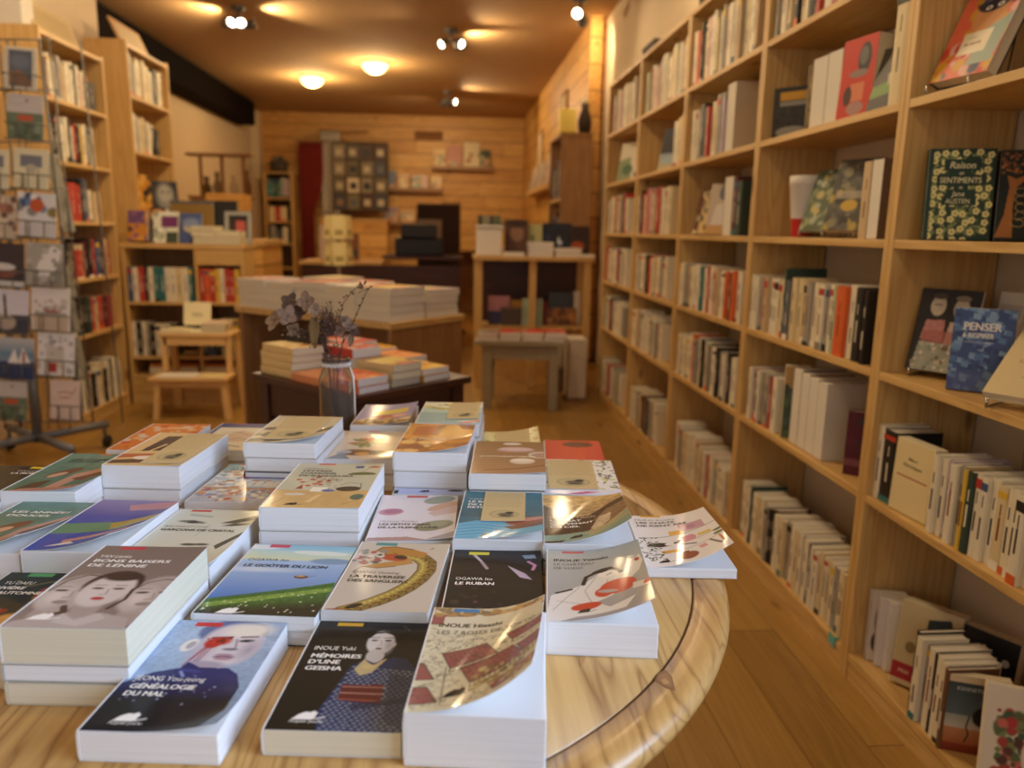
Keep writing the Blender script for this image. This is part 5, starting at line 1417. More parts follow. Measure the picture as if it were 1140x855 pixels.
c = MB().add(vs, fs, smooth=True).build('drape', MAT['cloth_grey'], r); so = c.modifiers.new('thickness', 'SOLIDIFY'); so.thickness = .004
MB().tube([(-.02, -.02, 2.61), (.72, -.02, 2.61)], .012).build('curtain_rod', MAT['brown_board'], r)
r = empty('notice_board', 'dark notice board crowded with pictures at the back', 'board', Matrix.Translation((-1.80, 12.5, 0)))
MB().box(0, .86, 0, .04, 1.40, 2.44, '#4a3a24').build('board_panel', MAT['matte_print'], r)
rr = random.Random(9)
pi = 0
for ix in range(4):
    for iz in range(4):
        cc = rr.choice(['#2a2422', '#6a5a40', '#8a7a60', '#3a3a48', '#5a4a3a', '#74664c', '#4a2a22'])
        if (ix, iz) == (1, 1): cc = '#d0bfa0'
        x, z = .02 + ix * .21, 1.43 + iz * .25
        MB().box(x, x + .18 + rr.uniform(-.02, .02), -.006, -.0005, z, z + .22, cc).box(x + .04, x + .14, -.008, -.006, z + .05, z + .15, rr.choice(['#b8a888', '#1e1a18', '#8a6a4a', '#5a5a5c'])).build('pinned_picture', MAT['satin_print'], r)
r = empty('chest', 'wooden chest under the notice board at the back', 'chest', Matrix.Translation((-1.95, 12.2, 0)))
MB().box(0, 1.0, 0, .45, 0, 1.25).build('chest_body', MAT['plank_wall_x'], r)
MB().box(-.02, 1.02, -.02, .47, 1.25, 1.28).build('chest_top', MAT['pine_x'], r)
r = empty('bookcase', 'narrow bookcase in the back left corner by the red curtain', 'bookcase', Matrix.Translation((-2.80, 12.3, 0)))
for x in (0, .40): MB().box(x, x + .03, 0, .3, 0, 1.95).build('side_panel', MAT['pine_z'], r)
for z in (.1, .5, .87, 1.2, 1.55, 1.93): MB().box(.03, .40, 0, .3, z, z + .02).build('shelf', MAT['pine_x'], r)
MB().box(.03, .40, .29, .3, .1, 1.93).build('back_panel', MAT['dark_wood'], r)
Gb = 'books in the narrow back corner bookcase'
for z, sp, nm in ((1.57, [('ttntg', (5, 6), (25, 30)), ('v', 5, 28)], 'upper shelf'), (1.22, [('_', 3), ('crc', (8, 9), 22)], 'middle shelf'), (.89, [('kgskw', (5, 7), (22, 28))], 'lower shelf')):
    fill_row(-2.765, 12.3, z + .0006, 0, .36, sp, f"{nm} of narrow back corner bookcase", Gb, int(z * 100), False)
r = empty('basket', 'dark basket with stuff on top of the narrow back bookcase', 'basket', Matrix.Translation((-2.58, 12.42, 1.9506)))
MB().lathe([(0, 0), (.11, 0), (.15, .16), (.14, .16), (.10, .01), (0, .01)], col=(70, 58, 46)).build('basket_body', MAT['matte_print'], r)
for k in range(5): MB().ball((.06 * math.cos(k * 1.3), .06 * math.sin(k * 1.3), .17 + .03 * (k % 2)), .05, [(120, 104, 84), (60, 62, 58), (150, 130, 104)][k % 3]).build('ornament', MAT['matte_print'], r)
r = empty('wall_shelf', 'long wall shelf on the planked right wall beyond the cabinet', 'shelf', frame(1.194, 10.9, 1.62, -90))
MB().box(0, 2.6, -.17, -.001, -.025, 0).build('shelf_board', MAT['pine_x'], r)
MB().box(0, 2.6, -.17, -.16, 0, .03).build('front_lip', MAT['pine_x'], r)
for q in range(7):
    cc = ['#c8a890', '#d8c4a0', '#a8887a', '#c0b8a8', '#b08a6a', '#d0b8a8', '#9a8a80'][q]
    face_book(frame(1.07, 10.85 - q * .36, 1.6206, -90, 10), .26, .34, .012, simple(26, 34, cc, ('blots', 8, 0, 10, 26, 34, 2, 5, ['#e0d0b0', '#8a6a5a', '#c09070', '#7a8a8a'], q), R=2), f"{ORD[q]} picture book from the far end on the right plank wall shelf", spine=cc)
# pictures and shelf on the planked right wall
for q, (y, z, ww, hh, cc) in enumerate(((10.4, 1.92, .5, .5, '#a07850'), (9.3, 1.72, .6, .36, '#b88f60'), (8.3, 2.25, .4, .3, '#8f6640'))):
    r = empty('framed_picture', ['tan picture on the planked right wall, farthest', 'wide tan picture on the planked right wall', 'small brown picture high on the planked right wall'][q], 'picture', frame(1.193, y + ww / 2, z, -90))
    MB().box(0, ww, -.02, 0, 0, hh, cc).build('frame_bars', MAT['matte_print'], r, .003)
    MB().box(.04, ww - .04, -.022, -.0202, .04, hh - .04, '#c9b08a').build('picture', MAT['matte_print'], r)

o = REST.build('small_books', MAT['satin_print'])
tag(o, 'rows of small blurred book spines on the farther and left-hand shelves', 'books', kind='stuff')

# ================================================================== ROUND TABLE
TZ = CAMZ - .415                 # table top
TCX, TCY, TR = -.219, .983, .5725
r = empty('round_table', 'round honey pine table in the foreground carrying paperbacks', 'table', Matrix.Translation((TCX, TCY, 0)))
GR = .531
MB().lathe([(0, TZ), (GR - .0028, TZ), (GR - .0018, TZ - .003), (GR - .0018, TZ - .03), (0, TZ - .03)], n=128).build('table_top', MAT['table_pine'], r)
MB().lathe([(GR - .0005, TZ - .03), (GR - .0005, TZ - .003), (GR + .0015, TZ), (TR - .014, TZ), (TR - .006, TZ - .003), (TR - .001, TZ - .009), (TR, TZ - .016), (TR - .002, TZ - .023), (TR - .008, TZ - .029), (TR - .016, TZ - .031), (GR - .0005, TZ - .03)], n=128).build('rim_ring', MAT['table_pine'], r)
MB().lathe([(GR - .0019, TZ - .0016), (GR - .0004, TZ - .0016)], n=128, col=(96, 72, 46)).build('groove', MAT['matte_print'], r)
def on_table(px, py, dz=.0003):
    d = _M @ Vector(((px - 570) / F, (py - 427.5) / F, 1))
    z = TZ + dz - CAMZ
    return (d.x * z / d.z - TCX, d.y * z / d.z - TCY, TZ + dz)


kn = MB().add([on_table(*q) for q in ((729, 757), (733, 749), (741, 746), (748, 753), (752, 769), (741, 766))][::-1], [(0, 1, 2, 3, 4, 5)], '#8d6440')
kn.add([on_table(*q, .0005) for q in ((736, 757), (741, 755), (746, 761), (739, 762))][::-1], [(0, 1, 2, 3)], '#b98c56')
kn.add([on_table(*q, .0004) for q in ((732, 757), (735, 751), (742, 749), (746, 754), (749, 765), (740, 763))][::-1], [(0, 1, 2, 3, 4, 5)], '#9c7048')
kn.build('knot', MAT['satin_print'], r)
kn = MB().add([on_table(*q) for q in ((646, 712), (651, 713), (655, 716), (653, 726), (650, 740), (647, 744), (645, 734), (644, 720))][::-1], [tuple(range(8))], '#b5854c')
kn.add([on_table(*q, .0005) for q in ((648, 717), (652, 716), (654, 718), (651, 720))][::-1], [(0, 1, 2, 3)], '#7a5230')
kn.build('knot', MAT['satin_print'], r)
MB().lathe([(0, TZ - .031), (.40, TZ - .031), (.40, TZ - .09), (.38, TZ - .09), (.38, TZ - .045), (0, TZ - .045)], n=64).build('apron', MAT['table_pine'], r)
for k in range(4):
    an = PI / 4 + k * PI / 2
    MB().lathe([(0, 0), (.022, 0), (.026, .1), (.030, TZ - .14), (.034, TZ - .13), (.034, TZ - .0465), (0, TZ - .0465)], cx=.345 * math.cos(an), cy=.345 * math.sin(an), n=24).build('leg', MAT['table_pine'], r)

W0, D0 = .110, .174


def at(x, y, rot=-6): return Matrix.Translation((x, y, TZ + .0006)) @ Matrix.Rotation(rad(rot), 4, 'Z')


WH, BK = '#f6f4ee', '#15130f'
TB = .045                        # weight of the heavy title letters


def natw(t, shear):
    v = text_geo(t, 0, shear)[0]
    return max(q[0] for q in v) - min(q[0] for q in v)


def title(x, ys, w_, lines, col, size=.92, bold=.036, sh=.06, ang=0):
    """heavy capitals; the longest line is w_ cm wide"""
    st = w_ / (max(natw(l, sh) for l in lines) * size)
    return [(l, x, y, size, col, bold / st ** .5, sh, st, 'title_text', ang) for l, y in zip(lines, ys)]


def author(x, y, w_, t, col, size=.95, bold=0, sh=.06, ang=0):
    return [(t, x, y, size, col, bold, sh, w_ / (natw(t, sh) * size), 'author_text', ang)]


def tab(a, col, x=4.0): return a.rect(x, 0, x + 1.9, .62, col)


def stack(M, ts, label, art=None, texts=(), curl=None, W=W0, D=D0, cream=False, low='', cols=None, creams=None, spine=None):
    """ts: thicknesses from the top book down; returns M of the table under it and the top height"""
    top = sum(ts)
    z = top
    for i, t in enumerate(ts):
        cr = creams[i] if creams else cream
        if i == 0:
            flat_book(M, W, D, z - t + .0002, z, label, art=art, texts=texts, curl=curl, cream=cr, spine=spine or '#e4e0d8')
        else:
            J = M @ Matrix.Translation((random.Random(i * 31 + int(top * 1e4)).uniform(-.002, .002), random.Random(i * 17 + int(top * 1e4)).uniform(-.0015, .002), 0))
            flat_book(J, W, D, z - t + .0002, z - .0003, f"{['', 'second', 'third', 'fourth'][i]} paperback from the top, under the {low}", cover=(cols or ['#c9c4ba'])[(i - 1) % len(cols or [1])], cream=cr)
        z -= t


ART = {}
# --- 1 the portrait with the bloodied eye
a = Art(11, 17.4, '#8fa8c6')
a.grad(0, 17.4, '#a9bdd4', '#7f97b4').grain(.25, .25, 1).grain(1.4, .2, 2)
a.ell(6.4, 2.0, 3.3, 2.3, '#62709a').grain(.3, .4, 5, (a.y < 3.2) & (a.x > 3) & (a.x < 10))
a.ell(6.9, 4.2, 2.9, 3.75, '#d4cbd0', -10, .2).ell(7.8, 1.7, 2.2, 1.3, '#ebe4d6', -8, .7).ell(3.2, 4.6, .75, 1.15, '#e0dcd6', 10).ell(3.3, 4.6, .35, .65, '#a9a3a8', 10).ell(4.6, 5.6, 1.1, 2.0, '#bcb4c2', 0, .8, .7)
a.ell(8.2, 3.6, .75, .26, '#56525f', -6, .4).ell(8.2, 3.6, .26, .22, '#25232c').line([(7.5, 2.95), (9.0, 2.8)], .26, '#6d6672')
a.ell(5.6, 3.8, 1.15, .75, '#a82a22', -6, .5).ell(5.2, 4.3, .75, .75, '#bd2f25', 0, .4).line([(4.8, 3.2), (6.6, 3.0)], .3, '#842824').ell(6.0, 3.65, .55, .2, '#5a2a22').blots(14, 4.4, 3.0, 6.6, 4.4, .1, .22, ['#8d2018', '#c8402f'], 8)
for q, (x0, x1, y1) in enumerate(((4.8, 4.0, 8.0), (5.1, 4.6, 8.4), (5.4, 5.0, 7.6), (5.0, 4.3, 7.2))): a.line([(x0, 4.6), (x1, y1)], .11, '#9c2c2a')
a.line([(7.2, 3.4), (7.6, 4.9), (6.9, 5.1)], .2, '#9d93a0').ell(7.2, 5.15, .75, .22, '#7f7684', 0, .5).ell(7.1, 6.45, 1.05, .18, '#6d5268', 0, .4).ell(7.1, 6.75, .85, .26, '#b08c9a', 0, .5).ell(7.0, 6.1, .9, .18, '#a8889a', 0, .5)
a.ell(8.9, 5.2, .8, 1.6, '#aaa2b0', 10, .8, .6).ell(6.0, 8.0, 1.7, .8, '#a9a0b0', 0, .5)
a.poly([(0, 17.4), (0, 11.0), (2.0, 9.2), (4.0, 8.4), (4.3, 7.4), (5.6, 8.2), (7.4, 8.3), (8.2, 8.2), (9.4, 9.2), (10.2, 11.0), (10.3, 14.6), (9.4, 17.4)], '#2b3068')
m_ = np.clip((a.y - 9.6) / 3.6, 0, 1) * ((a.a[..., 2] < .18) & (a.a[..., 0] < .05))
a.put(m_, '#17171d')
a.ell(5.0, 8.8, 1.1, .26, '#3c4286', 10).line([(4.3, 9.0), (4.8, 9.7)], .25, '#8f9ccf').blots(24, 1, 9.4, 9, 14, .05, .10, ['#7d86c0', '#a6aed6'], 3)
a.rect(2.1, .3, 4.8, 1.1, '#c8322a')
a.emblem(1.9, 16.1, WH, 1.25)
stack(at(-.288, .562, -6), [.027], 'paperback with a bloodied-eye portrait at the front left corner of round table', a,
      author(.9, 10.5, 6.2, 'JEONG You-jeong', WH) + title(1.0, [11.7, 12.75], 5.6, ['GÉNÉALOGIE', 'DU MAL'], WH) + author(1.8, 16.55, 2.7, 'Picquier poche', WH, .5, 0, .25), (-48, .025, 8))
# --- 2 geisha
a = Art(11, 17.4, '#17140f')
a.grad(0, 3, '#2b2722', '#17140f')
a.ell(7.0, 2.6, 2.0, 1.8, '#0f0c0a').ell(8.2, 1.6, 1.6, .9, '#15110e').line([(8.6, .8), (9.3, 1.5)], .25, '#4a4038')
a.ell(6.85, 3.9, 1.3, 2.1, '#d6d3d1', -3, .15).ell(6.75, 6.3, .85, 1.2, '#c4bfbc', 0, .2).ell(7.7, 4.4, .5, 1.4, '#a9a5a4', 0, .8, .6)
for ex in (6.2, 7.5): a.ell(ex, 3.55, .36, .12, '#332d2a').line([(ex - .45, 3.05), (ex + .4, 3.0)], .12, '#5a5350')
a.line([(6.85, 3.5), (7.0, 4.4), (6.7, 4.5)], .1, '#a8a09c').ell(6.85, 5.0, .32, .15, '#6a3038').ell(8.15, 4.2, .22, .45, '#b8b2ae').line([(5.6, 3.0), (6.0, 2.2), (7.0, 1.95), (8.0, 2.4)], .3, '#0f0c0a')
a.poly([(4.9, 8.2), (5.9, 6.9), (7.0, 7.6), (8.6, 6.4), (9.8, 6.7), (11, 8.6), (11, 17.4), (4.2, 17.4), (3.6, 15), (4.4, 11)], '#243158')
a.poly([(5.3, 8.6), (5.9, 6.9), (6.8, 7.9), (8.0, 6.6), (7.0, 9.0), (6.0, 9.6)], '#c4b283').ell(6.5, 8.1, .6, .4, '#d2bc84')
rr = random.Random(3)
for iy in range(26):
    for ix in range(14):
        x = 4.0 + ix * .56 + (iy % 2) * .28 + rr.uniform(-.05, .05); y = 8.4 + iy * .36 + (x - 7) * .12
        blue = (a.a[min(a.ny - 1, int(y * a.R)), min(a.nx - 1, int(x * a.R))] - np.array(srgb('#243158'))) if 0 <= x < 11 and y < 17.3 else np.ones(3)
        if np.abs(blue).max() < .02: a.line([(x, y), (x + .22, y + .03)], .11, '#aeb6c4', .85)
a.poly([(4.8, 11.0), (8.4, 10.9), (8.6, 13.8), (4.9, 13.2)], '#6a2622')
for q in range(5): a.line([(4.9, 11.3 + q * .45), (8.6, 11.3 + q * .5)], .08, ['#c79a8a', '#3c1c1a', '#d0b0a0', '#4a2320', '#b5705c'][q])
a.poly([(8.6, 9), (11, 10), (11, 17), (9.2, 16)], '#1f2b4c', .6).poly([(6, 13.8), (11, 12.6), (11, 13.4), (6.4, 14.6)], '#1a2442', .7)
a.rect(2.0, .3, 4.5, 1.0, '#d9a92e')
a.emblem(1.8, 16.0, WH, 1.25)
stack(at(-.147, .561, -5.6), [.023], 'black paperback with a woman in blue kimono at front of round table', a,
      author(.8, 5.5, 3.9, 'INOUE Yuki', WH) + title(.85, [6.85, 7.85, 8.9], 4.6, ['MÉMOIRES', 'D’UNE', 'GEISHA'], WH) + author(1.7, 16.45, 2.7, 'Picquier poche', WH, .5, 0, .25), (0, .09, 1.5), cream=True)
# --- 3 red roofs, strongly curled
a = Art(11, 17.4, '#d9d0ae')
a.grain(.5, .2, 1)
rr = random.Random(6)
def roof(x, y, w_, h_, s): a.poly([(x, y), (x + w_, y - s), (x + w_ + h_ * .5, y - s + h_), (x + h_ * .4, y + h_)], '#9a5a54'); a.line([(x, y), (x + w_, y - s), (x + w_ + h_ * .5, y - s + h_), (x + h_ * .4, y + h_), (x, y)], .12, '#4a3832')
for x, y, w_, h_, s in ((-.6, 1.6, 4, 1.8, .2), (5, 1.0, 7, 1.5, .5), (7.4, 6.2, 4.5, 1.8, 1.0), (8.6, 9.6, 4, 2.2, 1), (1.8, 8.6, 3.8, 2.4, 1.4), (3.6, 11.0, 4.6, 3.0, 1.6), (-1.4, 10.6, 1.8, 2.4, .3), (-1, 14.2, 2.2, 2.2, .3), (6.4, 15.0, 4.4, 1.6, .8)): roof(x, y, w_, h_, s)
for i in range(150):
    x, y = rr.uniform(0, 11), rr.uniform(0, 17)
    if not (1 < x < 10 and 1.8 < y < 5): a.line([(x, y), (x + rr.uniform(-.5, .5), y + rr.uniform(-.5, .5))], .09, rr.choice(['#5a4a3c', '#7a6a50', '#4c4034']), .8)
for i in range(260):
    x, y = rr.uniform(0, 11), rr.uniform(5, 17.2); q = rr.uniform(.15, .5); t = rr.uniform(0, 6.3)
    a.line([(x, y), (x + q * math.cos(t), y + q * math.sin(t)), (x + q * 1.3 * math.cos(t + .9), y + q * 1.3 * math.sin(t + .9))], .06, rr.choice(['#54463a', '#6f5f4a', '#3f362e']), .8)
for x, y, w_, h_, s_ in ((1.8, 8.6, 3.8, 2.4, 1.4), (3.6, 11.0, 4.6, 3.0, 1.6), (7.4, 6.2, 4.5, 1.8, 1.0)):
    for q in range(1, 9): a.line([(x + w_ * q / 9, y - s_ * q / 9), (x + h_ * .45 + w_ * q / 9, y + h_ - s_ * q / 9)], .06, '#7a443f')
    a.line([(x + h_ * .4, y + h_), (x + h_ * .4, y + h_ + .7), (x + w_ + h_ * .5, y - s_ + h_ + .7), (x + w_ + h_ * .5, y - s_ + h_)], .1, '#4a3c30')
for i in range(60): a.blots(1, 5, 12, 10, 16, .15, .4, ['#a08a54', '#c3b27c', '#7d7048'], i)
for q in range(14): a.line([(5.0 + q * .45, 13.2 - q * .12), (5.2 + q * .45, 14.6 - q * .12)], .08, '#5a4a34')
a.line([(2.4, 10.8), (2.6, 16.6)], .1, '#5a4c3c').line([(1.6, 12), (3.4, 12)], .08, '#5a4c3c')
a.blots(60, 0, .2, 11, 1.6, .2, .5, ['#b08a54', '#c9a86a', '#8d7a5a'], 5)
a.poly([(1.2, 1.9), (10.8, 1.2), (10.8, 4.6), (1.2, 4.9)], '#ddd5b8', .95)
a.rect(1.9, .1, 4.4, .8, '#3b82b8')
a.emblem(2.6, 15.6, '#161310', 1.25)
stack(at(-.034, .542, -7), [.047], 'thick paperback with curled red-roof cover at front right of the book display', a,
      author(.8, 3.8, 6.0, 'INOUE Hisashi', BK, .95, .03) + author(.8, 5.1, 9.4, 'LES 7 ROSES DE TOKYO', '#3a3630', .95), (-14, .0, 8.2), D=.170)
# --- 4 the lying figure in white on grey
a = Art(11, 17.4, '#a9a6a2')
a.grad(0, 17.4, '#b2b8b2', '#a29c9a')
a.poly([(0, 15.2), (.4, 11.8), (3.6, 9.6), (5.4, 7.6), (6.4, 6.6), (7.6, 7), (8.0, 8.2), (9.4, 6.6), (10.6, 4.4), (10.8, 6.6), (10.2, 8.8), (8.8, 10.6), (7.2, 11.4), (7, 13), (5, 14), (6.4, 15.6), (9.2, 14.6), (8, 16.6), (3, 16.6), (1, 17.4), (0, 17.4)], '#e4dfd6')
for p in ([(5.4, 7.8), (4, 11), (4.6, 14)], [(3.6, 9.8), (2.2, 12), (.6, 15)], [(6.6, 9), (6, 12)], [(1, 13), (3.4, 13.8)]): a.line(p, .08, '#9a948c')
a.ell(6.7, 7.4, 1.1, 1.0, '#efe9de').line([(3.9, 9.4), (4.3, 7.6), (6.2, 6.1), (7.6, 6.5), (8.2, 7.8)], .5, '#231d1b').ell(6.2, 6.4, 1.3, .5, '#231d1b', -20)
a.line([(6.6, 7.8), (7.1, 7.5)], .14, '#2b2422').line([(1, 11.2), (2.6, 10.4)], .35, '#2a2422')
a.ell(7.6, 11.2, 2.0, 1.75, '#c8472a', 0, .08).ell(6.0, 12.0, 1.0, 1.1, '#c8472a', 0, .08).ell(4.0, 14.6, 1.6, .8, '#c8472a', -8, .1).ell(6.4, 11.9, 1.1, .35, '#b3aeac', 20)
a.poly([(9.2, 11.6), (11, 12.2), (11, 13.4), (9, 13)], '#dcd6cd').poly([(10.4, 12.2), (11, 11.8), (11, 13), (10.2, 13)], '#c8472a').ell(10.2, 5.8, .3, .5, '#b23a30').ell(9.5, 4.6, .3, .6, '#6b6a6a', -30)
a.rect(1.8, .2, 4.3, .9, '#c96a62')
a.emblem(3.0, 15.9, '#2a2624', .9)
stack(at(.097, .698, -7.2), [.036], 'grey paperback with lying white-robed figure at right front', a,
      author(.7, 3.2, 6.3, 'INOUE Yasushi', '#2c2a28', .9, .035) + author(.7, 4.3, 4.6, 'LE CHÂTEAU', '#4a4846', .9) + author(.7, 5.35, 3.3, 'DE YODO', '#4a4846', .9), (-8, .0, 5.0))
# --- 5 cats and shelves
a = Art(11, 17.4, '#e6e0da')
a.line([(.4, 8.2), (3.4, 8.0), (11, 6.8)], .14, '#5c5a44').line([(2.4, 11.4), (11, 9.8)], .12, '#6a5a5a').line([(.6, 14), (11, 12)], .1, '#7a6a66')
a.rect(6.2, 4.2, 9.6, 7.0, '#c79aa8').rect(7.2, 5.0, 8.4, 6.2, '#b5869a').rect(4.6, 6.2, 6.2, 7.8, '#dfae4e').poly([(5.8, 8.8), (7.4, 8.6), (7.8, 9.6), (7.4, 10.6), (5.8, 10.8)], '#d6909a').rect(8.0, 9.0, 9.8, 9.9, '#ddc05c')
a.ell(2.6, 10.6, 1.4, .7, '#2a2320').ell(4.4, 10.6, 1.0, .5, '#e8e2da').ell(5.0, 10.4, .45, .35, '#2a2320').ell(5.4, 9.9, .3, .3, '#2a2320').line([(5.6, 11.2), (7.2, 12.0)], .3, '#2a2320').line([(1.2, 10.8), (2.4, 10.4)], .4, '#2a2320')
a.rect(2.6, 12.6, 5.0, 13.4, '#dba23e').ell(5.6, 15.2, 1.25, 1.15, '#8f4a30').rect(5.0, 13.7, 5.9, 14.4, '#8f4a30').poly([(7.2, 13.2), (8.2, 13.0), (8.4, 14.2), (7.4, 14.2)], '#d79aa0').line([(9.0, 12.6), (9.9, 15.0)], .35, '#5d5560').line([(10.3, 12.4), (10.4, 14.8)], .3, '#c8704e').ell(10.4, 11.4, .7, .5, '#6b7a4e').ell(10.6, 10.2, .7, .4, '#56704c')
rr = random.Random(2)
for i in range(46): a.ell(rr.uniform(.2, 2.8), rr.uniform(8.0, 15.6), .28, .12, '#4e5a48', rr.uniform(0, 180))
for i in range(20): a.line([(.6 + rr.uniform(0, 2), rr.uniform(8, 15)), (1 + rr.uniform(0, 2), rr.uniform(8, 15))], .06, '#6a705c', .6)
a.rect(1.8, .0, 4.6, .6, '#d8a43c')
a.emblem(1.6, 16.3, '#1d1a18', .95)
stack(at(.242, .866, -5), [.0135], 'white paperback with cats and shelves alone near the table rim', a,
      author(.7, 2.0, 5.6, 'MUKAI Kosuke', '#6a6460', .85) + title(.7, [3.1, 4.2], 6.8, ['LES CHATS', 'NE RIENT PAS'], '#221e1c', .85), (-12, .0, 6.0))
# --- 6 three pale faces on brown-grey
a = Art(11, 17.4, '#7d7069')
a.grad(0, 17.4, '#7a6d66', '#8a7c74')
def face(cx, cy, k, skin, dark, lips=None, hair=True):
    if hair: a.ell(cx, cy - 1.0 * k, 2.35 * k, 2.6 * k, dark, 0, .1)
    a.ell(cx, cy + 3.1 * k, 1.1 * k, 1.6 * k, '#a89a92', 0, .3)
    a.ell(cx, cy, 2.05 * k, 2.9 * k, skin, 0, .15)
    a.ell(cx - .75 * k, cy + .6 * k, 1.0 * k, 1.6 * k, '#d4c9c2', 0, .8, .7)
    if hair: a.ell(cx + .2 * k, cy - 2.4 * k, 1.7 * k, .75 * k, dark, 0, .4)
    for s_ in (-1, 1):
        a.ell(cx + s_ * .85 * k, cy - .25 * k, .5 * k, .17 * k, '#4a403c', 0, .5).line([(cx + s_ * .4 * k, cy - .85 * k), (cx + s_ * 1.3 * k, cy - .8 * k)], .12 * k, '#8a7c74')
    a.line([(cx + .1 * k, cy - .1 * k), (cx + .28 * k, cy + .75 * k), (cx - .2 * k, cy + .85 * k)], .12 * k, '#9a8c84')
    a.ell(cx, cy + 1.5 * k, .55 * k, .27 * k, lips or '#948680', 0, .3)
face(2.5, 10.8, 1.3, '#b0a59e', '#6f625b', hair=False)
a.line([(.3, 10.6), (.8, 8.4), (2.2, 7.1), (4.2, 7.5)], .2, '#4a403a')
face(10.2, 11.0, 1.3, '#b0a49d', '#6f625b', hair=False)
a.line([(7.9, 10.4), (8.6, 8.6), (10, 7.9), (11, 8.1)], .16, '#4a403a')
a.poly([(0, 17.4), (.4, 16.4), (3.2, 14.8), (7.4, 14.6), (10.2, 15.6), (10.8, 17.4)], '#b3a7a1')
a.line([(4.2, 6.4), (3.9, 9.0), (3.4, 12)], .35, '#3a2d28') if False else None
face(5.5, 10.2, 1.15, '#cfc5be', '#3a2d2a', '#b23a42')
a.line([(3.4, 13.6), (3.9, 14.6), (3.0, 15.2)], .6, '#4a3c36').line([(7.9, 10), (8.1, 12), (7.4, 13.8)], .35, '#3a2d2a')
a.poly([(4.0, 14.8), (5.6, 16), (7.2, 14.6), (8.2, 15.6), (6.4, 17), (3.8, 16.4)], '#c5bab4')
a.rect(2.0, .2, 4.6, 1.0, '#c23a4c')
a.emblem(1.4, 16.0, WH, 1.3)
stack(at(-.385, .642, -5.2), [.035, .017, .0215], 'grey-brown paperback with three pale faces atop the front left pile', a,
      author(.9, 3.05, 3.3, 'YAN Lianke', WH) + title(.8, [4.15, 5.25], 7.8, ['BONS BAISERS', 'DE LÉNINE'], WH), (0, .06, 1.0), cream=True, low='three-faces paperback', creams=[True, False, True], cols=['#b8b2a8', '#cfc4a8'])
# --- 7 meadow and lake (larger format)
a = Art(12.4, 17.4, '#7aa0cc', 9)
a.grad(0, 1.8, '#8fc3dc', '#a9d2dc').grad(1.8, 4.4, '#bcd6cf', '#d3d8b0').grad(4.4, 14.6, '#a9c4e4', '#3f70b8')
a.ell(8.6, 2.2, 3.4, .6, '#dfe6dc', 3).ell(10.4, 4.4, 2.4, .8, '#7f9ab8', 0, .3).ell(1.2, .9, 2.2, .7, '#e8ecec', 0, .5)
a.ell(3.2, 7.0, 4.6, .7, '#d3dfe8', 0, .9, .6)
a.poly([(0, 14.3), (4, 13.0), (8, 11.5), (12.4, 9.6), (12.4, 17.4), (0, 17.4)], '#4d7a34')
top = 14.3 - a.x * .36
mk = a.y > top
a.put(mk * np.clip((a.y - top - .9) / 4.5, 0, 1), '#33421f')
a.put(mk * (np.abs(a.y - top - 1.5) < .5) * .8, '#86a548').put(mk * (a.y < top + .8) * .5, '#2f5a26').put(mk * np.clip((a.y - 15.2 + a.x * .12) / 2, 0, 1) * .9, '#2b241c')
a.grain(.25, .5, 4, mk)
rr = random.Random(5)
for i in range(34):
    x = rr.uniform(.5, 12); y = rr.uniform(max(10.6, 15.4 - x * .34), 16.8)
    a.ell(x, y, .08, .12, '#e8e4c8')
a.ell(8.2, 8.6, .8, .42, '#6d4a38').ell(8.1, 8.4, .5, .22, '#c8a078').line([(8.9, 8.6), (9.7, 8.2)], .08, '#5a4a44')
a.rect(1.9, .1, 4.4, .9, '#cf4a5a')
a.emblem(2.2, 17.2, WH, 1.3)
flat_book(at(-.256, .737, -7), .124, .174, .0168, .0335, 'blue and green lake-meadow paperback left of the snake book', art=a, texts=author(.7, 4.8, 4.8, 'OGAWA Ito', '#5a5a3c', 1.0) + title(.8, [6.4], 9.6, ['LE GOÛTER DU LION'], '#1a2438', 1.0))
flat_book(at(-.254, .7385, -7), .122, .17, 0, .0166, 'second paperback from the top, under the lake-meadow paperback', cover='#3a4a5a')
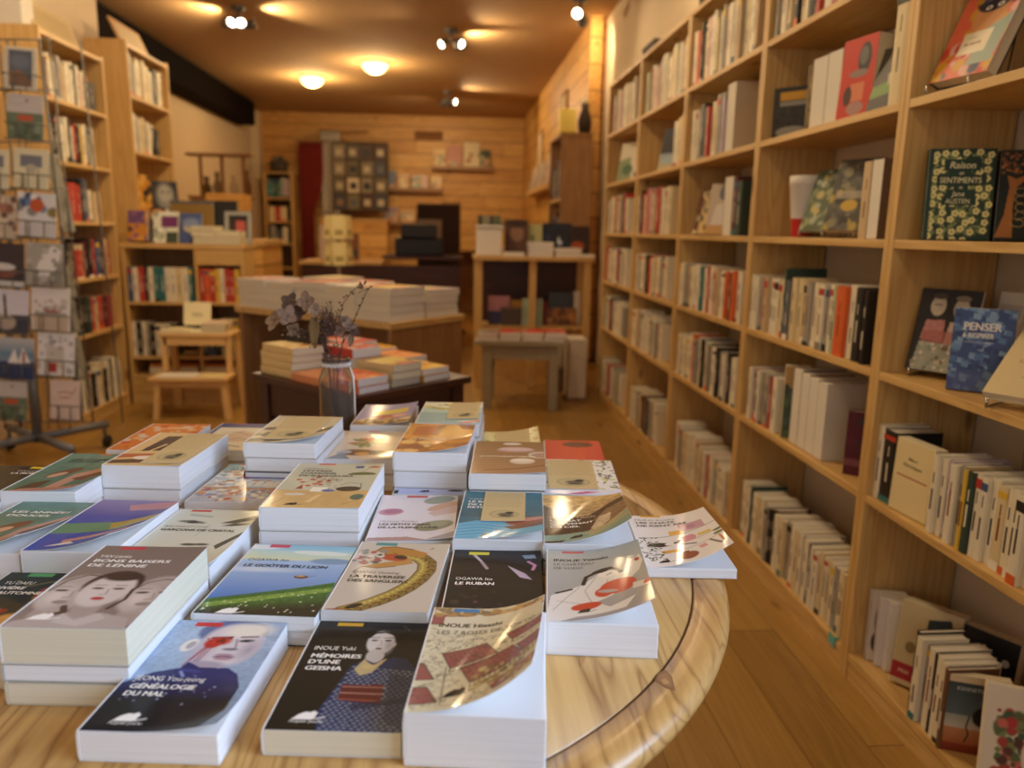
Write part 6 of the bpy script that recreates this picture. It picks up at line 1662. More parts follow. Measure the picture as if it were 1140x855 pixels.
# --- 8 snake
a = Art(11, 17.4, '#c9beac')
body = [(4.6, 3.2), (6.4, 3.6), (8.0, 4.2), (9.0, 5.6), (9.2, 7.6), (8.7, 9.8), (7.8, 11.8), (6.6, 13.6), (5.0, 15.3), (3.4, 16.6), (1.8, 17.6)]
pts = []
for i in range(len(body) - 1):
    for t in range(6): pts.append((body[i][0] + (body[i + 1][0] - body[i][0]) * t / 6, body[i][1] + (body[i + 1][1] - body[i][1]) * t / 6))
for i, (x, y) in enumerate(pts):
    k = 1.05 if i < 46 else 1.05 - (i - 46) * .012
    a.ell(x, y, k * 1.06, k * 1.06, '#5a4028', 0, .1)
for i, (x, y) in enumerate(pts):
    k = .95 if i < 46 else .95 - (i - 46) * .012
    a.ell(x, y, k, k, '#a98f3e', 0, .15)
rr = random.Random(4)
n_ = len(pts)
for i, (x, y) in enumerate(pts):
    x2, y2 = pts[min(i + 1, n_ - 1)]; x1, y1 = pts[max(i - 1, 0)]
    tx, ty = x2 - x1, y2 - y1; l_ = math.hypot(tx, ty) or 1
    tx, ty = tx / l_, ty / l_; nx, ny = -ty, tx              # nx, ny points to the inner side of the coil
    k = .95 if i < 46 else .95 - (i - 46) * .012
    a.ell(x - nx * k * .62, y - ny * k * .62, .42 * k, .34 * k, '#7c6a30', math.degrees(math.atan2(ty, tx)), .5, .8)
    a.line([(x + nx * k * .9, y + ny * k * .9), (x + nx * k * .35, y + ny * k * .35)], .07, '#8a7a3a', .7)
    if i % 3 == 0:
        a.ell(x - nx * k * .52, y - ny * k * .52, .36 * k, .46 * k, '#5d3820', math.degrees(math.atan2(ty, tx)), .4)
        a.ell(x - nx * k * .52, y - ny * k * .52, .15 * k, .2 * k, '#a8743a', math.degrees(math.atan2(ty, tx)), .4)
    if i % 3 == 1: a.ell(x - nx * k * .12, y - ny * k * .12, .2 * k, .16 * k, '#6b4a26', 0, .5)
    if i % 2: a.ell(x + nx * k * .5, y + ny * k * .5, .3 * k, .2 * k, '#c9bb6a', math.degrees(math.atan2(ty, tx)), .6, .7)
a.poly([(2.3, 2.6), (2.9, 1.5), (4.4, 1.2), (6.6, 1.8), (8.6, 2.8), (8.4, 4.2), (6.4, 3.6), (4.6, 3.0), (3.2, 3.1)], '#b5803a').poly([(1.6, 7.0), (3.4, 6.0), (5.4, 5.2), (6.8, 4.4), (7.4, 5.8), (5.6, 6.6), (3.4, 7.3)], '#b98a48').ell(4.8, 4.3, 1.7, .95, '#b2502e', 12).ell(5.6, 4.2, .8, .55, '#3a2a20', 12).line([(2.3, 2.6), (2.9, 1.5), (4.4, 1.2), (6.8, 1.9)], .18, '#5a3c22').line([(1.6, 7.0), (3.4, 7.3), (5.4, 6.7)], .15, '#5a3c22')
a.line([(1.6, 7.0), (1.0, 8.2), (1.4, 9.2)], .1, '#9a4a34')
a.blots(30, .3, 2.4, 3.4, 6.2, .2, .5, ['#8d8a80', '#d8d0c0', '#5a5a50', '#b05a4a'], 2)
a.blots(3, 8.8, 1.2, 9.2, 1.8, .1, .2, ['#7a5a48'], 3)
a.line([(2.6, 16.9), (1.2, 17.2), (.4, 17.3)], .25, '#9a4a34').ell(3.0, 16.4, 1.0, .4, '#241c16', -35)
a.rect(1.9, 0.1, 4.5, 1.0, '#4d938c')
stack(at(-.128, .737, -7.2), [.018, .016], 'beige paperback with a coiling snake in the middle of the front rows', a,
      author(.8, 8.8, 5.4, 'ZHANG Guixing', '#6a6258', .9) + title(.8, [9.9, 10.95], 6.6, ['LA TRAVERSÉE', 'DES SANGLIERS'], '#1d1813'), (0, .06, .8), low='snake paperback', cols=['#b8b2a6'], W=.108)
# --- 9 ribbon: black with feathers
a = Art(11, 17.4, '#1b1817')
a.line([(2.6, 1.4), (3.6, 3.2), (4.4, 5.2)], .4, '#a899a0').line([(2.8, 1.6), (3.6, 3.2)], .2, '#d8ccd2')
a.poly([(6.8, 4.2), (9.0, 6.4), (9.8, 8.0), (8.4, 7.4)], '#b9abc0').poly([(8.6, 1.4), (10.2, 1.2), (10.4, 2.2), (9, 2.4)], '#7f93a8').line([(9.4, 3.2), (10.2, 4.2), (9.9, 5.4)], .4, '#c58cb6').blots(12, 1, 9, 9, 16, .2, .5, ['#2c2623', '#3a322c', '#5a3a44'], 4)
a.rect(2.0, .6, 4.5, 1.4, '#d9cf3a')
a.emblem(1.6, 16.2, WH, 1)
stack(at(-.009, .717, -5.2), [.03], 'black paperback with pale feathers behind the curled red-roof one', a,
      author(.8, 8.3, 4.1, 'OGAWA Ito', WH) + title(.8, [9.45], 4.3, ['LE RUBAN'], WH), (0, .05, .6), W=.105)
# --- 10 cat from the sky
a = Art(11, 17.4, '#bfa474')
a.grad(0, 8, '#c9a868', '#a68a62').grain(.6, .5, 2)
a.poly([(0, 7), (3, 8.6), (6, 8.2), (9, 4), (11, 2), (11, 6.6), (8, 12), (5.4, 14.6), (2.6, 14.8), (0, 15.2)], '#4a2f1c')
a.poly([(6.4, 10.4), (8.4, 6.4), (11, 4.2), (11, 9.4), (7.4, 14)], '#8a6a48').poly([(5.8, 13.8), (7.2, 9.4), (8.8, 8.6), (8.4, 12), (6.6, 15)], '#cbb695').poly([(0, 4), (2.4, 6.8), (2, 11), (0, 13)], '#5c554f')
a.grain(.5, .5, 8, a.y < 14)
a.poly([(0, 15.0), (4, 14.4), (7, 14.8), (11, 10.2), (11, 17.4), (0, 17.4)], '#86a392').poly([(5, 15.4), (11, 11.2), (11, 13.4), (6, 16.6)], '#a9a37c').poly([(0, 16.9), (2.6, 16.6), (2.0, 17.4), (0, 17.4)], '#3a2c22')
a.emblem(3.0, 16.4, '#1d1814', 1.1)
stack(at(.116, .878, -6), [.022, .020], 'brown paperback with curled cover of a cat above a wall', a,
      author(.8, 9.2, 6.0, 'HIRAIDE Takashi', '#d8c8ae', .9) + title(.8, [10.3, 11.4, 12.5], 5.6, ['LE CHAT', 'QUI VENAIT', 'DU CIEL'], WH), (-20, .0, 6.4), low='cat-above-wall paperback', cols=['#3a3a3c'], W=.112)
# --- 11 sprig cover with white ground, and the red one behind
a = Art(11, 17.4, '#e9e7e0')
rr = random.Random(12)
for i in range(150):
    x, y = rr.uniform(0, 11), rr.uniform(0, 15)
    a.ell(x, y, rr.uniform(.3, .6), rr.uniform(.12, .24), rr.choice(['#4c5a4a', '#6f7f52', '#39434a', '#b9bf56', '#8a5a58', '#54606c']), rr.uniform(0, 180))
a.rect(0, 15, 11, 17.4, '#dfe2ee').poly([(2.5, 17.4), (6, 16), (8, 16.2), (5, 17.4)], '#b24a94')
stack(at(.142, 1.075, -6), [.022, .014], 'white paperback with leaf sprigs half under a kraft note, right side', a, (), None, low='leaf-sprig paperback', cols=['#c8c2b8'], W=.112)
a = Art(11, 17.4, '#c9432f'); a.ell(6.5, 3, 3, 2, '#5a2a22')
stack(at(.166, 1.268, -6), [.02], 'red paperback at the back right edge of the round table', a, (), None, W=.105, D=.16)
# --- 12 teal with a bowl
a = Art(11, 17.4, '#3f6f80')
a.grad(0, 10, '#3f7482', '#38606f').grain(.8, .15, 1)
a.poly([(0, 12.4), (2.4, 11.2), (6, 11.6), (8, 13.4), (11, 14), (11, 17.4), (0, 17.4)], '#5fa9cc')
for q in range(9): a.line([(.2, 12.8 + q * .5), (3, 12.0 + q * .5), (6, 13 + q * .5), (8, 14.4 + q * .4)], .12, ['#8fd0e8', '#3f86ac'][q % 2], .7)
a.ell(9.0, 11.6, 2.8, 1.6, '#8a4a38', -6).ell(9.2, 10.9, 2.4, .7, '#c28a7a', -6).poly([(6, 13.2), (11, 12.6), (11, 14.2), (7, 14.6)], '#6d4638')
a.rect(3.2, .2, 5.6, 1.2, '#d58a4e')
a.emblem(3.2, 16.4, '#16201f', 1.0)
tealM = at(.006, .896, -6)
teal_curl = (-32, .012, 4)
stack(tealM, [.020, .0225], 'teal paperback with blue cloth and a bowl, holding a kraft note', a,
      author(.8, 3.5, 4.4, 'OGAWA Ito', '#b9ccd0', .85) + title(.75, [4.6, 5.7, 6.8], 7.8, ['LE RESTAURANT', 'DE L’AMOUR', 'RETROUVÉ'], WH), teal_curl, low='teal paperback', cols=['#cfd2d4'])
# --- 13 bread on white
a = Art(11, 17.4, '#ddd8dd')
a.ell(2.0, 7.0, 1.7, 1.3, '#c08a98', -15).ell(2.2, 6.8, 1.2, .8, '#a8708a', -15, .5).ell(8.4, 2.0, 2.4, 1.5, '#98a090', -30).ell(9.6, 4.6, 3.2, 1.3, '#c9a58c', -35).ell(8.2, 12.2, 2.7, 1.7, '#8f8f70', -28).ell(8.2, 11.8, 2.2, 1.1, '#a3a382', -28, .6)
a.poly([(0, 16.4), (5, 16.0), (8, 17.4), (0, 17.4)], '#b09088').poly([(7, 17.4), (11, 14.8), (11, 17.4)], '#a8a2a8').poly([(7, 7.4), (11, 4), (11, 7.2), (8, 8.6)], '#cdb5ae')
a.rect(3.6, .2, 6.6, 1.1, '#c8564e')
stack(at(-.104, .922, -2.5), [.016, .014], 'lilac-white paperback with round breads beside the teal one', a,
      author(.9, 10.7, 5, 'Mishima Yukiko', '#8a8488', .8) + title(.9, [11.8, 12.9], 7.8, ['LES PETITS PAINS', 'DE LA PLEINE LUNE'], '#3a3438', .85), (-30, .03, 2.5), low='bread paperback', cols=['#d0ccd2'], D=.17)
# --- 14 golden cover on a tall pile, lilac one sticking out below
a = Art(11, 17.4, '#c8892e')
a.grain(1.6, .5, 3).poly([(1.4, 2.0), (5, 1.0), (5.4, 7), (1.2, 7.8)], '#b0602a').poly([(5, 1), (6.2, 1), (5.4, 7.6), (4.6, 7.2)], '#7a4420').ell(8.6, 4.4, 3, 4, '#d9a23c', 20, .7).poly([(8, 0), (11, 0), (11, 3.4), (9, 3)], '#8a4a24').poly([(0, 13), (4, 12), (8, 14), (11, 12.6), (11, 17.4), (0, 17.4)], '#a5642c').blots(24, 0, 10, 11, 17, .4, 1.1, ['#d8a050', '#8a4e26', '#c88a40', '#e0b870'], 5)
for i_, (z0_, z1_, lab_) in enumerate(((.0545, .0850, None), (.0282, .0542, 'second paperback from the top, under the golden-brown one'))):
    if lab_ is None:
        flat_book(at(-.083, 1.130, -6), W0, D0, z0_, z1_, 'golden-brown paperback atop the tall white pile in the middle', art=a, texts=author(1.4, 9.2, 4.4, 'OGAWA Ito', '#ead8a8', .8) + title(1.4, [10.3], 5.6, ['LA PAPETERIE'], '#f0e2bc', .85), curl=(-34, .02, 5))
    else:
        flat_book(at(-.082, 1.131, -6.3), W0, D0, z0_, z1_, lab_, cover='#dad4ca')
a = Art(11, 17.4, '#b4bde0'); a.grad(9, 17.4, '#dfe2f0', '#aab6e2'); a.emblem(3.6, 16.6, '#2a2c3c', 1.0); a.ell(9, 15.8, 1.2, .4, '#3a3440'); a.rect(0, 16, .7, 17.4, '#1d1c22')
flat_book(at(-.083, 1.1045, -5), .112, .19, 0, .028, 'lilac paperback sticking out under the golden pile', art=a)
# --- 15 pale blue with kraft note, behind the golden one
a = Art(11, 17.4, '#a9c2b8')
a.rect(0, 0, 11, 5, '#d9d6bc').rect(0, 9, 11, 17.4, '#86a8a6').blots(18, .5, 1, 5, 6, .3, .9, ['#c8b84e', '#b3a23a', '#8a9a5a'], 3).rect(5, 0, 8, 1, '#8a3a3a').poly([(7, 17), (11, 14.6), (11, 16), (9, 17.4)], '#c85a4e')
stack(at(-.058, 1.307, -5), [.024, .03, .031], 'pale green-blue paperback with kraft note at the back middle', a, (), (0, .05, 1), low='pale green-blue paperback', cols=['#cdc8be', '#b8c4cc'], D=.165)
# --- 16 wooden table with bowls
a = Art(11, 17.4, '#9a7448')
a.grad(0, 17.4, '#8f6a3e', '#a9825a')
for q in range(14): a.line([(0, q * 1.3 + .3), (11, q * 1.3 - .1)], .1, '#7d5a34', .6)
a.ell(6.0, 1.4, 1.5, .7, '#d8ccbc').ell(6.6, 4.8, 3.0, 1.4, '#b99a94').ell(6.6, 4.4, 2.6, 1.0, '#d0b4ae').ell(10.4, 7.6, 1.9, 1.9, '#cfc0b0').ell(10.4, 7.8, 1.4, 1.4, '#b3907a').ell(7.6, 11.0, 1.9, 1.5, '#d9c8ae').ell(7.6, 10.4, 1.7, .8, '#e8dcc8').line([(2, 15.6), (7, 14.8), (11, 13.4)], .35, '#7a4a24')
stack(at(.030, 1.070, -5), [.025, .022, .0225], 'brown paperback picturing white bowls on a wooden table', a, title(1.0, [9.0], 8.6, ['LE RESTAURANT MIDORI'], '#efe2c8', .8), (-30, .03, 2), low='bowls paperback', cols=['#4a4a4e', '#cbc6bc'])
# --- 17 back right pale book with kraft note
a = Art(11, 17.4, '#d8d29a'); a.blots(60, 0, 0, 11, 17, .3, .7, ['#b0b458', '#8a9a4a', '#e8e4c0', '#c89a5a'], 4)
stack(at(.055, 1.320, -4), [.02], 'yellow-green paperback with kraft note at the back right', a, (), (0, .02, 3.2), D=.17)
# --- 18 letters from the seaside: thick cream one
a = Art(12.6, 20.5, '#c3c4ac', 9)
a.rect(0, 13.2, 12.6, 20.5, '#cfae72').grain(1, .15, 2, a.y > 13.2)
for q in range(9): a.ell(4.2 + .8 * math.cos(q * .7) * (1 + q % 3), 9.2 + 1.1 * math.sin(q * .7) * (1 + q % 2), .4, .4, '#c0553c')
rr = random.Random(5)
for i in range(90):
    x, y = 5.6 + rr.gauss(0, 1.3), 8.8 + rr.gauss(0, 1.4)
    a.line([(x, y), (x + rr.uniform(-.6, .6), y + rr.uniform(-.6, .6))], .1, rr.choice(['#3a342c', '#c2603e', '#7a4a38', '#4a463a']))
a.ell(10.2, 5.6, 2.0, 1.2, '#5f6a34').rect(8.1, 5.8, 12.3, 7.0, '#c3c4ac').rect(8.6, 1.2, 9.9, 2.4, '#4a5490').ell(11.4, 1.8, .9, .5, '#b0604a').line([(8.2, .8), (9.4, .5), (12, .8)], .1, '#4a443c').line([(11.6, 0), (9.8, 5)], .08, '#6a6656')
a.ell(9.6, 12.4, 1.7, 1.1, '#3a2c24').line([(8.2, 10.6), (9.2, 9.6), (10.9, 10), (11.2, 12)], .12, '#2a2420').rect(4.6, 11.8, 6.8, 13.8, '#eceada').ell(7.0, 13.2, .9, .6, '#6470a4').poly([(2.4, 12.6), (3, 10.6), (3.4, 12.6)], '#9a3c30').ell(3.0, 15, 1.4, .5, '#d8d0c4').ell(11.4, 16, .9, 1.2, '#4f6a5c').poly([(5, 18), (6, 15), (6.6, 15), (5.8, 18.4)], '#e6c88a')
a.line([(1, 19.4), (2, 16.6)], .12, '#8a6a3c').line([(10, 19), (12, 17)], .12, '#8a6a3c')
a.rect(3.0, .1, 5.4, .8, '#c9564e')
a.emblem(2.6, 19.4, '#1d1914', 1.1)
stack(at(-.235, .935, -5), [.0315, .022, .018], 'thick cream paperback with a red seaweed drawing in the second row', a,
      author(1.4, 2.9, 3.6, 'OGAWA Ito', '#6a6a58', .8) + title(1.4, [4.0, 5.1, 6.2], 7.6, ['LETTRES', 'D’AMOUR', 'DE KAMAKURA'], '#1f1d18'), (0, .06, .8), W=.124, D=.185, low='red-seaweed cream paperback', cols=['#d4d0c6', '#c9c4ba'])
# --- 19 artichoke plant
a = Art(11, 17.4, '#d0c4b4')
rr = random.Random(7)
for i in range(26):
    an = rr.uniform(0, 6.28); q = rr.uniform(.6, 2.6)
    a.ell(5.6 + q * math.cos(an), 7.4 + q * 1.1 * math.sin(an), 1.3, .5, rr.choice(['#6a7a4c', '#84905c', '#b0573c', '#52683f', '#c07050']), math.degrees(an))
a.ell(4.6, 13.6, 3.4, 1.8, '#6a4a34').ell(8, 13.8, 2, 1.2, '#3f3a30').ell(2.4, 13.4, 1.2, 1, '#a8b0b8').ell(5.4, 14.4, 1.2, .8, '#d09a4e').poly([(0, 17.4), (2, 13.6), (4, 17.4)], '#7d8894')
a.rect(4.4, 0, 6.6, .7, '#c9605a')
stack(at(-.196, 1.200, -3), [.025, .0285], 'pale paperback with a leafy red-tipped plant behind the seaweed one', a, title(2.2, [2.6], 7.6, ['LE CHANT DE LA NATURE'], '#3a342c', .75) if False else (), (-40, .04, 2), low='leafy-plant paperback', cols=['#c4bcae'], W=.107)
# --- 20 purple with yellow banner
a = Art(11, 17.4, '#8d86b4')
a.poly([(2.4, 6.4), (9.4, 4), (9.6, 8), (3, 9.6)], '#d9bf3e').ell(6.2, 11, 3.4, 1.7, '#b0604a').ell(8.4, 10.6, 1.6, 1.4, '#d8a090').rect(0, 13.4, 11, 17.4, '#a8823e').blots(26, 0, 12.4, 11, 17, .4, 1.2, ['#7a5a34', '#c89a4e', '#54402c', '#d8c08a'], 3)
stack(at(-.178, 1.385, -4), [.022, .04], 'purple paperback with a yellow banner beside the vase', a, (), (0, .03, 3), W=.105, D=.165, low='purple paperback', cols=['#4a4652'])
# --- 21 cream cover with kraft note left of the vase
a = Art(11, 17.4, '#c9bb98')
a.blots(10, 0, 8, 5, 14, .4, 1, ['#8a8a3c', '#4a4636'], 3).poly([(0, 15), (4, 14), (9, 10), (11, 6), (11, 9), (5, 16.4), (0, 17)], '#3a342a', .85)
cardM = at(-.312, 1.168, -6)
card_curl = (-38, .012, 4.5)
stack(cardM, [.024, .0225, .022, .0215], 'cream paperback under a kraft note in front of the vase', a, (), card_curl, low='cream paperback before the vase', cols=['#c9c5bd', '#3a3c44', '#d0cabc'])
# --- 22 town of coloured roofs
a = Art(11, 17.4, '#b9c4c6')
a.grad(0, 3.4, '#7fb7d4', '#a6cbdc')
rr = random.Random(21)
for i in range(230):
    x, y = rr.uniform(-.4, 10.6), rr.uniform(3.2, 16.6); q = rr.uniform(.4, 1.3)
    a.rect(x, y, x + q, y + q * .55, rr.choice(['#d9d6cc', '#c8bda8', '#e8e4d8', '#a8684a', '#c07a44', '#7a7f9a', '#8d8a86', '#b8a070', '#e2dccb']))
a.poly([(3.8, 5.6), (11, 5.2), (11, 7.0), (3.4, 7.4)], '#6a6c94').rect(4.2, 5.6, 5.2, 7, '#8a4a44')
for q in range(5): a.poly([(4.6 + q * 1.3, 8.2), (5.7 + q * 1.3, 8.2), (5.4 + q * 1.3, 10.6), (4.3 + q * 1.3, 10.6)], '#e4dcc8')
a.rect(0, 11.2, 11, 12.2, '#b8834c', .8).rect(0, 14.6, 11, 17.4, '#a7a3ac', .7).blots(30, 0, 12, 11, 17, .2, .6, ['#c88a3e', '#9a4a3a', '#8a8494', '#e0d8c0'], 6)
a.rect(1.8, 0, 4.4, .7, '#c9565a')
stack(at(-.367, 1.060, -5), [.02, .0155], 'paperback picturing a crowded town of roofs under blue sky', a, title(1.0, [2.3, 3.2], 6.4, ['LA RÉPUBLIQUE', 'DU BONHEUR'], '#24507c', .8), None, low='town-roofs paperback', cols=['#c4c0b8'])
# --- 23 pale face close-up
a = Art(11, 17.4, '#cfd6c8')
a.grad(0, 17.4, '#c8d2cc', '#d2cfb8')
a.ell(3.4, 4.4, 1.7, .45, '#6d7a74', 8, .6).ell(3.5, 4.5, .7, .4, '#2f3a3a').line([(1.8, 4.3), (3.4, 3.9), (5, 4.8)], .16, '#3a4442').poly([(7, 4.6), (9.6, 2.6), (11, 1.4), (11, 3.0), (9, 4.6)], '#3c4643').ell(9.2, 5.0, 1.5, .4, '#4a5450', -14, .6).ell(9.0, 5.0, .6, .35, '#2a3232', -14)
a.poly([(2, 1.6), (5.4, 2.2), (5.2, 2.9), (2.2, 2.3)], '#a9b8b4').ell(6.0, 11.4, 1.0, .35, '#4a4c46', 0, .6).ell(7.4, 11.3, .9, .35, '#5a5a52', 0, .6).line([(6, 5), (5.6, 9)], .12, '#b2bab0')
a.ell(5.0, 15.6, 2.6, .4, '#5a5850', 0, .6).line([(2, 15.8), (4.6, 15.2), (7.6, 15.4)], .22, '#3a3a36').poly([(9, 11.6), (11, 7), (11, 8.6), (9.6, 12.6)], '#4c514c')
a.rect(1.7, .2, 4.3, .9, '#b83a44')
stack(at(-.372, .830, -6), [.045], 'pale green paperback of a close-up face behind the three-faces pile', a,
      author(.65, 6.3, 5.4, 'BAI XIANYONG', '#7d8580', .8) + title(.65, [7.4], 9.2, ['GARÇONS DE CRISTAL'], '#20221f', .9), (-40, .035, 4))
# --- 24 orange pile with kraft note
a = Art(11, 17.4, '#d6b984')
a.poly([(2.2, 2.2), (6.0, 1.8), (6.2, 9.8), (1.8, 10.4)], '#3a2630').line([(3.2, 10.4), (4.0, 6.6)], .35, '#e6c88a').poly([(0, 12), (5, 11.4), (4, 13.2), (0, 14)], '#b4643a').poly([(0, 15), (4, 14), (7, 14.6), (5, 16), (0, 16.6)], '#5a4434').ell(4, 13.6, 1.6, .9, '#e8dcc8').poly([(7, 16.6), (9.6, 15.4), (9, 17)], '#c8b03c')
orM = at(-.488, 1.090, -6)
stack(orM, [.0345, .024, .0215], 'tan and plum paperback under a kraft note on the left rear pile', a, title(2.4, [5.4], 3.2, ['LES PAONS'], WH, .7) if False else (), (-40, .04, 2), low='tan and plum paperback', cols=['#cfcac6', '#b8b4b0'], D=.178)
a = Art(11, 17.4, '#d07a32')
a.blots(34, 0, 0, 11, 16, .3, .9, ['#e0a060', '#b86428', '#cfc4b0', '#c8502a', '#d8b080'], 3)
a.rect(4.5, 0, 8, .6, '#a83a2c').rect(4, 2.6, 8.8, 3.8, '#e8c69a', .7).poly([(3, 16), (6, 14.6), (7, 16.4)], '#eadfcb')
stack(at(-.560, 1.272, -4), [.018, .032], 'orange patterned paperback at the back left edge of the table', a, (), None, low='orange patterned paperback', cols=['#c8c4c6'], W=.105)
# --- 25 drawing with a blue border
a = Art(11, 17.4, '#ddd3bb')
a.rect(0, 0, 11, 3.0, '#34346f').rect(0, 0, .8, 17.4, '#3a3f86').poly([(2.6, 9), (6, 5), (9.4, 7), (9, 12), (5, 12.6)], '#cdb29a').line([(2.4, 6.6), (5.4, 6.0), (8.6, 8.4), (10.6, 7)], .16, '#4a4038').line([(3.4, 13), (7, 10), (10, 11.4)], .16, '#4a4038').ell(3.4, 15, 2.2, 1.2, '#7a6a58').line([(2, 16), (6, 14.2), (9, 15.4)], .3, '#3a322c').rect(3, 0, 4.6, .5, '#b0404a')
stack(at(-.440, 1.286, -4), [.02, .0255], 'cream ink-drawing paperback with an indigo border at the back', a, (), None, low='indigo-border paperback', cols=['#c0bcb4'], W=.10, D=.178)
# --- 26-27 two green ones at the left
def green(seed):
    a = Art(11, 17.4, '#4f7564')
    a.grad(0, 17.4, '#62877a', '#456a58').grain(1.2, .3, seed)
    a.poly([(5, 17.4), (6.4, 10), (10, 6), (11, 6.4), (11, 9), (8, 12), (7, 17.4)], '#b58a78').poly([(7, 12), (10.4, 8), (11, 9.4), (9, 13)], '#6a4434').ell(4.4, 9.4, 1.2, 2.8, '#6b4634', 38).ell(3.9, 10.4, .7, 1.5, '#c09a80', 38).poly([(1, 17.4), (2.4, 14), (4.6, 12.6), (4.2, 17.4)], '#4a3a2c').poly([(0, 17.4), (3, 16.2), (11, 15.2), (11, 17.4)], '#a8786a')
    return a
a = green(3); tab(a, '#c8683a', 5)
stack(at(-.592, 1.027, -4), [.03, .0345], 'upper of two green paperbacks with a bathing figure, left side', a, title(1.6, [3.4, 4.4], 6.4, ['LES ANNÉES', 'DOUCES'], '#1d2420', .85), (-30, .03, 4.5), low='upper green paperback', cols=['#c8c0b8'], W=.098)
a = green(8)
stack(at(-.582, .862, -6), [.05], 'lower green paperback with strongly curled cover at the left', a, title(1.2, [4.2, 5.4], 7.4, ['LES ANNÉES', 'DOUCES'], WH), (-28, .0, 5.2), W=.103, D=.165)
# --- 28 blue one with rolled-up cover
a = Art(11, 17.4, '#3f4fa6')
a.grad(0, 6, '#8a86b8', '#4a52a0').poly([(0, 9), (7, 8), (10, 6.2), (11, 7), (9, 11), (0, 12.4)], '#5f8a6a').poly([(6, 8.6), (11, 5.4), (11, 8.2), (7, 11)], '#a8963c').poly([(3, 14.2), (11, 10.6), (11, 12), (3.4, 15.2)], '#c08a80').poly([(1.8, 16.2), (4.4, 14.8), (5.4, 15.8)], '#e2dcd6').poly([(5, 2), (11, 0), (11, 3), (6, 4)], '#b38a9a')
stack(at(-.475, .849, -6), [.0555], 'thick white paperback whose blue and green cover rolls up', a, (), (-30, .0, 5.6), W=.102, D=.166)
# --- 29 dark painted one under it
a = Art(11, 17.4, '#20261f')
a.grad(0, 7, '#263027', '#1c2422').grain(1, .5, 2).line([(2, 2), (4, 3.2), (6, 2)], .3, '#6a6a3c').poly([(7, 2), (11, 1), (11, 6), (8, 5)], '#8a6432')
a.blots(70, 0, 7.4, 11, 17, .4, 1.2, ['#c8803a', '#b0502c', '#d8a860', '#7a3a24', '#8a3020', '#e0b878'], 5).blots(10, 6, 4, 10, 7, .3, .8, ['#a03c28', '#8a5a2c'], 6)
a.rect(2.3, .1, 5.0, 1.0, '#59a666')
stack(at(-.503, .674, -5), [.03], 'dark paperback with orange painted leaves at the left edge', a, author(1.0, 2.9, 3.2, 'YU DAFU', WH) + title(.7, [4.1, 5.2], 5.6, ['RIVIÈRE', 'D’AUTOMNE'], WH), None, W=.112, cream=True)
# --- 30 black one, far left, and the dark one at the frame edge
a = Art(11, 17.4, '#23201c')
a.grain(1, .4, 2).line([(0, 13.4), (6, 12.2), (11, 12.6)], .12, '#8a8278').rect(5.8, .4, 9.6, 1.3, '#d8c62e')
stack(at(-.700, 1.015, -5), [.05], 'black paperback with a yellow tab at the far left of table', a, author(4.5, 2.8, 3.4, 'YAN Lianke', '#cfc9c0', .9) + title(4.3, [3.9], 4.0, ['LA MORT'], WH), None, W=.105)
a = Art(11, 17.4, '#2b1d18')
stack(at(-.738, .822, -6), [.022, .027], 'dark brown paperback cut by the left edge of the photo', a, (), None, low='dark brown paperback at the left edge', cols=['#c8c2ba'])


# ------------------------------------------------------------------ kraft notes tucked in the covers
def note(M, top, W, D, curl, u0, u1, v0, v1, label, extra=0.0):
    fn0 = bender(curl)
    a = Art((u1 - u0) * 100, (v1 - v0) * 100, '#c9b482', 12)
    wcm, hcm = a.w, a.h
    r = random.Random(int(u0 * 1e4 + v1 * 1e4))
    for q in range(int((hcm * .55) / .42)):
        y = .5 + q * .42; x = .4
        while x < wcm - .8:
            l = r.uniform(.2, .6); a.line([(x, y + r.uniform(-.05, .05)), (x + l, y + r.uniform(-.06, .06))], .07, '#7a6a48', .7); x += l + .18
    cx, cy = wcm * .52, hcm * .78
    a.ell(cx, cy, wcm * .34, hcm * .13, '#a8996e').ell(cx, cy, wcm * .30, hcm * .11, '#bdac7e').ell(cx + .2, cy + .2, wcm * .18, hcm * .06, '#6a6048', 10, .5).ell(cx + wcm * .12, cy - hcm * .05, wcm * .10, hcm * .035, '#2a241c', -10, .4).poly([(cx - wcm * .16, cy + hcm * .08), (cx + .1, cy + hcm * .03), (cx + wcm * .18, cy + hcm * .08)], '#4a4232')

    def fn(u, v):
        U, V, Z = fn0(np.asarray(u) + u0, np.asarray(v) + v0)
        return U, V, np.asarray(Z)
    root = empty('note_card', label, 'note card', M @ Matrix.Translation((0, 0, top + .0007)), 'kraft recommendation notes')
    sheet('card_sheet', a, u1 - u0, v1 - v0, fn, extra, MAT['matte_print'], root, th=.0003)


note(tealM, .0425, W0, D0, teal_curl, .029, .087, .058, .172, 'kraft note lying on the teal paperback')
note(cardM, .090, W0, D0, card_curl, .022, .094, .018, .168, 'kraft note on the cream paperback before the vase')
note(orM, .080, W0, .178, (-40, .04, 2), .048, .106, .010, .172, 'kraft note on the tan and plum paperback at left rear')
note(at(.142, 1.075, -6), .036, .112, D0, None, .004, .080, .020, .168, 'kraft note on the leaf-sprig paperback')
note(at(-.058, 1.307, -5), .085, W0, .165, (0, .05, 1), .050, .106, .030, .160, 'kraft note on the pale green-blue paperback at the back')
note(at(.055, 1.320, -4), .020, W0, .17, (0, .02, 3.2), .026, .092, .03, .165, 'kraft note on the yellow-green paperback at back right')

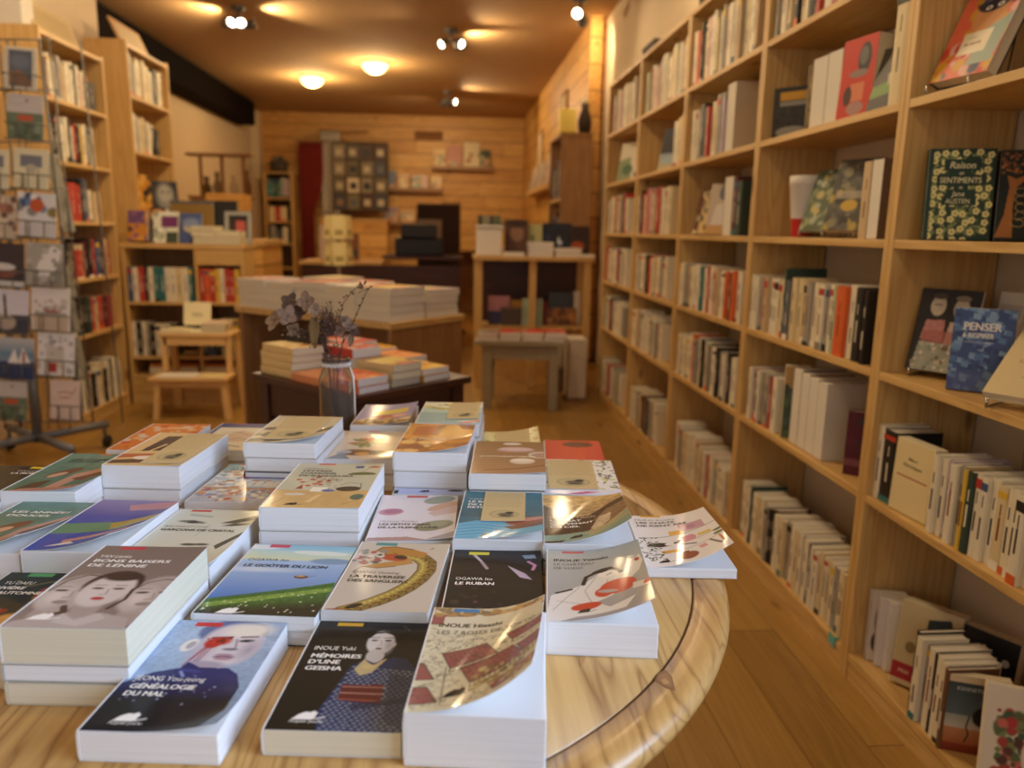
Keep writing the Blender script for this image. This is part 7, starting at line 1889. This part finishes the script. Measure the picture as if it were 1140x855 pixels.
# ------------------------------------------------------------------ vase with dried flowers
VX, VY = -.209, 1.420
vz = TZ + .0004
VX, VY = -.2185, 1.500
r = empty('glass_vase', 'clear glass jar with lace collar standing among the books', 'vase', Matrix.Translation((VX, VY, vz)))
pr = [(.0, .003), (.030, .003), (.034, .008), (.034, .118), (.033, .132), (.029, .143), (.0255, .150), (.0255, .160), (.0275, .162), (.0275, .168), (.0245, .168), (.0228, .160), (.0228, .149), (.027, .140), (.0308, .130), (.0316, .118), (.0316, .012), (.028, .008), (.0, .008)]
pr = [(a, b - .003) for a, b in pr]
MB().lathe(pr, n=48).build('jar', MAT['glass'], r)
lc = MB()
for k in range(26):
    an = 2 * PI * k / 26
    for q, (rr_, zz) in enumerate(((.0262, .157), (.0272, .1535))):
        lc.tube([((rr_ + .0004) * math.cos(an + t), (rr_ + .0006) * math.sin(an + t), zz + .0028 * math.sin(t * 26)) for t in np.linspace(0, 2 * PI / 26, 5)], .0008, n=5)
lc.build('lace_collar', MAT['lace'], r)
MB().tube([(.0272, -.006, .150), (.0335, -.008, .130), (.0352, -.008, .09), (.0352, -.007, .04), (.0355, -.006, .004)], [.0014, .0018, .0014, .0018, .0014]).build('lace_thread', MAT['lace'], r)

# flowers: points measured in the plane of the vase
def fp(px, py, dy=0.0):
    d = _M @ Vector(((px - 570) / F, (py - 427.5) / F, 1))
    y = VY + dy
    return Vector((d.x * y / d.y, y, d.z * y / d.y + CAMZ)) - Vector((VX, VY, vz))


fl = empty('dried_flowers', 'dried hydrangea and berry twigs standing in the glass jar', 'flowers', Matrix.Translation((VX, VY, vz)))
rr = random.Random(31)
BR = '#4a3222'


def stem(pts, r_=.0013, name='stem', col=BR):
    MB().tube(pts, r_, col, n=6).build(name, MAT['matte_print'], fl)


base = Vector((0, 0, .012))
stem([base + Vector((.004, 0, 0)), fp(369, 440), fp(366, 408), fp(360, 385), fp(352, 368)], .0016)
stem([base + Vector((-.003, 0, 0)), fp(375, 440), fp(376, 408), fp(381, 384), fp(386, 362)], .0014)
stem([base, fp(372, 440), fp(372, 405), fp(366, 392), fp(356, 372), fp(345, 360)], .0012)
stem([fp(381, 384), fp(390, 366), fp(397, 350), fp(404, 334), fp(409, 322)], .0009, 'twig')
stem([fp(378, 395), fp(374, 375), fp(378, 352), fp(382, 338), fp(391, 326), fp(402, 314)], .0008, 'twig')
stem([fp(399, 326), fp(406, 323), fp(413, 319)], .0007, 'twig')
stem([fp(366, 408), fp(364, 396), fp(372, 386), fp(380, 383)], .0008, 'twig')


def petal(c, nrm, along, L, Wd, col):
    """one cupped, veined petal"""
    nrm, along = nrm.normalized(), along.normalized()
    side = nrm.cross(along).normalized()
    nrm = along.cross(side)
    vs, fs = [], []
    n, m_ = 7, 6
    for i in range(n):
        t = i / (n - 1)
        wv = Wd * math.sin(PI * min(1, .12 + .80 * t) ** .9) ** .8 * (1 if t < .98 else .75)
        for j in range(m_ + 1):
            s_ = 2 * j / m_ - 1
            vs.append(c + along * (L * t) + side * (s_ * wv * .5) + nrm * (.18 * L * (t * t) + .10 * Wd * s_ * s_))
    for i in range(n - 1):
        for j in range(m_): fs.append((i * (m_ + 1) + j, i * (m_ + 1) + j + 1, (i + 1) * (m_ + 1) + j + 1, (i + 1) * (m_ + 1) + j))
    return vs, fs, col


def floret(px, py, dy, L, cols, tilt, spin=0, n=4, name='floret'):
    c = fp(px, py, dy)
    ax = Vector(tilt).normalized()
    a0 = ax.orthogonal().normalized()
    mb = MB()
    for k in range(n):
        al = Matrix.Rotation(spin + k * 2 * PI / n + rr.uniform(-.15, .15), 3, ax) @ a0
        vs, fs, col = petal(c, ax, al, L * rr.uniform(.9, 1.1), L * .92, rr.choice(cols))
        mb.add(vs, fs, col, True)
    mb.ball(c + ax * .0012, .0016, (96, 74, 50))
    o = mb.build(name, MAT['matte_print'], fl)
    so = o.modifiers.new('thickness', 'SOLIDIFY'); so.thickness = .0003
    return o


LIL = ['#7f6450', '#8d7059', '#735644', '#846750']
BRN = ['#4a3424', '#553b28', '#634832']
TAN = ['#9c8064', '#927558', '#86694e']
floret(320, 352, 0, .021, LIL, (.1, -1, .3), .4)
floret(341, 336, .004, .020, LIL, (-.2, -1, .2), 1.0)
floret(322, 336, .012, .018, BRN, (0, -1, .6), .2)
floret(306, 357, -.004, .021, TAN, (-.6, -.8, .4), .8)
floret(331, 347, .012, .018, BRN, (.2, -1, .1), .9)
floret(351, 345, -.004, .014, TAN, (.3, -1, .1), .5)
floret(327, 366, .008, .015, TAN, (.1, -1, -.3), .2)
floret(388, 362, 0, .014, ['#7a6050', '#6c5242', '#846a56'], (.3, -1, .3), .7)
floret(379, 369, -.004, .013, ['#806656', '#735846'], (-.3, -1, .1), 1.2)
floret(394, 369, .005, .012, BRN, (.5, -1, 0), .4)
floret(383, 357, .006, .012, ['#6c523e', '#7d6450'], (0, -1, .6), .1)
# leaves
for (px, py, dy, L, Wd, dr, col) in ((350, 353, -.004, .052, .020, (-.02, 0, -1), '#6b5128'), (346, 360, .004, .048, .018, (.15, .1, -1), '#7a5d30'), (362, 392, 0, .02, .008, (.1, 0, -1), '#5a3a28'), (389, 372, 0, .024, .009, (.05, 0, -1), '#7d664e'), (393, 375, .004, .018, .008, (-.3, 0, -1), '#6d543c'), (403, 322, 0, .014, .008, (-.2, 0, .9), '#6d4a34'), (405, 317, 0, .010, .004, (.5, 0, .8), '#5a4030')):
    vs, fs, _ = petal(fp(px, py, dy), Vector((0, -1, .1)), Vector(dr), L, Wd, col)
    o = MB().add(vs, fs, col, True).build('leaf', MAT['matte_print'], fl)
    so = o.modifiers.new('thickness', 'SOLIDIFY'); so.thickness = .0003
# berries and seed heads
bs = [(378, 337), (380, 340), (383, 331), (386, 329), (391, 325), (393, 327), (399, 320), (404, 332), (400, 340), (397, 350), (413, 319), (410, 322), (394, 357), (370, 396), (367, 402), (371, 401), (370, 405), (372, 384), (366, 390), (376, 395), (375, 382), (361, 378), (364, 372)]
mb = MB()
for px, py in bs: mb.ball(fp(px, py, rr.uniform(-.004, .004)), .0021, (74, 48, 34), n=8, m=6)
mb.build('berries', MAT['matte_print'], fl)['kind'] = 'stuff'
mb = MB()
for i in range(210):
    px, py = 364 + rr.gauss(0, 9), 357 + rr.gauss(0, 9)
    p0 = fp(px, py, rr.uniform(-.01, .012)); q0 = fp(366 + rr.uniform(-4, 4), 374, 0)
    mb.tube([q0, (p0 + q0) / 2 + Vector((0, 0, .004)), p0], .0004, '#5a4030', n=4, caps=False)
    mb.ball(p0, rr.uniform(.0010, .0019), rr.choice([(92, 66, 46), (120, 92, 66), (70, 52, 42), (146, 116, 92)]), n=6, m=4)
mb.build('seed_head', MAT['matte_print'], fl)['kind'] = 'stuff'
mb = MB()
for i in range(60):
    px, py = 340 + rr.gauss(0, 12), 372 + rr.gauss(0, 6)
    p0 = fp(px, py, rr.uniform(-.01, .012)); q0 = fp(356 + rr.uniform(-4, 4), 378, 0)
    mb.tube([q0, (p0 + q0) / 2 + Vector((0, 0, .003)), p0], .0004, '#4a3424', n=4, caps=False)
    mb.ball(p0, rr.uniform(.0009, .0016), rr.choice([(82, 58, 42), (176, 146, 112), (66, 48, 38)]), n=6, m=4)
mb.build('seed_head', MAT['matte_print'], fl)['kind'] = 'stuff'
